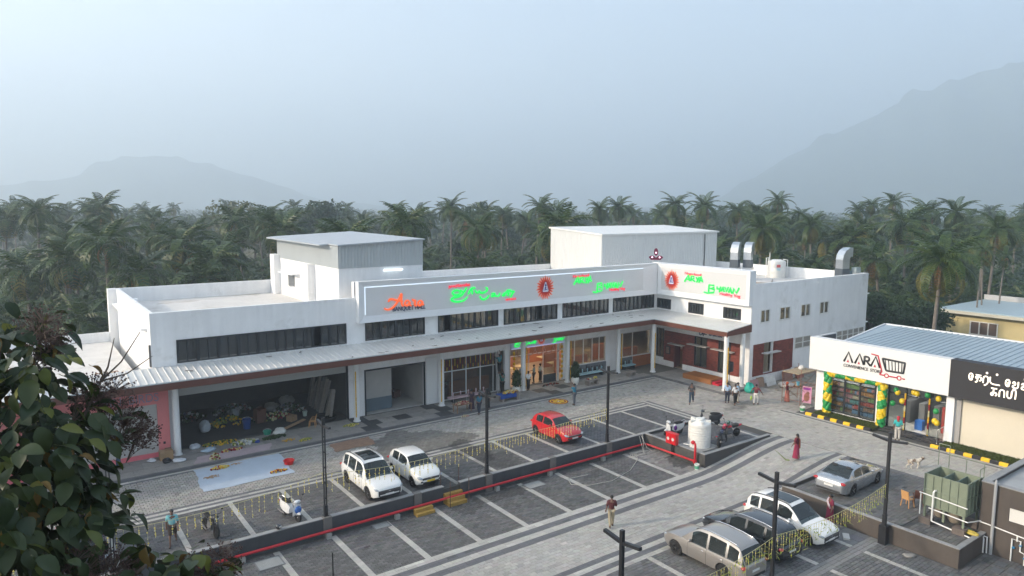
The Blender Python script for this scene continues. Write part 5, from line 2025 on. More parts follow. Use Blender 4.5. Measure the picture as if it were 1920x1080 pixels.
b.tube([(.8, -.9, 0), (.8, -.9, 1.7), (.5, -.5, 1.75)], .05, 6)
b.build('pipe', WHITEPIPE, RT)
b = MB()
for k in range(7):
    b.tube([(56 + k * 1.6, 41 + rnd.uniform(-2, 5), 8.02), (58 + k * 1.6, 42 + rnd.uniform(-2, 5), 8.02)], .06, 5)
one('roof_pipes', b, M('pipe_tan', (.3, .25, .2), .6), 'loose pale pipes lying on the roof behind the restaurant sign', 'pipes')
b = MB()
b.box(0, .9, 0, .5, 0, .55)
b.box(.06, .84, -.02, -.001, .06, .49)
one('condenser_unit', b, M('condenser', (.3, .36, .38), .5), 'small air conditioner unit on the far roof corner', 'air conditioner', (71.3, 37.6, 9.12))

# ------------------------------------------------------------------ yellow house behind the shop
YH = thing('yellow_house', 'pale yellow house with blue flat roof behind the shop block', 'house', (92, 30, -1))
b = MB()
wall(b, 5, 37, -1.1, 3.4, [(31.6, 34.4, 1.15, 2.55)], .25, fx(92))
b.box(92.25, 106, 36.75, 37, -1.1, 3.4)
b.box(105.75, 106, 5, 36.75, -1.1, 3.4)
b.build('wall', M('wall_yellow', (.52, .44, .23), .8, noise=(.6, .08)), YH, world=True)
b = MB()
b.box(91, 107, 4, 38.2, 3.42, 3.75)
b.build('roof_slab', M('eave_cream', (.5, .48, .4), .7), YH, world=True)
b = MB()
b.box(91.3, 106.7, 4.3, 37.9, 3.755, 3.85)
b.build('roof_sheet', M('roof_pale_blue', (.33, .42, .46), .5, noise=(.4, .08)), YH, world=True)
b = MB()
b.box(105, 105.3, 4.3, 37.9, 3.86, 4.5)
b.build('parapet', M('parapet_grey', (.42, .42, .42), .8, noise=(.5, .2)), YH, world=True)
f = MB()
for yy in (31.6, 32.53, 33.46, 34.4):
    f.box(91.94, 92.1, yy - .06, yy + .06, 1.1, 2.6)
f.box(91.93, 92.11, 31.5, 34.5, 1.05, 1.15)
f.box(91.93, 92.11, 31.5, 34.5, 2.55, 2.65)
fo = f.build('window', WF, YH, world=True)
for yc in (32.07, 33.0, 33.93):
    pane(fo, 92.05, yc, 1.85, .81, 1.4, 'X', M('curtain_pane', (.14, .1, .08), .3))
b = MB()
b.box(91.4, 91.99, 5, 37, .85, .97)
b.build('ledge', M('ledge_brown', (.2, .16, .11), .8), YH, world=True)

# ------------------------------------------------------------------ vehicles
CGLASS = glassmat('car_glass', (.42, .52, .54), .62, ior=1.6)
CDARK = M('black_glass', (.012, .018, .02), .04, spec=.9)
SEATD, SEATB = M('seat_dark', (.03, .03, .032), .8), M('seat_beige', (.30, .25, .18), .8)
TYRE = M('tyre', (.015, .015, .016), .85)
RIM = M('rim_alloy', (.45, .45, .46), .3, metal=.8)
TRIM = M('car_trim', (.018, .018, .02), .55)
CHROME = M('car_chrome', (.7, .7, .72), .15, metal=1)
HEADL = M('headlight', (.34, .38, .42), .08, spec=.9, coat=1)
TAILL = M('taillight', (.42, .008, .012), .15, coat=1)
PLATE = M('plate_white', (.7, .7, .68), .5)
PLATEY = M('plate_yellow', (.75, .5, .02), .5)


def ip(tab, s):
    return float(np.interp(s, [t[0] for t in tab], [t[1] for t in tab]))


def smooth_tab(tab):
    """round a polyline profile"""
    p = [tuple(q) for q in tab]
    for _ in range(2):
        q = [p[0]]
        for a, b_ in zip(p[:-1], p[1:]):
            q += [(a[0] * .75 + b_[0] * .25, a[1] * .75 + b_[1] * .25), (a[0] * .25 + b_[0] * .75, a[1] * .25 + b_[1] * .75)]
        q.append(p[-1])
        p = q
    return p


SUVP = dict(low=[(0, .9), (.012, .98), (.05, 1.04), (.3, 1.03), (.70, 1.0), (.745, 1.02), (.88, .98), (.955, .88), (.99, .8), (1, .72)],
            roof=[(.012, 1.02), (.03, 1.22), (.07, 1.56), (.12, 1.68), (.3, 1.76), (.48, 1.76), (.585, 1.69), (.75, 1.0)],
            win=[(.085, .2), (.225, .42), (.445, .625)], ws=.585, rw=.075, wf=[(0, .84), (.02, .93), (.08, .985), (.2, 1), (.8, 1), (.9, .965), (.96, .9), (1, .76)], zb=.24)
SEDP = dict(low=[(0, .78), (.01, .9), (.03, 1.0), (.12, 1.04), (.3, .98), (.7, .93), (.75, .95), (.88, .86), (.95, .76), (.99, .66), (1, .58)],
            roof=[(.13, 1.0), (.17, 1.1), (.24, 1.3), (.32, 1.41), (.45, 1.45), (.55, 1.40), (.75, .93)],
            win=[(.27, .43), (.455, .62)], ws=.56, rw=.31, wf=[(0, .8), (.02, .9), (.08, .975), (.2, 1), (.8, 1), (.9, .95), (.96, .87), (1, .7)], zb=.2)
HATP = dict(low=[(0, .82), (.012, .93), (.05, 1.0), (.3, 1.0), (.66, .96), (.72, .98), (.86, .92), (.95, .80), (.99, .70), (1, .6)],
            roof=[(.015, .98), (.05, 1.2), (.11, 1.41), (.2, 1.49), (.36, 1.52), (.48, 1.50), (.56, 1.43), (.73, .96)],
            win=[(.15, .33), (.355, .60)], ws=.55, rw=.115, wf=[(0, .82), (.02, .91), (.08, .98), (.2, 1), (.8, 1), (.9, .95), (.96, .86), (1, .68)], zb=.22)


def car(label, loc, rz, L, W, H, paint, P, wb, wr=.34, foh=.9, arch=False, rails=None, sunroof=False, plate=PLATE, blackroof=False, chromeline=False, grille='wide', roofpaint=None, cladding=False):
    o = thing('parked_car', label, 'car', loc, rz, None)
    k = H / P['roof'][-3][1]
    low = smooth_tab([(a, b_ * k) for a, b_ in P['low']])
    roof = smooth_tab([(a, b_ * k) for a, b_ in P['roof']])
    wf = smooth_tab(P['wf'])
    X = lambda s: (s - .5) * L
    hw = W / 2
    st = sorted(set([round(float(q), 4) for q in np.concatenate([np.linspace(0, .08, 7), np.linspace(.08, .92, 26), np.linspace(.92, 1, 9)])]))

    def low_ring(s):
        zt, w_, zb = ip(low, s), ip(wf, s) * hw, P['zb'] * k + .12 * max(0, (s - .93) / .07) + .1 * max(0, (.06 - s) / .06)
        h = zt - zb
        return [(0, zb), (.8 * w_, zb), (.955 * w_, zb + .05), (.985 * w_, zb + .25 * h), (1.0 * w_, zb + .55 * h), (.985 * w_, zb + .82 * h), (.94 * w_, zt - .03), (.86 * w_, zt), (.5 * w_, zt + .018), (0, zt + .024)]
    b = MB()
    rings = []
    for s in st:
        r = low_ring(s)
        rings.append([(X(s), y, z) for y, z in r] + [(X(s), -y, z) for y, z in r[-2:0:-1]])
    n_ = len(rings[0])
    b.v = [p for r in rings for p in r]
    for i in range(len(st) - 1):
        for q in range(n_):
            b.f.append((i * n_ + q, i * n_ + (q + 1) % n_, (i + 1) * n_ + (q + 1) % n_, (i + 1) * n_ + q))
            b.m.append(0)
    b.f.append(tuple(range(n_ - 1, -1, -1)))
    b.f.append(tuple((len(st) - 1) * n_ + q for q in range(n_)))
    b.m += [0, 0]
    xa, xr = L / 2 - foh, L / 2 - foh - wb
    me = b.mesh('body', paint)
    bm = bmesh.new()
    bm.from_mesh(me)
    bmesh.ops.recalc_face_normals(bm, faces=bm.faces)
    bm.to_mesh(me)
    bm.free()
    tmp = bpy.data.objects.new('tmp', me)
    COL.objects.link(tmp)
    cut = MB()
    for xx in (xa, xr):
        for s_ in (-1, 1):
            y0_, y1_ = s_ * (hw - .27), s_ * (hw + .2)
            cut.lathe((xx, 0, wr), [(0, min(y0_, y1_)), (wr + .055, min(y0_, y1_)), (wr + .055, max(y0_, y1_)), (0, max(y0_, y1_))], 24, axis='Y')
    cme = cut.mesh('cut', TRIM)
    bm = bmesh.new()
    bm.from_mesh(cme)
    bmesh.ops.remove_doubles(bm, verts=bm.verts, dist=1e-5)
    bmesh.ops.recalc_face_normals(bm, faces=bm.faces)
    bm.to_mesh(cme)
    bm.free()
    co = bpy.data.objects.new('tmp2', cme)
    COL.objects.link(co)
    md = tmp.modifiers.new('b', 'BOOLEAN')
    md.operation = 'DIFFERENCE'
    md.solver = 'EXACT'
    md.object = co
    dg_ = bpy.context.evaluated_depsgraph_get()
    nm = bpy.data.meshes.new_from_object(tmp.evaluated_get(dg_))
    bpy.data.objects.remove(tmp)
    bpy.data.objects.remove(co)
    nm.polygons.foreach_set('use_smooth', [True] * len(nm.polygons))
    nm.set_sharp_from_angle(angle=R(38))
    nm.name = 'body'
    mesh_ob('body', nm, o)
    # greenhouse
    s0, s1 = P['roof'][0][0], P['roof'][-1][0]
    gs = sorted(set([round(float(q), 4) for q in np.linspace(s0, s1, 26)] + [q for w_ in P['win'] for q in w_] + [P['ws'], P['rw']]))
    hmax = max(z for _, z in roof) - ip(low, .4)
    parts = {}

    def g_ring(s):
        zb, zr = ip(low, s) - .03, max(ip(roof, s), ip(low, s) - .0)
        h = max(zr - zb, .002)
        w_ = ip(wf, s) * hw
        wb_ = .905 * w_
        wr_ = wb_ + (.70 * hw - wb_) * min(1, h / hmax)
        return [(wb_, zb), (wb_ + (wr_ - wb_) * .80, zb + h * .84), (wr_ * .955, zb + h * .965), (wr_ * .55, zr + .012 * min(1, h / hmax)), (0, zr + .018 * min(1, h / hmax))]

    def put(key, pts):
        parts.setdefault(key, MB()).add(pts, [(0, 1, 2, 3)])
    for a, c in zip(gs[:-1], gs[1:]):
        ra, rc = g_ring(a), g_ring(c)
        mid = (a + c) / 2
        iw = [i for i, (u, v) in enumerate(P['win']) if u - 1e-6 < mid < v + 1e-6]
        for sgn in (1, -1):
            for q in range(4):
                pts = [(X(a), sgn * ra[q][0], ra[q][1]), (X(c), sgn * rc[q][0], rc[q][1]), (X(c), sgn * rc[q + 1][0], rc[q + 1][1]), (X(a), sgn * ra[q + 1][0], ra[q + 1][1])]
                if sgn < 0:
                    pts.reverse()
                if q == 0 and iw:
                    put(('side_window', iw[0], sgn), pts)
                elif q >= 2 and mid > P['ws']:
                    put(('windshield',), pts)
                elif q >= 2 and mid < P['rw']:
                    put(('rear_window',), pts)
                elif q == 0 and mid < P['rw'] and P is not SEDP and mid < .05:
                    put(('rear_window',), pts)
                else:
                    put(('roof',), pts)
    for key, mb_ in parts.items():
        mt = (roofpaint or paint) if key[0] == 'roof' else CGLASS
        me = mb_.mesh(key[0], mt, True)
        bm = bmesh.new()
        bm.from_mesh(me)
        bmesh.ops.remove_doubles(bm, verts=bm.verts, dist=1e-4)
        bm.to_mesh(me)
        bm.free()
        me.set_sharp_from_angle(angle=R(40))
        mesh_ob(key[0], me, o)
    zr = ip(roof, .35)
    if sunroof:
        b = MB()
        nS = 10
        sa, sb = .24, .545
        for i in range(nS):
            a, c = sa + (sb - sa) * i / nS, sa + (sb - sa) * (i + 1) / nS
            b.add([(X(a), -.47 * hw * 1.1, g_ring(a)[3][1] + .008), (X(c), -.47 * hw * 1.1, g_ring(c)[3][1] + .008), (X(c), 0, g_ring(c)[4][1] + .008), (X(a), 0, g_ring(a)[4][1] + .008)], [(0, 1, 2, 3)])
            b.add([(X(a), 0, g_ring(a)[4][1] + .008), (X(c), 0, g_ring(c)[4][1] + .008), (X(c), .47 * hw * 1.1, g_ring(c)[3][1] + .008), (X(a), .47 * hw * 1.1, g_ring(a)[3][1] + .008)], [(0, 1, 2, 3)])
        b.build('sunroof', CDARK, o, smooth=True)
    if rails is not None:
        for sgn in (1, -1):
            b = MB()
            b.tube([(X(s), sgn * .655 * hw, g_ring(s)[2][1] + (.012 if s in (.1, .6) else .055)) for s in (.1, .14, .25, .4, .52, .57, .6)], .022, 6)
            b.build('roof_rail', rails, o, smooth=True)
    zc = ip(low, .4)
    b = MB()
    b.box(X(P['roof'][0][0] + .05), X(P['ws'] + .1), -hw * .84, hw * .84, zc - .01, zc + .05)
    b.build('cabin_floor', SEATD, o)
    for s in (P['win'][-1][0] + .02, P['win'][-2][0] + .02):
        for sgn in (1, -1):
            b = MB()
            b.obox((X(s), sgn * hw * .42, zc + .2), (.14, hw * .55, .34), (0, R(-10), 0))
            b.obox((X(s) - .03, sgn * hw * .42, zc + .42), (.09, hw * .28, .14))
            b.build('seat', SEATB if paint is PB or paint is PW else SEATD, o)
    b = MB()
    b.box(-L / 2 + .35, L / 2 - .35, -hw + .16, hw - .16, P['zb'] * k - .04, .62)
    b.build('underbody', TRIM, o)
    # wheels
    for xx in (xa, xr):
        for sgn in (1, -1):
            b = MB()
            yc = sgn * (hw - .13)
            b.lathe((xx, yc, wr), [(wr * .62, -.1), (wr * .9, -.105), (wr, -.07), (wr, .07), (wr * .9, .105), (wr * .62, .1)], 22, axis='Y')
            wo = b.build('wheel', TYRE, o, smooth=45)
            b = MB()
            yo = yc + sgn * .085
            b.lathe((xx, yc, wr), [(wr * .66, .07 * sgn), (wr * .64, .1 * sgn), (wr * .56, .095 * sgn), (wr * .54, .03 * sgn), (0, .03 * sgn)] if sgn > 0 else [(0, -.03), (wr * .54, -.03), (wr * .56, -.095), (wr * .64, -.1), (wr * .66, -.07)], 20, axis='Y', mi=0)
            for q in range(5):
                a = 2 * math.pi * q / 5 + .3
                b.obox((xx + wr * .3 * math.cos(a), yo, wr + wr * .3 * math.sin(a)), (wr * .62, .03, wr * .17), (0, -a, 0))
            b.ball((xx, yo, wr), (wr * .12, .03, wr * .12), 8, 4)
            b.build('rim', RIM, wo)
            if arch:
                b = MB()
                b.tube([(xx + (wr + .075) * math.cos(a), sgn * (hw * (.995 if abs(xx) < L * .36 else .985) - .0), wr + (wr + .075) * math.sin(a)) for a in np.linspace(-.25, math.pi + .25, 14)], .04, 6)
                b.build('arch_trim', TRIM, o, smooth=True)
    for sgn in (1, -1):
        if arch or cladding:
            b = MB()
            b.box(xr + wr + .1, xa - wr - .1, sgn * hw * .965 - .03, sgn * hw * .965 + .03, P['zb'] * k, P['zb'] * k + .14)
            b.build('sill_cladding', TRIM, o)
        b = MB()
        for s in (P['win'][0][0] + .03 if len(P['win']) > 2 else .2, P['win'][-2][1] + .012, P['win'][-1][1] + .035):
            if len(P['win']) > 2 and s < .2:
                s = .235
            r = low_ring(s)
            b.tube([(X(s), sgn * (y + .001), z) for y, z in r[2:7]], .007, 4)
        b.build('door_seam', TRIM, o)
        for s in (P['win'][-2][0] + .03, P['win'][-1][0] + .03):
            b = MB()
            r = low_ring(s)
            b.ball((X(s), sgn * (r[5][0] + .005), r[5][1] - .02), (.1, .018, .018), 6, 4)
            b.build('door_handle', CHROME if chromeline else paint, o, smooth=True)
        s = P['win'][-1][1] - .005
        b = MB()
        zb_ = ip(low, s) + .06
        b.ball((X(s), sgn * (hw * .9 + .14), zb_ + .03), (.07, .12, .085), 8, 5)
        b.bar((X(s), sgn * hw * .85, zb_ - .03), (X(s), sgn * (hw * .9 + .1), zb_), .04)
        b.build('mirror', paint, o, smooth=True)
        # lamps
        zf = ip(low, .965)
        b = MB()
        b.ball((X(.958), sgn * hw * .70, zf - .10), (.19, .2, .075), 10, 6, rot=(0, R(14), sgn * R(-38)))
        b.build('headlight', HEADL, o, smooth=True)
        b = MB()
        b.ball((X(.985), sgn * hw * .62, .46 * k), (.08, .12, .07), 8, 5, rot=(0, 0, sgn * R(-30)))
        b.build('fog_lamp_recess', TRIM, o, smooth=True)
        zf = ip(low, .03)
        b = MB()
        b.ball((X(.028), sgn * hw * .78, zf - .12), (.13, .22, .09), 10, 6, rot=(0, 0, sgn * R(28)))
        b.build('taillight', TAILL, o, smooth=True)
    b = MB()
    gw = hw * (.7 if P is SUVP else .62)
    b.box(L / 2 - .03, L / 2 + .012, -gw, gw, (.50 if P is SUVP else .55) * k, (.71 if P is SUVP else .64) * k)
    gr = b.build('grille', TRIM, o)
    b = MB()
    b.box(L / 2 + .013, L / 2 + .022, -gw * .95, gw * .95, .655 * k, .675 * k)
    b.box(L / 2 + .013, L / 2 + .022, -gw * .9, gw * .9, .6 * k, .612 * k)
    b.ball((L / 2 + .012, 0, .64 * k), (.02, .07, .045), 8, 4)
    b.build('badge', CHROME, gr)
    b = MB()
    b.box(L / 2 - .08, L / 2 + .011, -gw * .95, gw * .95, .34 * k, (.43 if P is SUVP else .44) * k)
    b.build('air_intake', TRIM, o)
    b = MB()
    b.box(L / 2 + .012, L / 2 + .025, -.25, .25, .43 * k, .53 * k)
    b.build('number_plate', plate, o)
    b = MB()
    b.box(-L / 2 - .014, -L / 2 + .01, -.25, .25, .6 * k, .7 * k)
    b.build('number_plate', plate, o)
    b = MB()
    b.box(-L / 2 - .02, -L / 2 + .06, -hw * .72, hw * .72, .34 * k, .44 * k)
    b.build('rear_bumper_trim', TRIM, o)
    b = MB()
    for sgn in (1, -1):
        b.bar((X(P['roof'][-1][0]) - .05, sgn * .12 + .1, ip(low, .74) + .04), (X(P['roof'][-1][0]) - .2, sgn * .12 + .55 * (1 if sgn > 0 else .3), ip(low, .74) + .14), .015)
    b.build('wiper', TRIM, o)
    return o


PW = M('paint_white', (.74, .74, .72), .25, coat=1)
PWW = M('paint_white_pearl', (.78, .77, .74), .22, coat=1)
PR = M('paint_red', (.50, .008, .012), .28, coat=1)
PS = M('paint_silver', (.42, .44, .46), .26, metal=.65, coat=1)
PB = M('paint_bronze', (.34, .315, .29), .28, metal=.55, coat=1)
PK = M('paint_black', (.012, .014, .018), .22, coat=1)
PN = M('paint_navy', (.012, .018, .03), .25, coat=1)
car('white suv with panoramic roof parked nose out by the grey wall', (15.85, 35.4, 0), R(-90), 4.75, 1.85, 1.78, PW, SUVP, 2.85, .37, .93, rails=CHROME, sunroof=True, cladding=True, chromeline=True)
car('small white car with a yellow number plate beside the white suv', (18.55, 35.3, 0), R(-90), 3.9, 1.7, 1.53, PWW, HATP, 2.45, .31, .8, plate=PLATEY)
car('bright red hatchback parked alone in the upper bays', (30.0, 36.1, 0), R(-90), 3.85, 1.74, 1.53, PR, HATP, 2.45, .32, .8)
car('dark navy car half hidden behind the leafy tree branches', (1.9, 35.6, 0), R(-90), 4.3, 1.8, 1.62, PN, SUVP, 2.6, .34, .85)
car('bronze silver people carrier at the lower edge of the car park', (26.0, 19.75, -.8), R(90), 4.72, 1.83, 1.8, PB, SUVP, 2.75, .36, .88, rails=CHROME, chromeline=True, roofpaint=M('paint_bronze'))
car('black suv between the bronze people carrier and the white suv', (29.0, 19.85, -.8), R(90), 4.7, 1.9, 1.68, PK, SUVP, 2.82, .38, .9, rails=CHROME)
car('white suv with long black glass roof beside the black suv', (31.95, 19.5, -.8), R(-90), 4.5, 1.9, 1.68, PWW, SUVP, 2.73, .36, .9, arch=True, rails=TRIM, sunroof=True)
car('silver sedan on the raised bay above the brown grey wall', (38.35, 19.85, 0), R(2), 4.88, 1.84, 1.45, PS, SEDP, 2.82, .34, .97, chromeline=True)


def wheel2(o, x, r, w_, tyre=TYRE, rim=RIM):
    b = MB()
    b.lathe((x, 0, r), [(r * .72, -w_ * .8), (r * .93, -w_), (r, -w_ * .4), (r, w_ * .4), (r * .93, w_), (r * .72, w_ * .8)], 20, axis='Y')
    wo = b.build('wheel', tyre, o, smooth=50)
    b = MB()
    b.lathe((x, 0, r), [(r * .74, -w_ * .6), (r * .66, -w_ * .6), (r * .66, w_ * .6), (r * .74, w_ * .6)], 16, axis='Y')
    b.ball((x, 0, r), (r * .18, w_ * 1.2, r * .18), 8, 4)
    for q in range(5):
        a = 2 * math.pi * q / 5
        b.bar((x, 0, r), (x + r * .68 * math.cos(a), 0, r + r * .68 * math.sin(a)), .025, .05)
    b.build('rim', rim, wo)


def scooter(label, loc, rz, paint, seatm, dark, lean=-.06):
    o = thing('scooter', label, 'scooter', loc, rz)
    o.rotation_euler = (lean, 0, rz)
    wheel2(o, .62, .235, .05)
    wheel2(o, -.58, .235, .06)
    b = MB()                                            # rear body
    secs = [(-.95, .06, .68, .80), (-.8, .15, .5, .82), (-.5, .19, .36, .8), (-.2, .18, .3, .76), (0, .13, .28, .6)]
    rows = [[(x, -w_, z0), (x, -w_ * 1.05, (z0 + z1) / 2), (x, -w_ * .7, z1), (x, w_ * .7, z1), (x, w_ * 1.05, (z0 + z1) / 2), (x, w_, z0)] for x, w_, z0, z1 in secs]
    b.v = [p for r in rows for p in r]
    for i in range(len(rows) - 1):
        for k in range(6):
            b.f.append((i * 6 + k, i * 6 + (k + 1) % 6, i * 6 + 6 + (k + 1) % 6, i * 6 + 6 + k))
            b.m.append(0)
    b.f += [tuple(range(5, -1, -1)), tuple(24 + k for k in range(6))]
    b.m += [0, 0]
    b.build('body', paint, o, smooth=60)
    b = MB()
    b.box(-.05, .42, -.17, .17, .24, .3)
    b.build('floorboard', dark, o)
    b = MB()                                            # apron
    for s_ in (1, -1):
        b.add([(.42, 0, .26), (.42, s_ * .2, .26), (.5, s_ * .26, .55), (.52, s_ * .2, .86), (.58, 0, .92), (.66, 0, .5), (.6, 0, .28), (.54, s_ * .15, .4)], [(0, 1, 2, 3, 4), (6, 7, 2, 3, 4, 5), (6, 7, 1, 0), (7, 2, 1)] if s_ > 0 else [(4, 3, 2, 1, 0), (5, 4, 3, 2, 7, 6), (0, 1, 7, 6), (1, 2, 7)])
    b.build('front_apron', paint, o)
    b = MB()
    b.ball((.62, 0, .44), (.22, .09, .08), 8, 5)
    b.build('front_fender', paint, o, smooth=True)
    b = MB()
    b.ball((-.42, 0, .84), (.42, .17, .085), 12, 6)
    b.build('seat', seatm, o, smooth=True)
    b = MB()
    b.ball((.5, 0, 1.0), (.14, .2, .1), 10, 6)
    b.build('handlebar_cowl', paint, o, smooth=True)
    b = MB()
    b.ball((.6, 0, 1.0), (.06, .1, .07), 8, 5)
    b.build('headlight', HEADL, o, smooth=True)
    b = MB()
    b.tube([(.38, -.36, 1.02), (.46, -.15, 1.04), (.46, .15, 1.04), (.38, .36, 1.02)], .018, 6)
    b.build('handlebar', TRIM, o)
    for s_ in (1, -1):
        b = MB()
        b.bar((.44, s_ * .24, 1.04), (.42, s_ * .36, 1.24), .014)
        b.ball((.42, s_ * .38, 1.27), (.02, .07, .045), 8, 4)
        b.build('mirror', TRIM, o)
    b = MB()
    b.ball((-.96, 0, .72), (.05, .1, .05), 8, 4)
    b.build('taillight', TAILL, o, smooth=True)
    b = MB()
    b.tube([(-.3, -.2, .26), (-.55, -.22, .28), (-.85, -.22, .36)], .045, 8)
    b.box(-.6, -.1, -.12, .1, .2, .36)
    b.build('engine', M('engine_grey', (.12, .12, .125), .5), o)
    b = MB()
    b.bar((-.05, .1, .22), (-.12, .3, .0), .02)
    b.build('side_stand', TRIM, o)
    b = MB()
    b.tube([(-.8, -.14, .86), (-1.0, -.12, .92), (-1.0, .12, .92), (-.8, .14, .86)], .015, 6)
    b.build('grab_rail', STEEL, o)
    return o


def motorbike(label, loc, rz, paint, dark, lean=-.1):
    o = thing('motorcycle', label, 'motorcycle', loc, rz)
    o.rotation_euler = (lean, 0, rz)
    wheel2(o, .70, .30, .05, rim=M('rim_dark', (.06, .06, .065), .4))
    wheel2(o, -.62, .30, .06, rim=M('rim_dark'))
    b = MB()
    b.ball((.18, 0, .86), (.3, .16, .15), 12, 6, rot=(0, R(-8), 0))
    b.build('fuel_tank', paint, o, smooth=True)
    b = MB()
    b.ball((-.38, 0, .8), (.42, .14, .07), 12, 6, rot=(0, R(6), 0))
    b.build('seat', BLACKM, o, smooth=True)
    b = MB()
    b.ball((-.78, 0, .80), (.26, .1, .08), 10, 5, rot=(0, R(14), 0))
    b.build('tail_cowl', paint, o, smooth=True)
    b = MB()
    b.ball((-1.0, 0, .84), (.04, .07, .035), 8, 4)
    b.build('taillight', TAILL, o, smooth=True)
    b = MB()
    b.obox((.1, 0, .48), (.42, .26, .36), (0, R(12), 0))
    b.ball((.1, .0, .38), (.2, .18, .14), 8, 5)
    b.tube([(.25, -.16, .4), (.0, -.19, .26), (-.5, -.19, .34), (-.85, -.19, .46)], [.03, .03, .05, .055], 8)
    b.build('engine', M('engine_grey'), o)
    b = MB()
    for s_ in (1, -1):
        b.bar((.44, s_ * .1, .98), (.70, s_ * .1, .3), .045)
        b.bar((-.62, s_ * .1, .3), (-.1, s_ * .12, .42), .04)
        b.bar((-.5, s_ * .12, .36), (-.4, s_ * .12, .74), .035)
    b.bar((.4, 0, .92), (-.1, 0, .45), .05)
    b.build('frame', dark, o)
    b = MB()
    b.tube([(.26, -.38, 1.04), (.4, -.2, 1.08), (.42, .2, 1.08), (.26, .38, 1.04)], .018, 6)
    b.build('handlebar', TRIM, o)
    b = MB()
    b.ball((.55, 0, .97), (.13, .15, .13), 10, 6)
    b.build('headlight_cowl', paint, o, smooth=True)
    for s_ in (1, -1):
        b = MB()
        b.ball((.65, s_ * .055, .94), (.045, .05, .05), 8, 5)
        b.build('headlight', HEADL, o, smooth=True)
        b = MB()
        b.bar((.36, s_ * .26, 1.06), (.34, s_ * .36, 1.26), .014)
        b.ball((.34, s_ * .38, 1.28), (.02, .07, .045), 8, 4)
        b.build('mirror', TRIM, o)
    b = MB()
    b.ball((.68, 0, .6), (.22, .07, .05), 8, 4)
    b.build('front_fender', dark, o, smooth=True)
    b = MB()
    b.bar((-.1, .12, .3), (-.15, .34, .0), .02)
    b.build('side_stand', TRIM, o)
    return o


SB = M('scooter_white', (.70, .70, .70), .25, coat=1)
sc1 = scooter('white scooter with a blue front panel behind the wall helmet', (10.85, 34.1, .0), R(-75), SB, BLACKM, TRIM)
b = MB()
b.ball((.6, 0, .62), (.08, .2, .2), 10, 6)
b.build('blue_front_panel', M('scooter_blue', (.02, .12, .42), .25, coat=1), sc1, smooth=True)
b = MB()
b.ball((0, 0, .13), (.14, .13, .14), 12, 8)
h_ = one('helmet', b, M('helmet_black', (.02, .02, .022), .25, coat=1), 'black helmet resting on the cap of the grey wall', 'helmet', (9.85, 32.92, .16), smooth=True)
b = MB()
b.ball((.06, -.06, .13), (.1, .1, .07), 10, 6)
b.build('visor', M('visor_grey', (.35, .33, .3), .15), h_, smooth=True)
motorbike('dark motorcycle standing beyond the twigs in the upper bays', (7.1, 34.7, 0), R(-80), M('bike_graphite', (.03, .032, .036), .3), TRIM)
scooter('white and black scooter parked next to the fire hose box', (37.0, 31.8, 0), R(172), SB, BLACKM, TRIM)
b = MB()
b.ball((0, 0, 0), (.13, .1, .19), 10, 6)
one('purple_bag', b, M('bag_purple', (.12, .015, .2), .7), 'purple bag hooked on the white and black scooter', 'bag', (36.95, 31.55, .55), smooth=True)
scooter('dark scooter standing across the far end of the tank platform', (41.0, 31.9, 0), R(140), M('scooter_dark', (.02, .024, .03), .3, coat=.6), BLACKM, TRIM)
motorbike('red and black sports motorcycle with twin headlamps', (39.75, 29.15, 0), R(172), M('bike_red', (.45, .01, .03), .25, coat=1), TRIM)
motorbike('dark blue motorcycle beside the white water tank', (38.05, 28.45, 0), R(20), M('bike_blue', (.012, .02, .06), .25, coat=1), TRIM)
b = MB()
b.ball((0, 0, 0), (.13, .12, .13), 10, 7)
one('helmet', b, M('helmet_green', (.03, .1, .07), .3, coat=1), 'dark green helmet hung on the red motorcycle', 'helmet', (39.4, 29.0, 1.17), smooth=True)
b = MB()
b.ball((0, 0, 0), (.14, .12, .13), 10, 7)
one('helmet', b, M('helmet_red', (.4, .02, .05), .3, coat=1), 'red helmet set on the dark blue motorcycle', 'helmet', (38.35, 28.6, 1.12), smooth=True)

# ------------------------------------------------------------------ people
SKIN = M('skin', (.16, .085, .055), .6)
HAIR = M('hair', (.008, .007, .007), .5)


def skin_obj(name, pts, edges, rad, mat, parent, levels=1, root=0):
    me = bpy.data.meshes.new(name)
    me.from_pydata([tuple(p) for p in pts], edges, [])
    o = bpy.data.objects.new(name, me)
    COL.objects.link(o)
    md = o.modifiers.new('skin', 'SKIN')
    md.use_smooth_shade = True
    sv = me.skin_vertices[0].data
    for i, r in enumerate(rad):
        rr = r if isinstance(r, tuple) else (r, r)
        sv[i].radius = rr
        sv[i].use_root = i == root
    s_ = o.modifiers.new('sub', 'SUBSURF')
    s_.levels = s_.render_levels = levels
    me.materials.append(mat)
    o.parent = parent
    return o


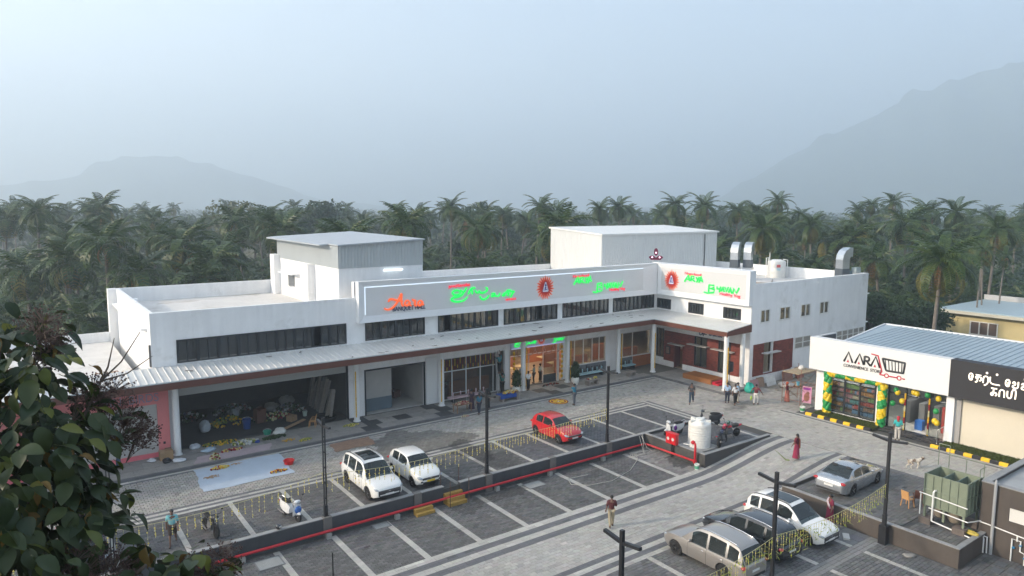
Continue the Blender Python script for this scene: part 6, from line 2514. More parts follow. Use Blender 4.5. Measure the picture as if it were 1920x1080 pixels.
def person(label, loc, rz, top, bottom, h=1.7, walk=0.0, arms=('down', 'down'), skirt=None, hair='short', sleeves='half', shorts=False, cat='person', cover=None, lean=0.0, top2=None):
    """faces local +Y"""
    o = thing('person', label, cat, loc, rz)
    k = h / 1.7
    V = lambda x, y, z: Vector((x * k, y * k + lean * max(0, z - .9), z * k))
    pel, spi, che, nek, chin, hed, crown_ = V(0, 0, .95), V(0, .0, 1.12), V(0, .01, 1.33), V(0, 0, 1.48), V(0, .02, 1.55), V(0, .02, 1.62), V(0, .01, 1.70)
    pts, ed, rad = [pel, spi, che, nek, chin, hed, crown_], [(0, 1), (1, 2), (2, 3), (3, 4), (4, 5), (5, 6)], [(.15 * k, .1 * k), (.13 * k, .09 * k), (.16 * k, .1 * k), .055 * k, .06 * k, (.078 * k, .095 * k), .045 * k]
    nose = V(0, .125, 1.61)
    pts.append(nose), ed.append((5, 7)), rad.append(.014 * k)
    tops, topsed, topr = [pel + Vector((0, 0, .0)), spi, che, V(0, 0, 1.45)], [(0, 1), (1, 2), (2, 3)], [(.175 * k, .125 * k), (.155 * k, .115 * k), (.185 * k, .125 * k), (.09 * k, .08 * k)]
    pans, pansed, panr = [V(0, 0, 1.0)], [], [(.155 * k, .115 * k)]
    for si, s_ in enumerate((1, -1)):
        hip, a = V(.09 * s_, 0, .92), walk * s_
        kn = V(.1 * s_, .22 * a + .03, .50)
        an = V(.1 * s_, .42 * a - (.14 if a < 0 else 0) * abs(a) * 2, .09 + (.06 if a < 0 else 0) * abs(a) * 2)
        toe = an + Vector((.02 * s_ * k, .15 * k, -.05 * k))
        i = len(pts)
        pts += [hip, kn, an, toe]
        ed += [(0, i), (i, i + 1), (i + 1, i + 2), (i + 2, i + 3)]
        rad += [.095 * k, .06 * k, .042 * k, (.045 * k, .03 * k)]
        j = len(pans)
        pans += [hip, kn] + ([] if shorts else [an + Vector((0, 0, .03))])
        pansed += [(0, j), (j, j + 1)] + ([] if shorts else [(j + 1, j + 2)])
        panr += [.115 * k, .088 * k] + ([] if shorts else [.075 * k])
        sh = V(.19 * s_, 0, 1.40)
        md_ = arms[si]
        if md_ == 'down':
            el, wr_ = V(.24 * s_, -.02 - .1 * a, 1.12), V(.25 * s_, .06 - .22 * a, .88)
        elif md_ == 'bent':
            el, wr_ = V(.25 * s_, -.03, 1.13), V(.15 * s_, .24, 1.12)
        elif md_ == 'up':
            el, wr_ = V(.27 * s_, .16, 1.40), V(.14 * s_, .24, 1.64)
        elif md_ == 'reach':
            el, wr_ = V(.24 * s_, .2, 1.35), V(.2 * s_, .44, 1.48)
        elif md_ == 'high':
            el, wr_ = V(.24 * s_, .12, 1.62), V(.18 * s_, .22, 1.88)
        else:                                          # out to the side
            el, wr_ = V(.36 * s_, .03, 1.2), V(.46 * s_, .12, 1.0)
        i = len(pts)
        d = (wr_ - el).normalized()
        palm = wr_ + d * .07 * k
        pts += [sh, el, wr_, palm]
        ed += [(2, i), (i, i + 1), (i + 1, i + 2), (i + 2, i + 3)]
        rad += [.06 * k, .045 * k, .03 * k, (.036 * k, .02 * k)]
        side = d.cross(Vector((0, 1, .2))).normalized()
        if side.length < .1:
            side = Vector((1, 0, 0))
        curl = d.cross(side).normalized()
        for q, (off, ln) in enumerate(((-.03, .065), (-.01, .075), (.01, .07), (.028, .055))):
            m_ = len(pts)
            p0 = palm + side * off * k + d * .015 * k
            p1 = p0 + d * ln * .55 * k + curl * .008 * k
            p2 = p1 + (d + curl * .6).normalized() * ln * .5 * k
            pts += [p1, p2]
            ed += [(i + 3, m_), (m_, m_ + 1)]
            rad += [.009 * k, .007 * k]
        m_ = len(pts)
        pts += [wr_ + d * .03 * k - side * .045 * k, wr_ + d * .07 * k - side * .06 * k]
        ed += [(i + 2, m_), (m_, m_ + 1)]
        rad += [.011 * k, .008 * k]
        j = len(tops)
        tops += [sh, el if sleeves != 'full' else el]
        topsed += [(2, j), (j, j + 1)]
        topr += [.082 * k, .066 * k]
        if sleeves == 'full':
            tops.append(wr_)
            topsed.append((j + 1, j + 2))
            topr.append(.045 * k)
    skin_obj('body', pts, ed, rad, SKIN, o)
    skin_obj('shirt' if skirt is None else 'blouse', tops, topsed, topr, top, o)
    if skirt is None:
        skin_obj('shorts' if shorts else 'trousers', pans, pansed, panr, bottom, o)
    else:
        b = MB()
        n_ = 20
        rows = [(.15, 1.02), (.19, .85), (.22, .5), (.26, .12), (.27, .06)]
        for r_, z in rows:
            for q in range(n_):
                a = 2 * math.pi * q / n_
                rr = r_ * (1 + (.07 * math.cos(a * 6) * (1 - z)))
                b.v.append((rr * math.cos(a) * k, (rr * .85 * math.sin(a) + .1 * (walk or .1) * (1 - z)) * k, z * k))
        for i in range(len(rows) - 1):
            for q in range(n_):
                b.f.append((i * n_ + q, (i + 1) * n_ + q, (i + 1) * n_ + (q + 1) % n_, i * n_ + (q + 1) % n_))
                b.m.append(0)
        b.build('skirt', skirt, o, smooth=True)
        if top2 is not None:
            b = MB()
            b.tube([V(-.12, .09, .95), V(-.06, .15, 1.15), V(.08, .15, 1.33), V(.15, .03, 1.46), V(.1, -.14, 1.3), V(.05, -.17, 1.0), V(.06, -.18, .75)], [.07 * k, .09 * k, .085 * k, .06 * k, .08 * k, .09 * k, .07 * k], 8, flat=(Vector((0, 1, 0)), .45))
            b.build('sari_drape', top2, o, smooth=True)
    b = MB()
    c_ = V(0, -.012, 1.645)
    if cover is None:
        b.ball(c_, (.092 * k, .105 * k, .095 * k), 10, 7)
        if hair == 'long':
            b.ball(V(0, -.085, 1.58), (.06 * k, .05 * k, .06 * k), 8, 6)
        b.build('hair', HAIR, o, smooth=True)
    else:
        b.ball(c_ + Vector((0, 0, .01)), (.105 * k, .118 * k, .105 * k), 10, 7)
        b.ball(V(0, -.08, 1.52), (.09 * k, .06 * k, .1 * k), 8, 6)
        b.build('headscarf', cover, o, smooth=True)
    for s_ in (1, -1):
        b = MB()
        b.ball(V(.032 * s_, .098, 1.635), (.012 * k, .008 * k, .009 * k), 6, 4)
        b.build('eye', M('eye_dark', (.02, .015, .012), .3), o)
    if skirt is None:
        for s_ in (1, -1):
            a = walk * s_
            an = V(.1 * s_, .42 * a - (.14 if a < 0 else 0) * abs(a) * 2, .09 + (.06 if a < 0 else 0) * abs(a) * 2)
            b = MB()
            b.ball(an + Vector((.01 * s_, .06 * k, -.055 * k)), (.05 * k, .14 * k, .035 * k), 8, 5)
            b.build('shoe', M('shoe_dark', (.04, .03, .025), .6), o, smooth=True)
    return o


def cloth(n_, c=(.5, .5, .5), r_=.85):
    return M('cloth_' + n_, c, r_, noise=(14, .12))


NAVYT, BLACKT, TANT, GREYT = cloth('navy', (.02, .025, .045)), cloth('black', (.014, .014, .016)), cloth('khaki', (.34, .29, .20)), cloth('grey', (.09, .10, .12))
TEAL = cloth('teal', (.015, .16, .19))
person('man in a light turquoise shirt and dark shorts walking through the upper bays', (5.43, 34.5, 0), R(165), cloth('turquoise', (.18, .46, .50)), cloth('brown_dark', (.05, .035, .03)), 1.72, .55, shorts=True)
person('man in a maroon shirt and khaki trousers walking on the pale road', (24.66, 25.15, -.8), R(-30), cloth('maroon', (.085, .018, .02)), TANT, 1.72, .3, arms=('bent', 'down'))
person('man in a blue shirt with raised hands beside the painted floor flower', (36.15, 41.35, 0), R(20), cloth('blue', (.02, .17, .26)), GREYT, 1.75, .08, arms=('up', 'up'))
person('man in a dark shirt and jeans striding across the plaza', (44.2, 36.2, 0), R(125), cloth('charcoal', (.05, .05, .055)), cloth('jeans', (.035, .06, .09)), 1.72, .6, arms=('bent', 'down'))
person('man in a maroon shirt and white trousers carrying a green bag', (48.25, 33.0, 0), R(-75), cloth('maroon2', (.13, .022, .035)), cloth('white_trouser', (.62, .6, .57)), 1.66, .3, arms=('out', 'out'))
person('man in a pale blue shirt half hidden behind the white shirt', (46.75, 34.65, 0), R(-60), cloth('paleblue', (.30, .42, .58)), NAVYT, 1.7, .15)
person('man in a white shirt and black trousers by the pavement corner', (46.85, 33.95, 0), R(150), cloth('white', (.66, .67, .68)), BLACKT, 1.68, .25)
person('man in a sky blue shirt and pale trousers standing at the pavement corner', (47.5, 34.2, 0), R(200), cloth('skyblue', (.28, .46, .60)), cloth('stone', (.45, .43, .38)), 1.68, .15)
person('person with an orange headscarf and maroon shirt by the scaffold', (51.15, 32.1, 0), R(200), cloth('maroon3', (.12, .015, .03)), None, 1.62, .2, skirt=cloth('pink_orange', (.5, .17, .13)), cover=cloth('orange_scarf', (.55, .12, .06)))
person('woman in a crimson sari walking along the road with a broom', (39.95, 24.2, -.06), R(10), cloth('crimson', (.13, .01, .025)), None, 1.6, .3, skirt=cloth('crimson_sari', (.26, .02, .06)), top2=cloth('rust_drape', (.25, .06, .03)), hair='long', arms=('down', 'out'))
person('person in a turquoise shirt and red cap in front of the shop steps', (48.55, 22.05, 0), R(-70), cloth('aqua', (.03, .36, .36)), cloth('pale_trouser', (.48, .46, .42)), 1.7, .12, arms=('bent', 'down'), cover=cloth('red_cap', (.45, .03, .04)))
person('woman in a maroon sari behind the low wall near the silver sedan', (35.55, 18.95, -.02) if 0 else (34.4, 18.75, -.8), R(60), cloth('sari_maroon', (.2, .02, .05)), None, 1.6, .1, skirt=cloth('sari_maroon'), top2=cloth('sari_pale', (.5, .4, .42)), hair='long')
person('man in a blue shirt in the huddle of three by the flower cart', (28.5, 43.6, 0), R(10), cloth('blue2', (.02, .13, .2)), NAVYT, 1.66, .15)
person('man all in black in the huddle of three by the flower cart', (29.75, 44.3, .0), R(120), BLACKT, BLACKT, 1.72, .1, arms=('bent', 'down'))
person('woman in a dark sari in the huddle of three by the flower cart', (28.55, 44.75, .15), R(-60), cloth('plum', (.05, .03, .05)), None, 1.58, .1, skirt=cloth('plum'), hair='long')
person('man in a white shirt and black trousers with his back turned at the lit entrance', (35.5, 46.6, .15), R(5), cloth('white'), BLACKT, 1.7, .06, arms=('bent', 'bent'))
person('man in a grey green shirt standing inside the lit entrance', (37.4, 48.3, .14), R(40), cloth('greygreen', (.22, .3, .28)), BLACKT, 1.7, .06, arms=('bent', 'down'))
person('person in a pale shirt standing by the counter inside the entrance', (38.2, 48.4, .14), R(-100), cloth('mint', (.42, .5, .48)), BLACKT, 1.68, .06)
person('woman in a blue sari standing at the entrance threshold', (36.5, 48.9, .14), R(150), cloth('sari_blue', (.2, .28, .38)), None, 1.58, .06, skirt=cloth('sari_blue'), hair='long')
person('man in a green shirt reaching up from the pavement at the glazing end', (33.2, 47.2, .15), R(0), cloth('deepgreen', (.02, .12, .11)), BLACKT, 1.72, .05, arms=('high', 'high'))
person('man in a teal shirt on a ladder at the top of the glazing', (33.0, 47.35, 1.85), R(0), TEAL, BLACKT, 1.65, .08, arms=('high', 'reach'))
person('person in a dark outfit in front of the pink shop shutter', (4.6, 46.3, .15), R(90), cloth('slate', (.06, .09, .14)), cloth('blue_jeans', (.04, .08, .14)), 1.66, .2)
b = MB()
for s_ in (-1, 1):
    b.bar((s_ * .22, -.25, 0), (s_ * .16, .25, 3.6), .05)
for q in range(10):
    t = .06 + q * .09
    b.bar((-.21 + .05 * t, -.25 + .5 * t, 3.6 * t), (.21 - .05 * t, -.25 + .5 * t, 3.6 * t), .035)
one('ladder', b, M('ladder_alu', (.5, .5, .5), .35, metal=.6), 'aluminium ladder leaning at the end of the flower hung glazing', 'ladder', (33.0, 47.55, .15))
b = MB()
b.tube([(0, 0, .0), (-.35, .35, .45), (-.5, .5, .62)], [.05, .02, .014], 6)
b.ball((.06, -.06, .02), (.14, .14, .05), 8, 4)
one('broom', b, M('straw_green', (.2, .24, .1), .9), 'straw broom trailing from the hand of the woman in the crimson sari', 'broom', (39.0, 24.3, .0))
b = MB()
b.ball((0, 0, 0), (.12, .08, .2), 8, 6)
one('carry_bag', b, M('bag_lime', (.35, .5, .08), .6), 'lime green bag in the hand of the man in white trousers', 'bag', (47.75, 33.1, .62), smooth=True)

# dog
dg_o = thing('dog', 'white and brown street dog walking on the pale road', 'dog', (44.15, 18.95, 0), R(-35))
P_d = [(.28, 0, .48), (.0, 0, .50), (-.28, 0, .49), (.42, 0, .60), (.52, 0, .66), (.66, 0, .62), (-.42, 0, .56), (-.52, 0, .68)]
E_d = [(0, 1), (1, 2), (0, 3), (3, 4), (4, 5), (2, 6), (6, 7)]
R_d = [(.12, .155), (.11, .125), (.115, .12), .08, .07, .035, .02, .012]
for s_ in (1, -1):
    i = len(P_d)
    sw_ = .08 * s_
    P_d += [(.28 + sw_, .07 * s_, .36), (.29 + sw_, .07 * s_, .2), (.27 + sw_ * 1.6, .07 * s_, .03), (.31 + sw_ * 1.6, .07 * s_, .015)]
    E_d += [(0, i), (i, i + 1), (i + 1, i + 2), (i + 2, i + 3)]
    R_d += [.055, .032, .024, .024]
    i = len(P_d)
    P_d += [(-.25 - sw_, .08 * s_, .38), (-.18 - sw_, .08 * s_, .27), (-.36 - sw_, .08 * s_, .17), (-.32 - sw_ * 1.5, .08 * s_, .03), (-.28 - sw_ * 1.5, .08 * s_, .015)]
    E_d += [(2, i), (i, i + 1), (i + 1, i + 2), (i + 2, i + 3), (i + 3, i + 4)]
    R_d += [.07, .045, .026, .022, .024]
    i = len(P_d)
    P_d += [(.49, .055 * s_, .75)]
    E_d += [(4, i)]
    R_d += [.022]
skin_obj('body', P_d, E_d, R_d, M('dog_coat', (.62, .56, .47), .9, grime=(3.2, (.16, .09, .05), .5)), dg_o)
for s_ in (1, -1):
    b = MB()
    b.ball((.60, s_ * .035, .68), (.012, .012, .012), 6, 4)
    b.build('eye', M('eye_dark'), dg_o)
b = MB()
b.ball((.69, 0, .63), (.018, .02, .018), 6, 4)
b.build('nose', BLACKM, dg_o)

# ------------------------------------------------------------------ vegetation
FR_G = leafmat('frond_green', (.020, .050, .010), (.062, .098, .018), .45, sub=.2)
FR_Y = leafmat('frond_yellow', (.12, .115, .02), (.19, .165, .03), .5, sub=.25)
FR_B = leafmat('frond_brown', (.20, .10, .035), (.28, .15, .055), .8, sub=.1)
BARK = M('palm_bark', (.16, .14, .12), .9, noise=(3, .25))
TBARK = M('tree_bark', (.11, .085, .065), .9, noise=(5, .3))


def frond_mesh(L, droop, mat, nl=15, up=.25, wid=.6, wl=.085):
    """one pinnate leaf along +X, bending down"""
    b = MB()
    pts, dirs = [], []
    x = z = 0.0
    ang = up
    n_ = nl
    for i in range(n_ + 1):
        pts.append(Vector((x, 0, z)))
        dirs.append(ang)
        ds = L / n_
        x += ds * math.cos(ang)
        z += ds * math.sin(ang)
        ang -= droop / n_ * (1 + .7 * i / n_)
    b.tube(pts, [.05 * L / 4 * (1 - .85 * i / n_) for i in range(n_ + 1)], 3, caps=False)
    for i in range(2, n_ + 1):
        t = i / n_
        ll = wid * L / 4 * (1.0 - .25 * t) * (math.sin(math.pi * min(1, .12 + t * .83)) ** .5) * 1.55
        for s_ in (1, -1):
            p = pts[i]
            a = dirs[i] if i < len(dirs) else dirs[-1]
            fwd = Vector((math.cos(a), 0, math.sin(a)))
            dn = Vector((math.sin(a) * .2, 0, -1))
            d = (fwd * .55 + Vector((0, s_, 0)) * .75 + dn * (.32 + .35 * rnd.random())).normalized()
            tip = p + d * ll * rnd.uniform(.85, 1.1)
            mid = p + (fwd * .5 + Vector((0, s_, 0)) * .85).normalized() * ll * .55
            hw_ = fwd * wl * L / 4
            b.add([p - hw_ * .6, p + hw_ * .6, mid + hw_, mid - hw_, tip], [(0, 1, 2, 3), (3, 2, 4)])
    return b.mesh('frond', mat)


def crown_mesh(kind, fr, nf, seed, merge=True):
    """list of (mesh index, rotation, scale)"""
    q = random.Random(seed)
    out = []
    for i in range(nf):
        t = i / nf
        az = i * 2.39996 + q.uniform(-.25, .25)
        el = 1.25 - 1.75 * t + q.uniform(-.12, .12)
        out.append((t, az, el, q.uniform(.85, 1.12)))
    return out


FM = {}
for k, (dr, up_) in enumerate(((.9, 0), (1.25, 0), (1.6, 0), (2.0, 0))):
    FM['g', k] = frond_mesh(4.3, dr, FR_G, 19, up_, .66)
    FM['y', k] = frond_mesh(4.2, dr, FR_Y, 19, up_, .66)
    FM['b', k] = frond_mesh(3.7, dr * 1.1, FR_B, 13, up_, .45)
    FM['f', k] = frond_mesh(4.3, dr, FR_G, 10, up_, .9, .17)
    FM['h', k] = frond_mesh(4.2, dr, FR_Y, 10, up_, .85, .17)


def frond_list(nf, seed, dry, yel, lod=False):
    q = random.Random(seed)
    out = []
    for i in range(nf):
        t = (i + .5) / nf
        az = i * 2.39996 + q.uniform(-.3, .3)
        el = 1.3 - 2.0 * t + q.uniform(-.14, .14)
        k = min(3, int(t * 4))
        c_ = 'g'
        if t > .74 and q.random() < yel:
            c_ = 'y'
        if t > .8 and q.random() < dry:
            c_ = 'b'
        if lod:
            c_ = {'g': 'f', 'y': 'h', 'b': 'b'}[c_]
        out.append((FM[c_, k], (0, -el, az), q.uniform(.82, 1.12)))
    return out


def palm_trunk(h, r=.16, lean=.06, seed=0):
    q = random.Random(seed)
    a = q.uniform(0, 6.28)
    b = MB()
    pts = [(lean * h * (t ** 1.6) * math.cos(a), lean * h * (t ** 1.6) * math.sin(a), h * t) for t in np.linspace(0, 1, 8)]
    b.tube(pts, [r * (1.35 - .5 * t) for t in np.linspace(0, 1, 8)], 7)
    return b, Vector(pts[-1])


def big_palm(x, y, ztop, s_, label, seed, dry=.25, yel=.5, nf=26, group=None, thin=1.0, cat='palm tree'):
    zb = -1.15
    h = ztop - zb
    o = thing('palm_tree', label, cat, (x, y, zb), 0, group)
    b, tip = palm_trunk(h, .17 * thin, .05, seed)
    b.build('trunk', BARK, o, smooth=True)
    cr = bpy.data.objects.new('crown', None)
    COL.objects.link(cr)
    cr.parent = o
    cr.location = tip
    for me, rot, sc_ in frond_list(nf, seed, dry, yel):
        mesh_ob('frond', me, cr, (0, 0, 0), rot, sc_ * s_)
    b = MB()
    q = random.Random(seed)
    for k in range(7):
        a = q.uniform(0, 6.28)
        b.ball((.28 * math.cos(a), .28 * math.sin(a), -.35 - q.uniform(0, .3)), .14, 7, 5)
    n_ = b.build('coconut', M('coconut', (.22, .12, .035), .6), cr, smooth=True)
    n_['kind'] = 'stuff'
    return o


def join_fronds(name, lst, s_=1.0):
    V, F_, MI, mats = [], [], [], []
    n0 = 0
    for me, rot, sc_ in lst:
        Mx = (Euler(rot).to_matrix() * (sc_ * s_))
        co = np.zeros(len(me.vertices) * 3)
        me.vertices.foreach_get('co', co)
        co = co.reshape(-1, 3) @ np.array(Mx).T
        V.append(co)
        m_ = me.materials[0]
        if m_ not in mats:
            mats.append(m_)
        for p in me.polygons:
            F_.append([i + n0 for i in p.vertices])
            MI.append(mats.index(m_))
        n0 += len(co)
    me = bpy.data.meshes.new(name)
    me.from_pydata(np.concatenate(V).tolist(), [], F_)
    for m_ in mats:
        me.materials.append(m_)
    me.polygons.foreach_set('material_index', MI)
    me.update()
    return me


NAMED = [  # x, y, crown height, size, label, dry, yellow
    (16.1, 105.8, 11.4, 1.15, 'broad dark coconut palm rising left of the stair hall', .1, .5),
    (34.1, 111.7, 14.0, 1.0, 'coconut palm with hanging orange dead fronds beside the stair hall roof', .9, .4),
    (3.7, 127.6, 14.7, 1.2, 'tall coconut palm nearest the left edge of the skyline', .1, .3),
    (12.4, 146.1, 14.4, 1.15, 'upright coconut palm standing against the left hill', .05, .2),
    (5.9, 109.4, 10.9, 1.1, 'low yellowish coconut palm behind the leafy tree', .1, .9),
    (15.2, 137.5, 11.5, 1.1, 'dense coconut palm between the leafy tree and the stair hall', .1, .3),
    (58.4, 118.9, 12.8, 1.05, 'yellow green coconut palm directly right of the stair hall', .1, .9),
    (67.3, 125.0, 14.1, 1.0, 'dark coconut palm second right of the stair hall', .1, .2),
    (72.6, 121.4, 15.8, 1.05, 'tall open coconut palm above the centre of the sign', .1, .2),
    (54.0, 82.3, 12.5, 1.15, 'largest coconut palm with drooping fronds behind the Tamil sign', .15, .45),
    (92.1, 131.9, 14.1, 1.0, 'small hazy coconut palm right of the largest drooping palm', .1, .2),
    (77.2, 99.5, 15.8, 1.0, 'bare trunked coconut palm with orange skirt beside the metal hall', .9, .5),
    (77.4, 93.0, 14.7, 1.05, 'yellow skirted coconut palm touching the metal hall corner', .3, .9),
    (103.3, 111.6, 15.4, 1.0, 'hazy coconut palm above the left half of the metal hall', .1, .2),
    (100.3, 101.4, 15.9, 1.0, 'dark coconut palm above the middle of the metal hall', .15, .3),
    (108.4, 95.6, 16.3, 1.05, 'tall coconut palm with brown skirt above the lamp emblem', .6, .4),
    (105.0, 85.6, 16.0, 1.1, 'tall coconut palm above the right end of the metal hall', .6, .4),
    (111.0, 81.1, 15.2, 1.0, 'orange skirted coconut palm left of the big roof duct palm', .7, .5),
    (85.8, 59.3, 12.7, 1.25, 'big bushy coconut palm behind the twin roof ducts', .1, .6),
    (134.2, 89.5, 17.2, 1.0, 'tall slim coconut palm peeking above the bushy duct palm', .2, .2),
    (105.0, 62.8, 12.9, 1.0, 'dark coconut palm between the rooftop tank and the lone duct', .1, .2),
    (144.6, 69.5, 17.0, .9, 'very tall thin coconut palm with orange crown right of the roofs', .8, .5),
    (148.9, 78.6, 15.3, .85, 'leaning thin coconut palm left of the tallest thin palm', .3, .5),
    (150.9, 77.3, 16.5, .85, 'thin coconut palm close behind the leaning thin palm', .3, .4),
    (71.2, 29.8, 10.8, 1.28, 'large sunlit coconut palm standing between the restaurant and the yellow house', .1, .75),
    (108.8, 38.9, 12.9, 1.15, 'tall coconut palm with orange base behind the yellow house', .5, .6),
    (126.8, 51.0, 15.2, 1.1, 'broad coconut palm on the skyline above the big sunlit palm', .1, .4),
    (85.6, 51.3, 7.2, .85, 'short low coconut palm below the lone roof duct', .2, .2),
]
for i, (x, y, zt, s_, lb, dry, yel) in enumerate(NAMED):
    big_palm(x, y, zt, s_ * .9, lb, 100 + i, dry, yel, 26 if i not in (24, 9, 18) else 30)
# slender areca palms by the yellow house
for i, (x, y, zt, lb) in enumerate(((95.5, 35.2, 11.0, 'slender areca palm nearest the big sunlit palm by the yellow house'), (98.4, 35.6, 10.4, 'middle slender areca palm behind the yellow house roof'), (101.5, 35.0, 9.9, 'slender areca palm furthest along the yellow house roof'))):
    big_palm(x, y, zt, .5, lb, 300 + i, .2, .2, 14, thin=.5)
# palms of the far grove: shared crowns
CRN = [join_fronds('crown', frond_list((30, 22, 26, 34)[i % 4], 500 + i, .25 + .12 * (i % 4), .5, True)) for i in range(10)]
TRK = []
for i in range(4):
    b, tip = palm_trunk(12.0, .17, (.03, .08, .13, .06)[i], 40 + i)
    TRK.append((b.mesh('trunk', BARK, True), tip))


def in_frame(x, y, z, mg=1.02):
    return bool(in_view(np.array([x]), np.array([y]), np.array([z]), mg)[0])


def far_palm(x, y, ztop, s_, label, group, k):
    o = thing('palm_tree', label, 'palm tree', (x, y, -1.15), 0, group)
    me, tip = TRK[k % 4]
    f_ = (ztop + 1.15) / 12.0
    rz = rnd.uniform(0, 6.28)
    mesh_ob('trunk', me, o, (0, 0, 0), (0, 0, rz), (1, 1, f_))
    ca, sa = math.cos(rz), math.sin(rz)
    mesh_ob('crown', CRN[k % 10], o, (tip.x * ca - tip.y * sa, tip.x * sa + tip.y * ca, tip.z * f_), (0, 0, rnd.uniform(0, 6.28)), s_)


taken = [(p[0], p[1]) for p in NAMED] + [(96, 35), (100, 35)]
groups = (('coconut palm in the dense dark grove left of the white building', 'palms of the left grove', lambda x, y: y > x * .9 + 52 and x < 48),
          ('hazy coconut palm in the grove behind the long signboards', 'palms of the middle grove', lambda x, y: True),
          ('hazy coconut palm in the wood beyond the shop roofs', 'palms of the right grove', lambda x, y: y < x * .62))
cnt, tries = 0, 0
while cnt < 190 and tries < 9000:
    tries += 1
    d = 84 + 250 * rnd.random() ** 1.5
    a = YAW + rnd.uniform(-.66, .66)
    x, y = d * math.sin(a), d * math.cos(a)
    if (y < 70 and x < 84) or (x < 110 and y < 42) or (y < 90 and 18 < x < 84 and rnd.random() < .55) or not in_frame(x, y, 10):
        continue
    if any((x - p) ** 2 + (y - q) ** 2 < (4.2 if d < 180 else 5.5) ** 2 for p, q in taken):
        continue
    taken.append((x, y))
    g_ = groups[0] if groups[0][2](x, y) else (groups[2] if groups[2][2](x, y) else groups[1])
    zt = rnd.uniform(5.5, 13.8) if d < 150 else rnd.uniform(8.5, 15.5)
    far_palm(x, y, zt, rnd.uniform(.9, 1.2), g_[0], g_[1], cnt)
    cnt += 1

# broadleaf trees
LF_D = leafmat('leaf_dark', (.015, .038, .010), (.038, .072, .015), .5, sub=.2)
LF_M = leafmat('leaf_mid', (.034, .066, .014), (.082, .12, .022), .5, sub=.25)
LF_P = leafmat('leaf_pale', (.10, .125, .065), (.16, .17, .09), .6, sub=.25)
LF_R = leafmat('leaf_rust', (.13, .07, .03), (.20, .12, .05), .7, sub=.2)


def clump_mesh(name, blobs, n_, size, mat, seed):
    """leaf faces spread through a set of ellipsoids (cx, cy, cz, rx, ry, rz), denser near the skin"""
    q = np.random.default_rng(seed)
    w_ = np.array([b_[3] * b_[4] * b_[5] for b_ in blobs]) ** .7
    idx = q.choice(len(blobs), n_, p=w_ / w_.sum())
    B_ = np.array(blobs)[idx]
    d = q.normal(size=(n_, 3))
    d /= np.linalg.norm(d, axis=1)[:, None]
    r = q.uniform(.35, 1.08, n_) ** .6
    r *= 1 + .16 * np.sin(d[:, 0] * 7 + idx) * np.sin(d[:, 1] * 6 + idx * 2) + .1 * np.sin(d[:, 2] * 9 + idx)
    c = B_[:, :3] + d * r[:, None] * B_[:, 3:6]
    nrm = d + q.normal(size=(n_, 3)) * .55 + np.array([0, 0, .35])
    nrm /= np.linalg.norm(nrm, axis=1)[:, None]
    t1 = np.cross(nrm, q.normal(size=(n_, 3)))
    t1 /= np.linalg.norm(t1, axis=1)[:, None]
    t2 = np.cross(nrm, t1)
    s_ = size * q.uniform(.6, 1.3, n_)[:, None]
    V = np.stack([c - t1 * s_ * .5, c + t2 * s_ * .3 - nrm * s_ * .05, c + t1 * s_ * .5 - nrm * s_ * .12, c - t2 * s_ * .3 - nrm * s_ * .05], 1).reshape(-1, 3)
    me = bpy.data.meshes.new(name)
    me.from_pydata(V.tolist(), [], np.arange(4 * n_).reshape(-1, 4).tolist())
    me.materials.append(mat)
    return me


def tree_proto(seed, h, r, mat, n_, leaf):
    q = random.Random(seed)
    tr = MB()
    tr.tube([(0, 0, 0), (q.uniform(-.2, .2), q.uniform(-.2, .2), h * .3), (q.uniform(-.4, .4), q.uniform(-.4, .4), h * .55)], [.28, .22, .16], 7)
    blobs = []
    for k in range(9):
        a = k * 2.4 + q.uniform(-.4, .4)
        rr = r * q.uniform(.25, .72)
        zz = h * q.uniform(.5, .86)
        c = (rr * math.cos(a), rr * math.sin(a), zz)
        b_ = r * q.uniform(.32, .5)
        blobs.append((*c, b_, b_, b_ * q.uniform(.65, .9)))
        tr.tube([(0, 0, h * .42), (c[0] * .5, c[1] * .5, h * .42 + (zz - h * .42) * .6), c], [.13, .09, .03], 5)
    blobs.append((0, 0, h * .85, r * .45, r * .45, r * .33))
    return tr.mesh('trunk', TBARK, True), clump_mesh('crown', blobs, n_, leaf, mat, seed)


TP = [tree_proto(1, 11, 5.0, LF_D, 2600, .62), tree_proto(2, 10, 4.5, LF_M, 2400, .55), tree_proto(3, 14, 6.5, LF_P, 2600, .62), tree_proto(4, 8, 3.6, LF_D, 2200, .45), tree_proto(5, 7.5, 3.6, LF_R, 1700, .42)]


def tree(x, y, k, s_, label, group=None):
    o = thing('broadleaf_tree', label, 'tree', (x, y, -1.15), 0, group)
    rz = rnd.uniform(0, 6.28)
    mesh_ob('trunk', TP[k][0], o, (0, 0, 0), (0, 0, rz), s_)
    mesh_ob('crown', TP[k][1], o, (0, 0, 0), (0, 0, rz), s_)


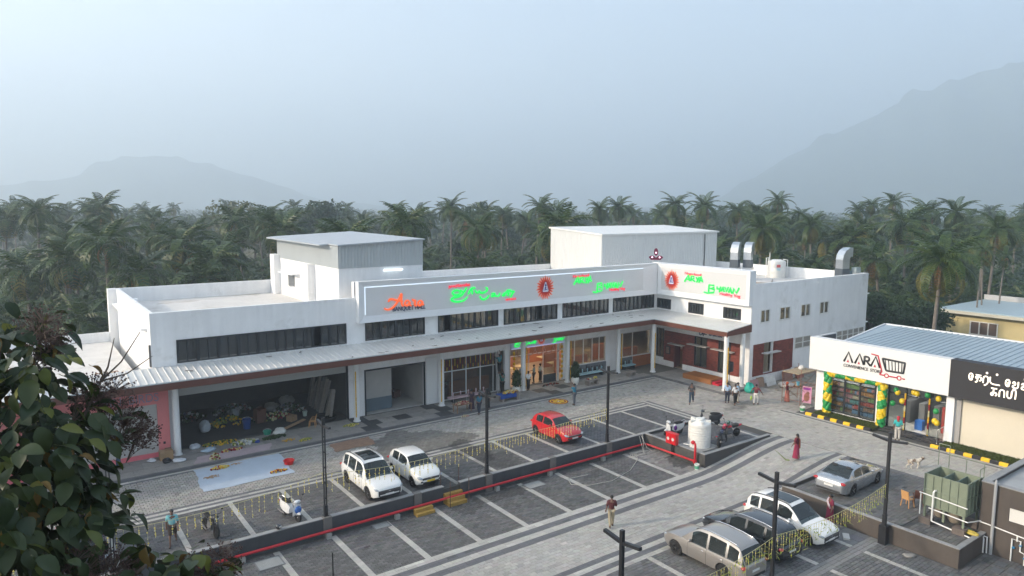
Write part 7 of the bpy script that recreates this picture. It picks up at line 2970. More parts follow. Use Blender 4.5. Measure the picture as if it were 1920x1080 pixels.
tree(46.6, 177.4, 2, 1.32, 'pale airy tall tree on the skyline left of the stair hall palm')
tree(69.7, 185.5, 0, 1.72, 'broad dark blue tree on the skyline above the stair hall')
tree(61, 188, 0, 1.4, 'dark rounded tree behind the pale airy skyline tree')
tree(84, 50, 4, 1.05, 'rust brown leafed tree right of the lone roof duct')
tree(88, 45.5, 4, .95, 'smaller rusty tree beside the big sunlit palm')
tree(80.5, 40.5, 3, .95, 'dark round tree just behind the far corner of the restaurant')
tree(78.5, 36, 3, .8, 'dark bushy tree at the side lane of the restaurant')
tree(84.5, 36.5, 0, .62, 'dense dark tree under the big sunlit palm')
tree(88.6, 37.6, 3, .5, 'dark shrubby tree in front of the yellow house corner')
tree(79, 32.5, 3, .55, 'low dark tree behind the blue shop roof')
for k in range(60):
    for _ in range(40):
        d = 150 + 260 * rnd.random()
        a = YAW + rnd.uniform(-.66, .66)
        x, y = d * math.sin(a), d * math.cos(a)
        if in_frame(x, y, 8) and all((x - p) ** 2 + (y - q) ** 2 > 36 for p, q in taken):
            break
    taken.append((x, y))
    kk = rnd.choice((0, 0, 1, 1, 2, 3))
    lb = {0: 'dark leafed tree in the hazy wood beyond the palms', 1: 'green leafed tree in the hazy wood beyond the palms', 2: 'pale leafed tree in the hazy wood beyond the palms', 3: 'small dark tree in the hazy wood beyond the palms'}[kk]
    tree(x, y, kk, rnd.uniform(.85, 1.15), lb, {0: 'dark trees of the far wood', 1: 'green trees of the far wood', 2: 'pale trees of the far wood', 3: 'small trees of the far wood'}[kk])

# undergrowth: a bumpy mass of leaves and young fronds under the palms
ub = []
for k in range(900):
    d = 76 + 150 * rnd.random() ** 1.4
    a = YAW + rnd.uniform(-.68, .68)
    x, y = d * math.sin(a), d * math.cos(a)
    if (y < 67.5 and x < 77) or (x < 110 and y < 39.5 and x > 74) or (x < 77 and y < 67.5):
        continue
    hgt = rnd.uniform(1.5, 6.0) if d > 90 else rnd.uniform(1.0, 4.2)
    r = rnd.uniform(1.8, 3.8)
    ub.append((x, y, hgt * .4 - 1.1, r, r, hgt))
ug = clump_mesh('undergrowth', ub, 95000, .85, LF_D, 9)
ug.materials.append(LF_M)
mi = np.random.default_rng(3).random(len(ug.polygons)) < .3
ug.polygons.foreach_set('material_index', mi.astype(int))
mesh_ob('undergrowth', ug)['kind'] = 'stuff'
lst = []
V, F_, n0 = [], [], 0
src = [FM['f', k] for k in range(4)]
arr = []
for me in src:
    co = np.zeros(len(me.vertices) * 3)
    me.vertices.foreach_get('co', co)
    arr.append((co.reshape(-1, 3), [list(p.vertices) for p in me.polygons]))
for k in range(520):
    x, y, z = ub[rnd.randrange(len(ub))][:3]
    x += rnd.uniform(-2, 2)
    y += rnd.uniform(-2, 2)
    if (y < 69 and x < 78) or (x < 110 and y < 41):
        continue
    az0, sc0, zz = rnd.uniform(0, 6.28), rnd.uniform(.6, .95), rnd.uniform(-.8, 5.0)
    for q in range(11):
        co, fs = arr[min(3, q // 3)]
        Mx = np.array(Euler((0, -(1.25 - .12 * q), az0 + q * 2.4)).to_matrix()) * sc0
        V.append(co @ Mx.T + np.array([x, y, zz]))
        F_ += [[i + n0 for i in f] for f in fs]
        n0 += len(co)
me = bpy.data.meshes.new('young_palms')
me.from_pydata(np.concatenate(V).tolist(), [], F_)
me.materials.append(FR_G)
mesh_ob('undergrowth', me)['kind'] = 'stuff'
# the far wood out to the hills
fb = []
for k in range(2000):
    d = 300 + 1900 * rnd.random() ** 1.5
    a = YAW + rnd.uniform(-.72, .72)
    r = rnd.uniform(4, 8)
    fb.append((d * math.sin(a), d * math.cos(a), rnd.uniform(1, 6), r, r, rnd.uniform(4, 8.5)))
mesh_ob('far_wood', clump_mesh('far_wood', fb, 72000, 3.2, LF_D, 12))['kind'] = 'stuff'

# hills
HILLM = M('hill_forest', (.055, .075, .035), .95, noise=(.02, .35))


def hill(name, ridge, D, depth, seed):
    """ridge: (azimuth offset, elevation in metres) list at distance D"""
    q = np.random.default_rng(seed)
    az = np.linspace(ridge[0][0], ridge[-1][0], 90)
    hz_ = np.interp(az, [r[0] for r in ridge], [r[1] for r in ridge])
    hz_ = hz_ + (np.sin(az * 90) * 4 + np.sin(az * 37 + 1) * 6 + np.sin(az * 210) * 2) * np.clip(hz_ / 250, 0, 1)
    V, F_ = [], []
    prof = [(-1, 0), (-.75, .16), (-.5, .42), (-.25, .74), (-.08, .95), (0, 1), (.15, .93), (.5, .5), (1, 0)]
    for i, a in enumerate(az):
        for j, (t, hh) in enumerate(prof):
            dd = D + depth * t * (1 + .12 * math.sin(a * 23 + j))
            zz = max(-1.1, hz_[i] * hh * (1 + (.1 * math.sin(a * 60 + j * 2) + .07 * math.sin(a * 133 + j)) * (1 - abs(t))) - 1.1) if hh < .999 else hz_[i] - 1.1
            V.append((dd * math.sin(YAW + a), dd * math.cos(YAW + a), zz))
    n_ = len(prof)
    for i in range(len(az) - 1):
        for j in range(n_ - 1):
            F_.append((i * n_ + j, (i + 1) * n_ + j, (i + 1) * n_ + j + 1, i * n_ + j + 1))
    me = bpy.data.meshes.new(name)
    me.from_pydata(V, [], F_)
    me.materials.append(HILLM)
    me.polygons.foreach_set('use_smooth', [True] * len(me.polygons))
    return structure(mesh_ob(name, me))


def azp(px):
    return math.atan((px - 960) / 1310)


def elz(px, py, D):
    return max(0.0, (388 - py) / 1310 * D * math.cos(azp(px))) + 16.5


hill('hill', [(azp(-300), 20), (azp(-60), elz(-60, 372, 3000)), (azp(60), elz(60, 345, 3000)), (azp(150), elz(150, 335, 3000)), (azp(200), elz(200, 312, 3000)), (azp(240), elz(240, 298, 3000)), (azp(280), elz(280, 302, 3000)), (azp(325), elz(325, 297, 3000)),
              (azp(400), elz(400, 312, 3000)), (azp(470), elz(470, 332, 3000)), (azp(530), elz(530, 353, 3000)), (azp(600), elz(600, 375, 3000)), (azp(760), 10)], 3000, 480, 1)
hill('mountain', [(azp(1150), 8), (azp(1330), elz(1330, 378, 3000)), (azp(1430), elz(1430, 320, 3000)), (azp(1500), elz(1500, 278, 3000)), (azp(1560), elz(1560, 248, 3000)), (azp(1640), elz(1640, 208, 3000)), (azp(1700), elz(1700, 185, 3000)),
                  (azp(1760), elz(1760, 160, 3000)), (azp(1830), elz(1830, 135, 3000)), (azp(1900), elz(1900, 112, 3000)), (azp(1960), elz(1960, 98, 3000)), (azp(2100), elz(2100, 95, 3000)), (azp(2400), elz(2400, 200, 3000)), (azp(2900), 10)], 3000, 700, 2)

# the big leafed tree in front of the camera
TK = thing('teak_tree', 'big leafed tree with dry seed sprays rising in front of the car park', 'tree', (-1.2, 9.2, -.8))
q = random.Random(77)
b = MB()
b.tube([(-1.2, 9.2, -.8), (-1.1, 9.3, 4), (-.9, 9.3, 8), (-.7, 9.2, 11)], [.26, .22, .17, .12], 9)
b.build('trunk', TBARK, TK, smooth=True, world=True)
BL = [(-.15, 10.6, 14.05, .75, .6, .55), (.15, 9.9, 13.6, .7, .6, .55), (.55, 9.7, 13.1, .55, .5, .45), (.1, 9.3, 12.8, .75, .6, .6), (.5, 9.0, 12.3, .5, .5, .45), (-.3, 9.0, 12.5, .8, .7, .8), (-.2, 8.5, 11.8, .9, .7, .6),
      (1.5, 8.1, 11.75, .32, .35, .22), (1.05, 8.5, 11.75, .3, .3, .25), (-.9, 10.0, 13.3, .9, .8, .9), (-.6, 8.7, 11.4, 1.0, .8, .7), (.45, 8.3, 11.5, .5, .4, .4)]
b = MB()
for (cx_, cy_, cz_, *_r3) in BL:
    b.tube([(-.75, 9.2, 10.6), ((-.75 + cx_) / 2, (9.2 + cy_) / 2, 10.6 + (cz_ - 10.6) * .35), (cx_, cy_, cz_)], [.07, .045, .02], 6)
b.tube([(.55, 9.7, 13.1), (.95, 10.1, 13.75), (1.05, 10.2, 14.1)], [.018, .012, .005], 5)
b.tube([(.85, 10.0, 13.6), (1.1, 10.1, 13.8), (1.35, 10.2, 14.15)], [.014, .01, .005], 5)
b.tube([(.85, 10.0, 13.6), (1.15, 10.0, 13.66), (1.45, 10.0, 13.85)], [.012, .009, .004], 5)
b.build('branch', TBARK, TK, smooth=True, world=True)
LT1 = leafmat('teak_leaf', (.014, .030, .010), (.040, .058, .014), .45, sub=.12)
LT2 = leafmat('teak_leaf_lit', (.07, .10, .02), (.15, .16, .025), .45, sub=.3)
LT3 = leafmat('teak_leaf_dry', (.13, .07, .02), (.2, .13, .03), .6, sub=.2)


def broad_leaf(mat, L=.3, W=.2, fold=.12, curl=.25):
    b = MB()
    prof = [(0, .02), (.12, .5), (.3, .92), (.5, 1.0), (.7, .82), (.88, .42), (1, .03)]
    rows = []
    for t, w_ in prof:
        z = -curl * L * t * t
        rows.append([(L * t, -W / 2 * w_, z + fold * W * w_), (L * t, 0, z), (L * t, W / 2 * w_, z + fold * W * w_)])
    b.v = [p for r in rows for p in r]
    for i in range(len(rows) - 1):
        for k in range(2):
            b.f.append((i * 3 + k, (i + 1) * 3 + k, (i + 1) * 3 + k + 1, i * 3 + k + 1))
            b.m.append(0)
    b.tube([(-.06, 0, .01), (0, 0, 0)], .005, 4)
    return b.mesh('leaf', mat, True)


LMESH = [broad_leaf(LT1, .30, .20, .15, .3), broad_leaf(LT1, .34, .22, .1, .5), broad_leaf(LT1, .26, .18, .2, .2), broad_leaf(LT2, .28, .19, .15, .25), broad_leaf(LT2, .24, .16, .1, .4), broad_leaf(LT3, .26, .12, .4, .5)]
pl = []
for k in range(1900):
    c = BL[q.choices(range(len(BL)), [b_[3] * b_[4] * b_[5] + .04 for b_ in BL])[0]]
    d = Vector((q.gauss(0, 1), q.gauss(0, 1), q.gauss(0, 1))).normalized()
    r = q.uniform(.45, 1.1)
    p = (c[0] + d.x * c[3] * r, c[1] + d.y * c[4] * r, c[2] + d.z * c[5] * r)
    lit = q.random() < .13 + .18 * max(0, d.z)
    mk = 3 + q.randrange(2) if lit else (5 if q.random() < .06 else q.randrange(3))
    el = q.uniform(-.2, 1.2)
    pl.append((p, mk, (q.uniform(-.5, .5), el, math.atan2(d.y, d.x) + q.uniform(-.7, .7)), q.uniform(.55, 1.0)))
pl.sort(key=lambda e: (e[0][0] ** 2 + e[0][1] ** 2 + (e[0][2] - 15.8) ** 2))
vis = [e for e in pl if in_frame(*e[0], 1.0)]
inv = [e for e in pl if not in_frame(*e[0], 1.0)]
org = Vector((-1.2, 9.2, -.8))
for p, mk, rot, sc_ in vis[:290]:
    mesh_ob('leaf', LMESH[mk], TK, Vector(p) - org, rot, sc_)
rest = vis[290:] + inv
V, F_, MI, n0 = [], [], [], 0
for p, mk, rot, sc_ in rest:
    me = LMESH[mk]
    co = np.zeros(len(me.vertices) * 3)
    me.vertices.foreach_get('co', co)
    V.append(co.reshape(-1, 3) @ (np.array(Euler(rot).to_matrix()) * sc_).T + np.array(p) - np.array(org))
    for pg in me.polygons:
        F_.append([i + n0 for i in pg.vertices])
        MI.append(0 if mk < 3 else (1 if mk < 5 else 2))
    n0 += len(co) // 3
me = bpy.data.meshes.new('leaf')
me.from_pydata(np.concatenate(V).tolist(), [], F_)
for m_ in (LT1, LT2, LT3):
    me.materials.append(m_)
me.polygons.foreach_set('material_index', MI)
mesh_ob('foliage', me, TK)['kind'] = 'stuff'
TW = M('seed_twig', (.13, .09, .07), .9)
SEED = M('seed_pod', (.085, .048, .042), .8)
for (cx_, cy_, cz_, rr, n_) in ((1.05, 9.85, 13.0, .34, 260), (1.3, 9.95, 12.85, .22, 130), (.35, 10.4, 14.0, .3, 160), (.75, 10.0, 13.45, .3, 160), (1.0, 10.0, 13.4, .28, 110), (.75, 8.6, 11.75, .3, 150), (1.5, 8.3, 11.62, .25, 130), (.45, 8.6, 11.9, .3, 140), (1.78, 8.2, 11.68, .26, 140), (.3, 10.3, 14.3, .3, 120)):
    b = MB()
    base = Vector((cx_ - .25, cy_ - .15, cz_ - .3))
    tips = []
    for k in range(int(n_ * 2.2)):
        d = Vector((q.gauss(0, 1), q.gauss(0, 1), q.gauss(0, 1)))
        d = d.normalized() * rr * q.uniform(.3, 1.1) ** .7
        tips.append(Vector((cx_, cy_, cz_)) + d)
    hubs = [base + (Vector((cx_, cy_, cz_)) - base) * q.uniform(.5, 1) + Vector((q.uniform(-1, 1), q.uniform(-1, 1), q.uniform(-1, 1))) * rr * .35 for _ in range(9)]
    for h_ in hubs:
        b.tube([base, (base + h_) / 2 + Vector((0, 0, .03)), h_], .005, 3, caps=False)
    for tp in tips:
        h_ = min(hubs, key=lambda v: (v - tp).length)
        b.tube([h_, tp], .0022, 3, caps=False)
    s_o = b.build('seed_spray', TW, TK, world=True)
    s_o['kind'] = 'stuff'
    b = MB()
    for tp in tips:
        b.ball(tp, q.uniform(.007, .013), 4, 3)
    s2 = b.build('seed', SEED, s_o, world=True)
    s2['kind'] = 'stuff'

# ------------------------------------------------------------------ garlands
FLY = leafmat('petal_yellow', (.62, .50, .06), (.72, .62, .20), .6, sub=.2)
FLG = leafmat('leaf_mango', (.16, .22, .03), (.34, .36, .06), .5, sub=.25)
FLW = leafmat('petal_cream', (.55, .52, .28), (.66, .62, .40), .6, sub=.2)
MARI = leafmat('marigold', (.62, .34, .01), (.72, .46, .02), .7, sub=.1)
CRIM = leafmat('petal_crimson', (.20, .01, .015), (.32, .02, .03), .7, sub=.1)
STR = M('twine', (.5, .46, .24), .9)


def strand_mesh(L, kind, seed):
    q = random.Random(seed)
    b = MB()
    b.tube([(0, 0, 0), (0, 0, -L)], .007, 3, 0)
    n_ = int(L / .09)
    for k in range(n_):
        z = -L * (k + .6) / n_
        if kind == 'flower':
            if q.random() < .55 or k > n_ - 3:
                b.ball((q.uniform(-.02, .02), q.uniform(-.02, .02), z), q.uniform(.024, .045), 5, 3, 1 if q.random() < .75 else 2)
        else:
            if q.random() < .5 + .4 * (k / n_):
                a = q.uniform(0, 6.28)
                d = Vector((math.cos(a), math.sin(a), -.5))
                p = Vector((0, 0, z))
                s_ = Vector((-math.sin(a), math.cos(a), 0)) * .025
                b.add([p, p + d * .09 + s_, p + d * .2, p + d * .09 - s_], [(0, 1, 2, 3)], 2)
            else:
                b.ball((0, 0, z), .022, 5, 3, 1)
    return b.mesh('strand', [STR, FLY, FLG if kind != 'flower' else FLW])


STF = [strand_mesh(.62 + .1 * k, 'flower', k) for k in range(4)]
STL = [strand_mesh(.62 + .08 * k, 'leaf', 10 + k) for k in range(5)]


def garland(a, c, sag, n_, kinds, label):
    a, c = Vector(a), Vector(c)
    o = thing('flower_garland', label, 'garland', a)
    P = lambda t: (c - a) * t - Vector((0, 0, sag * 4 * t * (1 - t)))
    b = MB()
    b.tube([P(t) for t in np.linspace(0, 1, 14)], .012, 4)
    b.build('string', STR, o)
    for k in range(n_):
        t = (k + .5 + rnd.uniform(-.2, .2)) / n_
        mesh_ob('strand', rnd.choice(kinds), o, P(t), (0, 0, rnd.uniform(0, 6.28)), (1, 1, rnd.uniform(.8, 1.15)))


garland((-6, 33.0, 2.2), (2.83, 33.0, 2.1), .25, 24, STF, 'yellow flower string ending at the lamp in the leafy tree')
garland((2.83, 33.0, 2.0), (12.26, 33.0, 2.5), .35, 30, STF, 'yellow flower string hanging over the man in the turquoise shirt')
garland((12.26, 33.0, 2.4), (22.1, 33.0, 2.2), .35, 34, STF, 'yellow flower string hanging in front of the white suv and the small white car')
garland((22.1, 33.0, 2.2), (31.8, 33.0, 2.5), .25, 44, STF, 'yellow flower string hanging across the red hatchback')
garland((24.66, 15.74, 2.5), (34.5, 16.0, 2.3), .35, 46, STL, 'leaf and flower string hanging between the lamp at the black suv and the sedan lamp')
garland((15.9, 15.69, 2.6), (24.66, 15.74, 2.45), .4, 40, STL, 'leaf and flower string hanging across the bronze people carrier')

# marigold ropes on the columns and the flower curtain
def rope(pts, r, mats, label, name='marigold_rope', step=.07):
    o = thing(name, label, 'garland', pts[0])
    b = MB()
    p0 = Vector(pts[0])
    for a, c in zip(pts[:-1], pts[1:]):
        a, c = Vector(a), Vector(c)
        n_ = max(1, int((c - a).length / step))
        for k in range(n_):
            p = a + (c - a) * (k / n_) - p0
            b.ball((p.x, p.y, p.z), r * rnd.uniform(.85, 1.15), 6, 4, k // 6 % len(mats) if len(mats) > 1 else 0)
    f_ = b.build('flower_chain', mats, o)
    f_['kind'] = 'stuff'


for x, y, lb in ((20.0, 46.7, 'marigold rope on the column between the open shop and the passage'), (27.15, 46.7, 'marigold rope on the column left of the flower hung glazing'), (35.2, 46.7, 'marigold rope on the column left of the lit entrance'),
                 (40.15, 46.7, 'marigold rope on the column right of the lit entrance'), (46.5, 46.7, 'marigold rope on the column between the two dining windows'), (49.3, 45.05, 'marigold rope on the column at the inner pavement corner'), (49.25, 36.72, 'marigold rope on the column at the outer pavement corner')):
    dx = .16 if x > 30 else -.16
    rope([(x + dx, y - .02, 3.9), (x + dx, y - .02, .5)], .05, [MARI] if x != 49.25 else [MARI], lb)
b = MB()
for x0 in (34.75, 40.1):
    pass
for i, (x0, lb) in enumerate(((34.7, 'stacked yellow flower balls left of the lit entrance'), (40.05, 'stacked yellow flower balls right of the lit entrance'))):
    b = MB()
    for k in range(7):
        b.ball((0, 0, .45 * k), (.11, .11, .16), 8, 5)
    b.cyl((0, 0, -.2), (0, 0, 3.1), .015, n=4)
    one('flower_hanging', b, MARI, lb, 'garland', (x0, 47.6, .6), smooth=True)
o = thing('flower_curtain', 'row of short yellow and crimson flower strings along the top of the left glazing', 'garland', (27.9, 47.8, 3.55))
sm = []
for k in range(2):
    b = MB()
    for j in range(11):
        b.ball((0, 0, -.08 * j), .04, 6, 4, 0 if j < 7 else 1)
    sm.append(b.mesh('strand', [MARI, CRIM] if k == 0 else [CRIM, MARI]))
for k in range(22):
    mesh_ob('strand', sm[k % 2], o, (.25 * k, 0, -.05 * (k % 3)), (0, 0, 0), (1, 1, rnd.uniform(.8, 1.15)))
for i in range(5):
    pts = [(35.0 + i * 1.05 + .525 - .5 * math.cos(t), 47.78, 3.45 - .55 * math.sin(t)) for t in np.linspace(0, math.pi, 9)]
    rope(pts, .05, [leafmat('petal_pink', (.45, .22, .2), (.55, .35, .3), .7)], 'pale pink flower swag over the lit entrance', 'flower_swag') if i == 0 else rope(pts, .05, [_MC['petal_pink']], 'pale pink flower swag over the lit entrance', 'flower_swag')
for ob_ in COL.objects:
    if ob_.name.startswith('flower_swag'):
        ob_['group'] = 'flower swags over the entrance'
for i, (yy, lb) in enumerate(((22.75, 'yellow and maroon flower rope on the left post of the shop entrance'), (21.15, 'yellow and maroon flower rope on the right post of the shop entrance'))):
    rope([(50.9, yy, 2.75), (50.9, yy, .1)], .06, [MARI, CRIM, FLW], lb)

# ------------------------------------------------------------------ pavement furniture and clutter
def pot_plant(x, y, label, s_):
    o = thing('potted_plant', label, 'potted plant', (x, y, .15))
    b = MB()
    b.lathe((0, 0, 0), [(0, 0), (.22, 0), (.34, .3), (.36, .55), (.32, .64), (.27, .64), (.27, .56), (0, .56)], 18)
    b.build('pot', M('pot_white', (.7, .68, .62), .5), o, smooth=45)
    f_ = mesh_ob('foliage', clump_mesh('foliage', [(0, 0, 1.25, .42, .42, .75), (.05, 0, 1.7, .28, .28, .4)], 1100, .17, LF_D, int(s_)), o)
    f_['kind'] = 'stuff'


pot_plant(34.0, 46.3, 'bushy plant in a round white pot left of the lit entrance', 31)
pot_plant(40.2, 45.9, 'bushy plant in a round white pot right of the lit entrance', 32)


def bench(x, y, w_, d_, h_, mat, label, posts=None, legs=None):
    o = thing('bench', label, 'bench', (x, y, .15))
    b = MB()
    b.box(-w_ / 2, w_ / 2, -d_ / 2, d_ / 2, h_ - .09, h_)
    b.build('seat', mat, o)
    for s_ in (-1, 1):
        b = MB()
        b.box(s_ * w_ * .4 - .07, s_ * w_ * .4 + .07, -d_ * .4, d_ * .4, 0, h_ - .091)
        b.build('leg', legs or mat, o)
    if posts:
        for k in range(posts):
            b = MB()
            xx = -w_ / 2 + w_ * (k + .5) / posts
            b.lathe((xx, 0, h_), [(.05, 0), (.05, .3), (.08, .32), (.03, .42), (0, .43)], 8)
            b.build('candle_stand', mat, o, smooth=True)
    return o


bench(29.8, 47.2, 3.7, .55, .42, M('bench_pink', (.55, .40, .42), .6), 'long pale pink bench with stands below the flower hung glazing', 5, BLACK)
bench(43.2, 47.3, 3.6, .55, .42, M('bench_blue', (.36, .55, .62), .6), 'long pale blue bench below the dining windows', 6, BLACK)
bench(48.4, 47.5, 1.6, .55, .42, M('bench_blue'), 'short pale blue bench below the corner dining window', 2, BLACK)
bench(46.6, 45.3, 1.0, .4, .42, M('bench_stone', (.24, .21, .19), .8, noise=(4, .2)), 'small bare stone bench near the inner pavement corner')


def flower_heap(x, y, z, rx, ry, rz_, mats, n_, label, name='flower_heap', pr=.06, cat='flowers', group=None):
    o = thing(name, label, cat, (x, y, z), 0, group)
    b = MB()
    for k in range(n_):
        a, r = rnd.uniform(0, 6.28), rnd.random() ** .5
        zz = rz_ * (1 - r * r) * rnd.uniform(.4, 1)
        b.ball((rx * r * math.cos(a), ry * r * math.sin(a), zz + pr * .6), pr * rnd.uniform(.7, 1.2), 5, 4, rnd.randrange(len(mats)))
    f_ = b.build('blossoms', mats, o)
    f_['kind'] = 'stuff'
    return o


TB = thing('flower_table', 'stone table with a blue cloth and heaped flowers beside the pot plant', 'table', (32.4, 45.15, .15))
b = MB()
b.box(-1.05, 1.05, -.35, .35, .5, .58)
b.build('table_top', M('bench_stone'), TB)
b = MB()
b.box(-.8, -.6, -.3, .3, 0, .5)
b.box(.6, .8, -.3, .3, 0, .5)
b.build('table_leg', M('bench_stone'), TB)
b = MB()
b.box(-1.08, .5, -.38, .38, .581, .595)
b.box(-1.09, .5, -.395, -.381, .3, .595)
b.build('blue_cloth', M('cloth_royal', (.01, .06, .28), .7), TB)
flower_heap(32.6, 45.15, .75, .8, .3, .14, [MARI, FLY, CRIM, FLW, leafmat('petal_pink')], 90, 'yellow and pink flowers heaped on the blue clothed table', pr=.07)
FT = thing('fruit_table', 'low stone table with fruit beside the right pot plant', 'table', (41.4, 45.0, .15))
b = MB()
b.box(-.75, .75, -.3, .3, .42, .5)
b.build('table_top', M('bench_stone'), FT)
for s_ in (-1, 1):
    b = MB()
    b.box(s_ * .5 - .08, s_ * .5 + .08, -.25, .25, 0, .419)
    b.build('leg', M('bench_stone'), FT)
flower_heap(41.0, 45.0, .65, .22, .2, .08, [CRIM, FLW], 14, 'red and white fruit in a small pile on the low stone table', 'fruit_pile', .06, 'fruit')
flower_heap(41.75, 45.0, .65, .16, .16, .16, [FLY], 12, 'yellow fruit stacked on the low stone table', 'fruit_pile', .07, 'fruit')
FC = thing('flower_cart', 'small flower seller cart beside the huddle of three people', 'cart', (27.6, 44.6, .13))
b = MB()
b.box(-.7, .7, -.35, .35, .6, .66)
b.build('tray', M('cart_wood', (.2, .12, .07), .8), FC)
for sx in (-1, 1):
    for sy in (-1, 1):
        b = MB()
        b.box(sx * .62 - .03, sx * .62 + .03, sy * .3 - .03, sy * .3 + .03, 0, .6)
        b.build('leg', M('cart_wood'), FC)
b = MB()
for sx in (-1, 1):
    b.cyl((sx * .6, .3, .66), (sx * .6, .3, 1.5), .015, n=5)
b.cyl((-.6, .3, 1.5), (.6, .3, 1.5), .015, n=5)
b.build('hanger', STEEL, FC)
flower_heap(27.6, 44.6, .79, .6, .3, .14, [CRIM, leafmat('petal_pink'), FLW], 70, 'pink and crimson flowers on the small cart', pr=.055)
flower_heap(27.3, 43.75, 0.0, .35, .2, .1, [FLW, leafmat('petal_pink')], 24, 'pale flowers on the ground in front of the small cart', pr=.05)
# entrance offerings
flower_heap(38.2, 46.9, .15, .9, .2, .16, [M('pot_clay', (.2, .06, .03), .8), CRIM, BLACKM], 40, 'row of clay lamps and red offerings in front of the entrance', 'offerings', .07, 'offerings')

# stage, speaker
SG_ = thing('stage', 'low wooden stage with a red carpeted step under the wing canopy', 'stage', (50.85, 40.4, .15))
b = MB()
b.box(-.85, .85, -1.55, 1.65, .0, .42)
b.build('platform', M('stage_wood', (.30, .115, .03), .6, noise=(2, .12)), SG_)
for k in range(2):
    b = MB()
    b.box(-.7, .7, -2.3 + .36 * k, -1.95 + .36 * k, 0, .14 + .13 * k)
    b.build('red_step', M('carpet_red', (.5, .012, .03), .9), SG_)
SPK = thing('loudspeaker', 'black loudspeaker on a stand behind the outer column', 'loudspeaker', (50.5, 37.3, .15))
b = MB()
b.box(-.25, .25, -.2, .2, 1.45, 2.3)
b.build('cabinet', BLACKM, SPK)
b = MB()
b.cyl((0, 0, 0), (0, 0, 1.45), .025, n=6)
for k in range(3):
    a = k * 2.1
    b.bar((0, 0, .4), (.4 * math.cos(a), .4 * math.sin(a), 0), .025)
b.build('stand', BLACK, SPK)
b = MB()
b.box(-.23, .23, -.215, -.201, 1.5, 2.25)
b.build('grille', M('grille_dark', (.03, .03, .032), .6), SPK)

# floor flower
RG = thing('floor_rangoli', 'round red and yellow flower pattern painted on the lane', 'rangoli', (35.78, 42.9, .012))
def disc(r0, r1, a0, a1, z, n_=40):
    b = MB()
    for k in range(n_):
        t0, t1 = a0 + (a1 - a0) * k / n_, a0 + (a1 - a0) * (k + 1) / n_
        b.add([(r0 * math.cos(t0), r0 * math.sin(t0), z), (r1 * math.cos(t0), r1 * math.sin(t0), z), (r1 * math.cos(t1), r1 * math.sin(t1), z), (r0 * math.cos(t1), r0 * math.sin(t1), z)], [(0, 1, 2, 3)])
    return b
disc(.0, .82, 0, 2 * math.pi, 0).build('red_ground', M('powder_red', (.24, .012, .02), .95), RG)
disc(.62, .72, 0, 2 * math.pi, .004).build('yellow_ring', M('powder_yellow', (.72, .42, .02), .95), RG)
for k in range(6):
    b = MB()
    a = k * math.pi / 3
    n_ = 10
    pts = []
    for j in range(n_ + 1):
        t = j / n_
        pts.append((.1 + .5 * t, .19 * math.sin(math.pi * t)))
    pp = [(u * math.cos(a) - v * math.sin(a), u * math.sin(a) + v * math.cos(a), .008) for u, v in pts] + [(u * math.cos(a) + v * math.sin(a), u * math.sin(a) - v * math.cos(a), .008) for u, v in pts[-2:0:-1]]
    b.add(pp, [tuple(range(len(pp)))])
    b.build('petal', M('powder_yellow'), RG)
disc(0, .1, 0, 2 * math.pi, .012).build('centre', M('powder_white', (.7, .66, .6), .95), RG)

# cloths on the ground
def sheet(name, x0, x1, y0, y1, z, mat, label, sk=0, cat='sheet', amp=.02):
    o = thing(name, label, cat, ((x0 + x1) / 2, (y0 + y1) / 2, z))
    b = MB()
    nx, ny = 26, 20
    q = random.Random(int(x0 * 10))
    for j in range(ny + 1):
        for i in range(nx + 1):
            u, v = i / nx, j / ny
            e = .05 * math.sin(9 * v + x0) + .03 * math.sin(23 * v) if i in (0, nx) else 0
            f_ = .05 * math.sin(8 * u + y0) if j in (0, ny) else 0
            zz = amp * (.5 + .5 * math.sin(u * 17 + 2 * math.sin(v * 6)) * math.sin(v * 13 + u * 4)) * q.uniform(.7, 1.2)
            b.v.append(((x1 - x0) * (u - .5) + e + sk * (v - .5), (y1 - y0) * (v - .5) + f_, zz))
    for j in range(ny):
        for i in range(nx):
            a = j * (nx + 1) + i
            b.f.append((a, a + 1, a + nx + 2, a + nx + 1))
            b.m.append(0)
    b.build('cloth', mat, o, smooth=True)
    return o


sheet('tarpaulin', 8.1, 13.2, 40.1, 43.9, .012, M('tarp_blue', (.40, .47, .55), .6, noise=(1.2, .1)), 'pale blue tarpaulin spread on the lane in front of the open shop', .35)
sheet('floor_cloth', 8.6, 13.2, 44.5, 45.7, .16, M('cloth_pinkgrey', (.42, .34, .36), .85, noise=(2, .1)), 'pale pink cloth spread on the pavement above the blue tarpaulin', .5)
sheet('door_mat', 16.5, 19.3, 42.0, 43.65, .014, M('mat_brown', (.24, .15, .10), .95, noise=(3, .2)), 'brown carpet piece on the lane behind the white suv', .2, 'carpet')
flower_heap(9.6, 43.3, .03, .55, .2, .1, [CRIM, FLY, MARI], 60, 'crimson and yellow flowers in a row on the upper tarpaulin edge', pr=.06)
flower_heap(12.3, 40.75, .03, .5, .2, .09, [MARI, MARI, CRIM], 55, 'orange flowers in a row on the lower right tarpaulin corner', pr=.055)
flower_heap(8.9, 42.15, .02, .5, .22, .03, [M('chaff', (.38, .25, .14), .95)], 60, 'brown dry petals scattered on the tarpaulin', 'petal_litter', .03, 'petals')
flower_heap(10.6, 43.5, .02, .35, .15, .02, [M('chaff')], 30, 'few dry brown petals near the top edge of the tarpaulin', 'petal_litter', .03, 'petals')
flower_heap(9.65, 44.75, .17, .3, .28, .35, [FLW, FLW, CRIM, FLG], 70, 'white and green bouquet standing on the pale pink cloth', pr=.06)
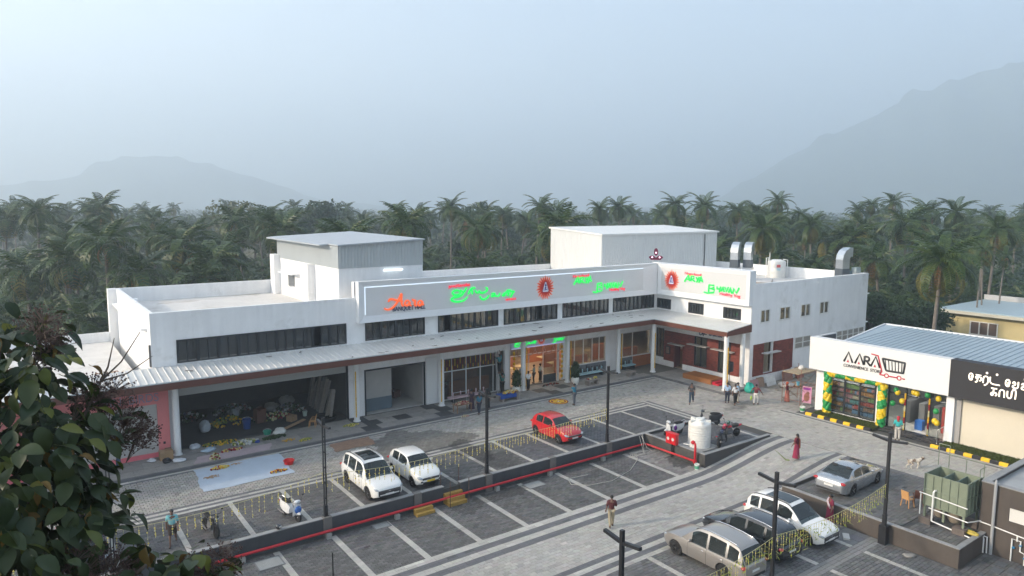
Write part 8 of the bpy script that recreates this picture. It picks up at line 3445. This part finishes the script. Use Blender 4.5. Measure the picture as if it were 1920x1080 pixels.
flower_heap(10.9, 45.75, .15, .7, .2, .12, [CRIM, FLY, FLW], 70, 'crimson and yellow garland heap behind the pale pink cloth', pr=.06)
flower_heap(15.5, 45.0, .15, .45, .25, .1, [FLY, FLG], 60, 'yellow green flower bundle near the middle of the open shop pavement', pr=.05)
flower_heap(14.5, 45.6, .15, .4, .2, .06, [M('chaff'), MARI], 40, 'brownish flower heap left of the yellow green bundle', pr=.05)
flower_heap(19.2, 46.2, .15, .6, .22, .1, [FLY, FLG], 70, 'yellow green flower bundle at the foot of the second column', pr=.05)
flower_heap(13.9, 46.7, .15, .8, .3, .12, [LF_D], 120, 'dark green leaves heaped at the shop threshold', 'leaf_heap', .07, 'leaves')
flower_heap(12.0, 46.7, .15, .9, .4, .16, [M('plastic_clear', (.5, .52, .5), .35), FLW, FLG, M('plastic_grey', (.35, .36, .36), .4)], 90, 'pale plastic wrappings heaped in the open shop front', 'wrapping_heap', .09, 'wrapping')
flower_heap(10.6, 47.6, .12, 1.1, .4, .15, [FLG, MARI, LF_D], 110, 'yellow and green garland pile inside the left of the open shop', pr=.07)
flower_heap(12.2, 51.8, .1, 1.3, .7, .6, [LF_D, MARI, FLG], 150, 'tall heap of marigolds and leaves deep in the open shop', pr=.1)
flower_heap(15.0, 51.5, .1, 1.5, .8, .35, [LF_D, CRIM, FLG, FLW], 140, 'dark heap of leaves and red flowers deep in the open shop', pr=.1)


for x_, y_, rx_2, lb_ in ((10.0, 54.5, 1.3, 'jumble of dark bags and leaves in the back left of the shop'), (13.2, 54.8, 1.5, 'jumble of dark bags and leaves along the back wall of the shop'), (16.9, 52.6, 1.2, 'jumble of grey bags and dull leaves below the leaning boards')):
    flower_heap(x_, y_, .1, rx_2, .9, .5, [LF_D, M('plastic_grey'), M('crate_brown', (.13, .06, .04), .7), LF_D, M('plastic_dull', (.12, .14, .17), .5), LF_D], 120, lb_, 'clutter_heap', .12, 'clutter')


def sack(name, x, y, z, r, col, label, cat, rough=.6):
    b = MB()
    n_, m_ = 12, 8
    q = random.Random(int(x * 97 + y * 31))
    for i in range(m_ + 1):
        ph = math.pi * i / m_
        for k in range(n_):
            th = 2 * math.pi * k / n_
            f_ = 1 + .16 * math.sin(3 * th + i) * math.sin(ph) + q.uniform(-.08, .08)
            b.v.append((r[0] * f_ * math.sin(ph) * math.cos(th), r[1] * f_ * math.sin(ph) * math.sin(th), max(0, r[2] * (math.cos(ph) + .8) * (.62 + .2 * math.sin(k * 1.7 + i)) + .0)))
    for i in range(m_):
        for k in range(n_):
            b.f.append((i * n_ + k, (i + 1) * n_ + k, (i + 1) * n_ + (k + 1) % n_, i * n_ + (k + 1) % n_))
            b.m.append(0)
    return one(name, b, M('sack_%s' % '_'.join('%d' % int(c * 99) for c in col), col, rough, noise=(6, .15)), label, cat, (x, y, z), rnd.uniform(0, 3), smooth=True)


sack('sack', 14.5, 47.5, .1, (.45, .35, .32), (.62, .62, .58), 'white sack next to the green basin in the open shop', 'sack')
sack('plastic_bag', 9.05, 47.6, .1, (.35, .3, .25), (.55, .58, .62), 'crumpled white bag at the foot of the first shop column', 'bag')
sack('plastic_bag', 9.7, 46.5, .15, (.3, .5, .18), (.35, .45, .55), 'pale blue bundle lying beside the crumpled white bag', 'bag')
sack('plastic_bag', 10.4, 50.9, .1, (.4, .35, .6), (.5, .55, .6), 'tall clear plastic bag standing in the left of the shop', 'bag')
sack('plastic_bag', 12.7, 46.5, .15, (.3, .2, .1), (.02, .06, .3), 'dark blue bag on the pavement by the wrappings', 'bag')
sack('plastic_bag', 12.9, 53.0, .1, (.35, .3, .5), (.45, .5, .52), 'grey white bag deep in the middle of the shop', 'bag')
sack('plastic_bag', 7.1, 45.8, .15, (.25, .25, .22), (.03, .03, .035), 'black bag in front of the cardboard box by the pink shop', 'bag')
sack('plastic_bag', 7.75, 45.6, .15, (.38, .28, .15), (.62, .64, .68), 'white blue cloth bundle right of the black bag', 'bundle')
sack('plastic_bag', 6.4, 46.6, .15, (.3, .25, .12), (.6, .62, .66), 'white cloth bundle left of the cardboard box', 'bundle')
sack('sack', 15.8, 53.5, .1, (.6, .5, .45), (.3, .3, .28), 'grey sack on the heap at the back of the shop', 'sack')
sack('sack', 17.3, 54.5, .1, (.6, .5, .5), (.35, .34, .32), 'pale sack against the back wall of the shop', 'sack')
bucket('basin', 13.75, 47.75, .1, .28, .3, M('basin_green', (.015, .26, .17), .4), 'green plastic basin in the open shop front')
bucket('basin', 13.0, 50.0, .1, .3, .7, M('drum_blue', (.01, .05, .22), .4), 'blue plastic drum in the middle of the open shop')
bucket('basin', 17.4, 50.6, .1, .18, .35, M('pail_mint', (.4, .5, .45), .5), 'pale green pail behind the tan chair')
TUB = thing('rubber_tub', 'wide flat black rubber tub beside the tan chair', 'tub', (18.3, 48.8, .1))
b = MB()
b.lathe((0, 0, 0), [(0, .02), (.72, .02), (.8, .3), (.84, .3), (.76, 0), (0, 0)], 28)
b.build('rim', BLACKM, TUB, smooth=40)
b = MB()
b.lathe((0, 0, 0), [(0, .12), (.74, .12)], 28)
b.build('water', M('tub_water', (.05, .06, .06), .1), TUB)


def box_thing(name, x, y, z, d, mat, label, cat, rz=0, rot=None):
    o = thing(name, label, cat, (x, y, z), rz)
    b = MB()
    b.box(-d[0] / 2, d[0] / 2, -d[1] / 2, d[1] / 2, 0, d[2])
    b.build('carton', mat, o)
    b = MB()
    b.obox((-d[0] * .35, -d[1] / 2 - .08, d[2] + .02), (d[0] * .3, .25, .012), (R(30), 0, 0))
    b.obox((d[0] * .25, d[1] / 2 + .08, d[2] + .02), (d[0] * .5, .25, .012), (R(-30), 0, 0))
    b.build('flap', mat, o)
    return o


CARD = M('cardboard', (.34, .22, .12), .9, noise=(4, .12))
box_thing('cardboard_box', 7.2, 46.55, .15, (.75, .5, .55), CARD, 'cardboard box piled with cloth beside the pink shop', 'box')
box_thing('wooden_crate', 14.2, 51.0, .1, (.7, .6, 1.0), M('crate_brown', (.13, .06, .04), .7), 'tall brown crate in the middle of the open shop', 'crate', .2)
box_thing('cardboard_box', 25.3, 51.5, .12, (.7, .6, .55), M('crate_brown'), 'brown carton inside the passage', 'box', .3)
box_thing('cardboard_box', 16.2, 50.0, .1, (.6, .5, .4), CARD, 'cardboard carton beside the leaning planks', 'box', .5)
for k in range(12):
    b = MB()
    h = 2.4 + rnd.uniform(-.5, .4)
    b.obox((0, 0, h / 2), (.16 + rnd.uniform(0, .12), .05, h), (0, R(14 + rnd.uniform(-5, 5)), 0))
    one('plank', b, M('plank_grey_%d' % (k % 3), ((.24, .22, .20), (.30, .27, .23), (.18, .17, .16))[k % 3], .85, noise=(4, .2)), 'grey board leaning on the right wall inside the open shop', 'board', (18.9, 48.9 + k * .42, .1), rnd.uniform(-.15, .15), group='boards leaning in the open shop')
b = MB()
b.obox((0, 0, .12), (2.0, .3, .05), (0, R(-6), R(24)))
one('plank', b, M('plank_tan', (.42, .28, .18), .8, noise=(4, .12)), 'long tan board lying beside the tan chair', 'board', (15.9, 48.6, .12))
b = MB()
for k in range(4):
    b.box(0, 2.4, k * .03, k * .03 + .025, .02 + k * .0, 1.0 - .03 * k)
one('sheet_stack', b, M('sheets_slate', (.10, .14, .17), .5), 'slate grey sheets leaning on the white panel in the passage', 'sheets', (21.3, 48.75, .12))


def plastic_chair(x, y, z, rz, mat, label):
    o = thing('plastic_chair', label, 'chair', (x, y, z), rz)
    b = MB()
    b.box(-.22, .22, -.21, .21, .42, .45)
    b.build('seat', mat, o)
    b = MB()
    b.obox((0, -.24, .68), (.42, .03, .46), (R(12), 0, 0))
    b.build('backrest', mat, o)
    for sx in (-1, 1):
        for sy in (-1, 1):
            b = MB()
            b.bar((sx * .19, sy * .18, .42), (sx * .23, sy * .23, 0), .04)
            b.build('leg', mat, o)
        b = MB()
        b.tube([(sx * .23, -.22, .66), (sx * .25, .05, .66), (sx * .23, .2, .45)], .02, 5)
        b.build('armrest', mat, o)


TANP = M('plastic_tan', (.55, .30, .12), .45)
plastic_chair(16.9, 47.6, .12, R(60), TANP, 'tan plastic chair on the threshold of the open shop')
plastic_chair(38.1, 16.55, 0, R(-100), TANP, 'tan plastic chair on the raised bay near the green tank')
plastic_chair(38.75, 16.3, 0, R(-60), M('plastic_brown', (.12, .05, .035), .45), 'dark brown plastic chair close to the green tank')

# low roof litter
for k in range(16):
    b = MB()
    b.obox((0, 0, .08), (rnd.uniform(.3, .9), rnd.uniform(.2, .6), rnd.uniform(.03, .2)), (rnd.uniform(-.4, .4), rnd.uniform(-.4, .4), rnd.uniform(0, 3)))
    one('cardboard_scrap', b, M('scrap_%d' % (k % 4), ((.40, .25, .12), (.5, .36, .2), (.28, .15, .08), (.62, .58, .5))[k % 4], .9), 'torn cardboard scrap on the low roof beside the end wall', 'cardboard', (rnd.uniform(4.2, 6.3), rnd.uniform(48.3, 51.0), 4.93), group='cardboard scraps on the low roof')

# scaffold and building rubbish beside the wing
SC = thing('scaffold', 'rusty tube scaffold with a plank deck beside the shop block', 'scaffold', (51.6, 31.4, 0))
b = MB()
for sx in (-1.0, 1.2):
    for sy in (-.8, .8):
        b.cyl((sx, sy, 0), (sx, sy, 3.0), .025, n=6)
for z in (.4, 1.5, 2.6):
    for s_ in (-.8, .8):
        b.cyl((-1.0, s_, z), (1.2, s_, z), .02, n=5)
    for s_ in (-1.0, 1.2):
        b.cyl((s_, -.8, z), (s_, .8, z), .02, n=5)
for s_ in (-.8, .8):
    b.cyl((-1.0, s_, .1), (1.2, s_, 1.5), .018, n=5)
    b.cyl((1.2, s_, .1), (-1.0, s_, 1.5), .018, n=5)
    b.cyl((-1.0, s_, 1.5), (1.2, s_, 2.6), .018, n=5)
b.build('tube_frame', M('scaffold_rust', (.22, .10, .07), .8), SC)
for k in range(4):
    b = MB()
    b.box(-1.2, 1.4, -.7 + k * .37, -.38 + k * .37, 2.62, 2.67)
    b.build('plank', M('deck_plank', (.36, .28, .18), .85, noise=(3, .2)), SC)
b = MB()
b.ball((0, 0, .15), (.3, .25, .2), 8, 6)
one('plaster_bag', b, M('plaster_white', (.62, .6, .56), .9), 'white plaster bag on top of the scaffold deck', 'bag', (52.1, 31.5, 2.67), smooth=True)
bucket('paint_bucket', 51.2, 31.2, 1.55, .14, .3, M('pail_blue', (.1, .3, .4), .5), 'small blue pail hung in the scaffold')
PSD = thing('poster_stand', 'pink standing poster between the scaffold and the shop pillar', 'poster', (51.3, 30.45, 0), R(-70))
b = MB()
b.box(-.35, .35, -.02, .02, .25, 1.6)
b.build('board', M('poster_pink', (.62, .30, .42), .5), PSD)
b = MB()
b.box(-.35, .35, .021, .026, .26, 1.15) if 0 else b.ball((0, -.03, .72), (.22, .01, .36), 10, 6)
b.ball((.08, -.035, 1.05), (.13, .012, .14), 8, 5)
b.build('printed_figure', M('poster_print', (.30, .12, .08), .5, noise=(6, .5)), PSD)
b = MB()
b.box(-.28, .28, -.028, -.021, 1.32, 1.5)
b.build('printed_band', M('poster_purple', (.3, .03, .3), .5), PSD)
b = MB()
for s_ in (-1, 1):
    b.bar((s_ * .3, .02, .6), (s_ * .33, .35, 0), .025)
    b.bar((s_ * .33, 0, .3), (s_ * .33, 0, 0), .025)
b.build('frame_leg', STEEL, PSD)
sack('green_cloth', 51.0, 35.6, 0, (.45, .35, .65), (.02, .36, .28), 'bright green cloth thrown over rubble by the outer column', 'cloth')
sack('cement_sack', 55.4, 34.9, 0, (.7, .5, .35), (.55, .52, .48), 'pale cement sacks heaped against the side wall', 'sacks')
sack('cement_sack', 56.4, 34.5, 0, (.5, .5, .3), (.45, .3, .18), 'tan sack on the rubble by the side wall', 'sack')
for k, (x, y, w_, h_, lb, c_) in enumerate(((52.6, 36.1, .9, .75, 'pinkish tile stack leaning at the foot of the side wall', (.42, .24, .25)), (53.6, 36.2, .8, .8, 'brown tile stack beside the pinkish one', (.3, .2, .14)), (57.6, 36.1, 1.3, .9, 'brown boards leaning on the side wall', (.26, .14, .11)), (59.5, 36.1, 1.1, 1.0, 'dark red boards near the far end of the side wall', (.25, .09, .07)))):
    o = thing('tile_stack', lb, 'tiles', (x, y, 0))
    for q in range(5):
        b = MB()
        b.obox((0, q * .05, h_ / 2), (w_, .03, h_), (R(-10), 0, rnd.uniform(-.05, .05)))
        b.build('tile', M('tile_lean_%d' % k, c_, .6, noise=(3, .15)), o)
for k in range(7):
    b = MB()
    b.bar((0, 0, .0), (.05, .35, .75), .12, .03)
    one('white_board', b, M('white_batten', (.6, .6, .58), .6), 'short white batten leaning in the row by the side wall', 'batten', (54.2 + .2 * k, 35.9, 0), group='white battens by the side wall')
wf_ = thing('window_frame', 'spare white window frame leaning near the brick side opening', 'frame', (58.3, 36.3, .1), 0)
b = MB()
b.box(0, 2.0, 0, .06, 0, .08)
b.box(0, 2.0, 0, .06, .92, 1.0)
b.box(0, .08, 0, .06, .08, .92)
b.box(1.92, 2.0, 0, .06, .08, .92)
b.build('frame', WF, wf_)
b = MB()
for k in range(60):
    b.obox((rnd.gauss(0, 1.0), rnd.gauss(0, .5), .03), (rnd.uniform(.05, .3), rnd.uniform(.05, .2), rnd.uniform(.02, .1)), (0, 0, rnd.uniform(0, 3)))
o = one('rubble', b, M('rubble_grey', (.26, .23, .20), .9, noise=(4, .3)), 'rubble', 'rubble', (56.5, 34.6, 0))
for kx in ('label', 'category'):
    del o[kx]
o['kind'] = 'stuff'
sack('litter_bag', 35.0, 13.9, -.8, (.18, .15, .12), (.4, .34, .2), 'small yellowish litter bag under the brown grey wall', 'bag')
sack('litter_bag', 34.2, 14.6, -.8, (.3, .2, .09), (.26, .25, .23), 'grey rag on the paving near the sedan lamp', 'rag')
b = MB()
b.box(-.3, .3, -.15, .15, 0, .09)
one('cement_block', b, M('block_pale', (.5, .49, .46), .85), 'loose pale cement block in front of the white suv with glass roof', 'block', (33.6, 17.4, -.8), .6)
sack('flower_bag', 37.0, 13.05, .12, (.3, .18, .14), (.55, .42, .08), 'yellow flower bag left on the wall corner', 'bag')
sack('green_bag', 37.3, 13.35, .03, (.35, .2, .12), (.02, .2, .12), 'dark green bag beside the yellow flower bag', 'bag')

# ------------------------------------------------------------------ haze
hz = MB()
hz.box(-3300, 4600, -1250, 4600, -2.15, 780)
hm = bpy.data.materials.new('haze_air')
hm.use_nodes = True
hm.node_tree.nodes.clear()
_o = hm.node_tree.nodes.new('ShaderNodeOutputMaterial')
_v = hm.node_tree.nodes.new('ShaderNodeVolumePrincipled')
_v.inputs['Color'].default_value = (.71, .823, .935, 1)
_v.inputs['Density'].default_value = .00085
_v.inputs['Anisotropy'].default_value = .36
hm.node_tree.links.new(_v.outputs[0], _o.inputs['Volume'])
ho = hz.build('haze', hm)
ho['kind'] = 'stuff'
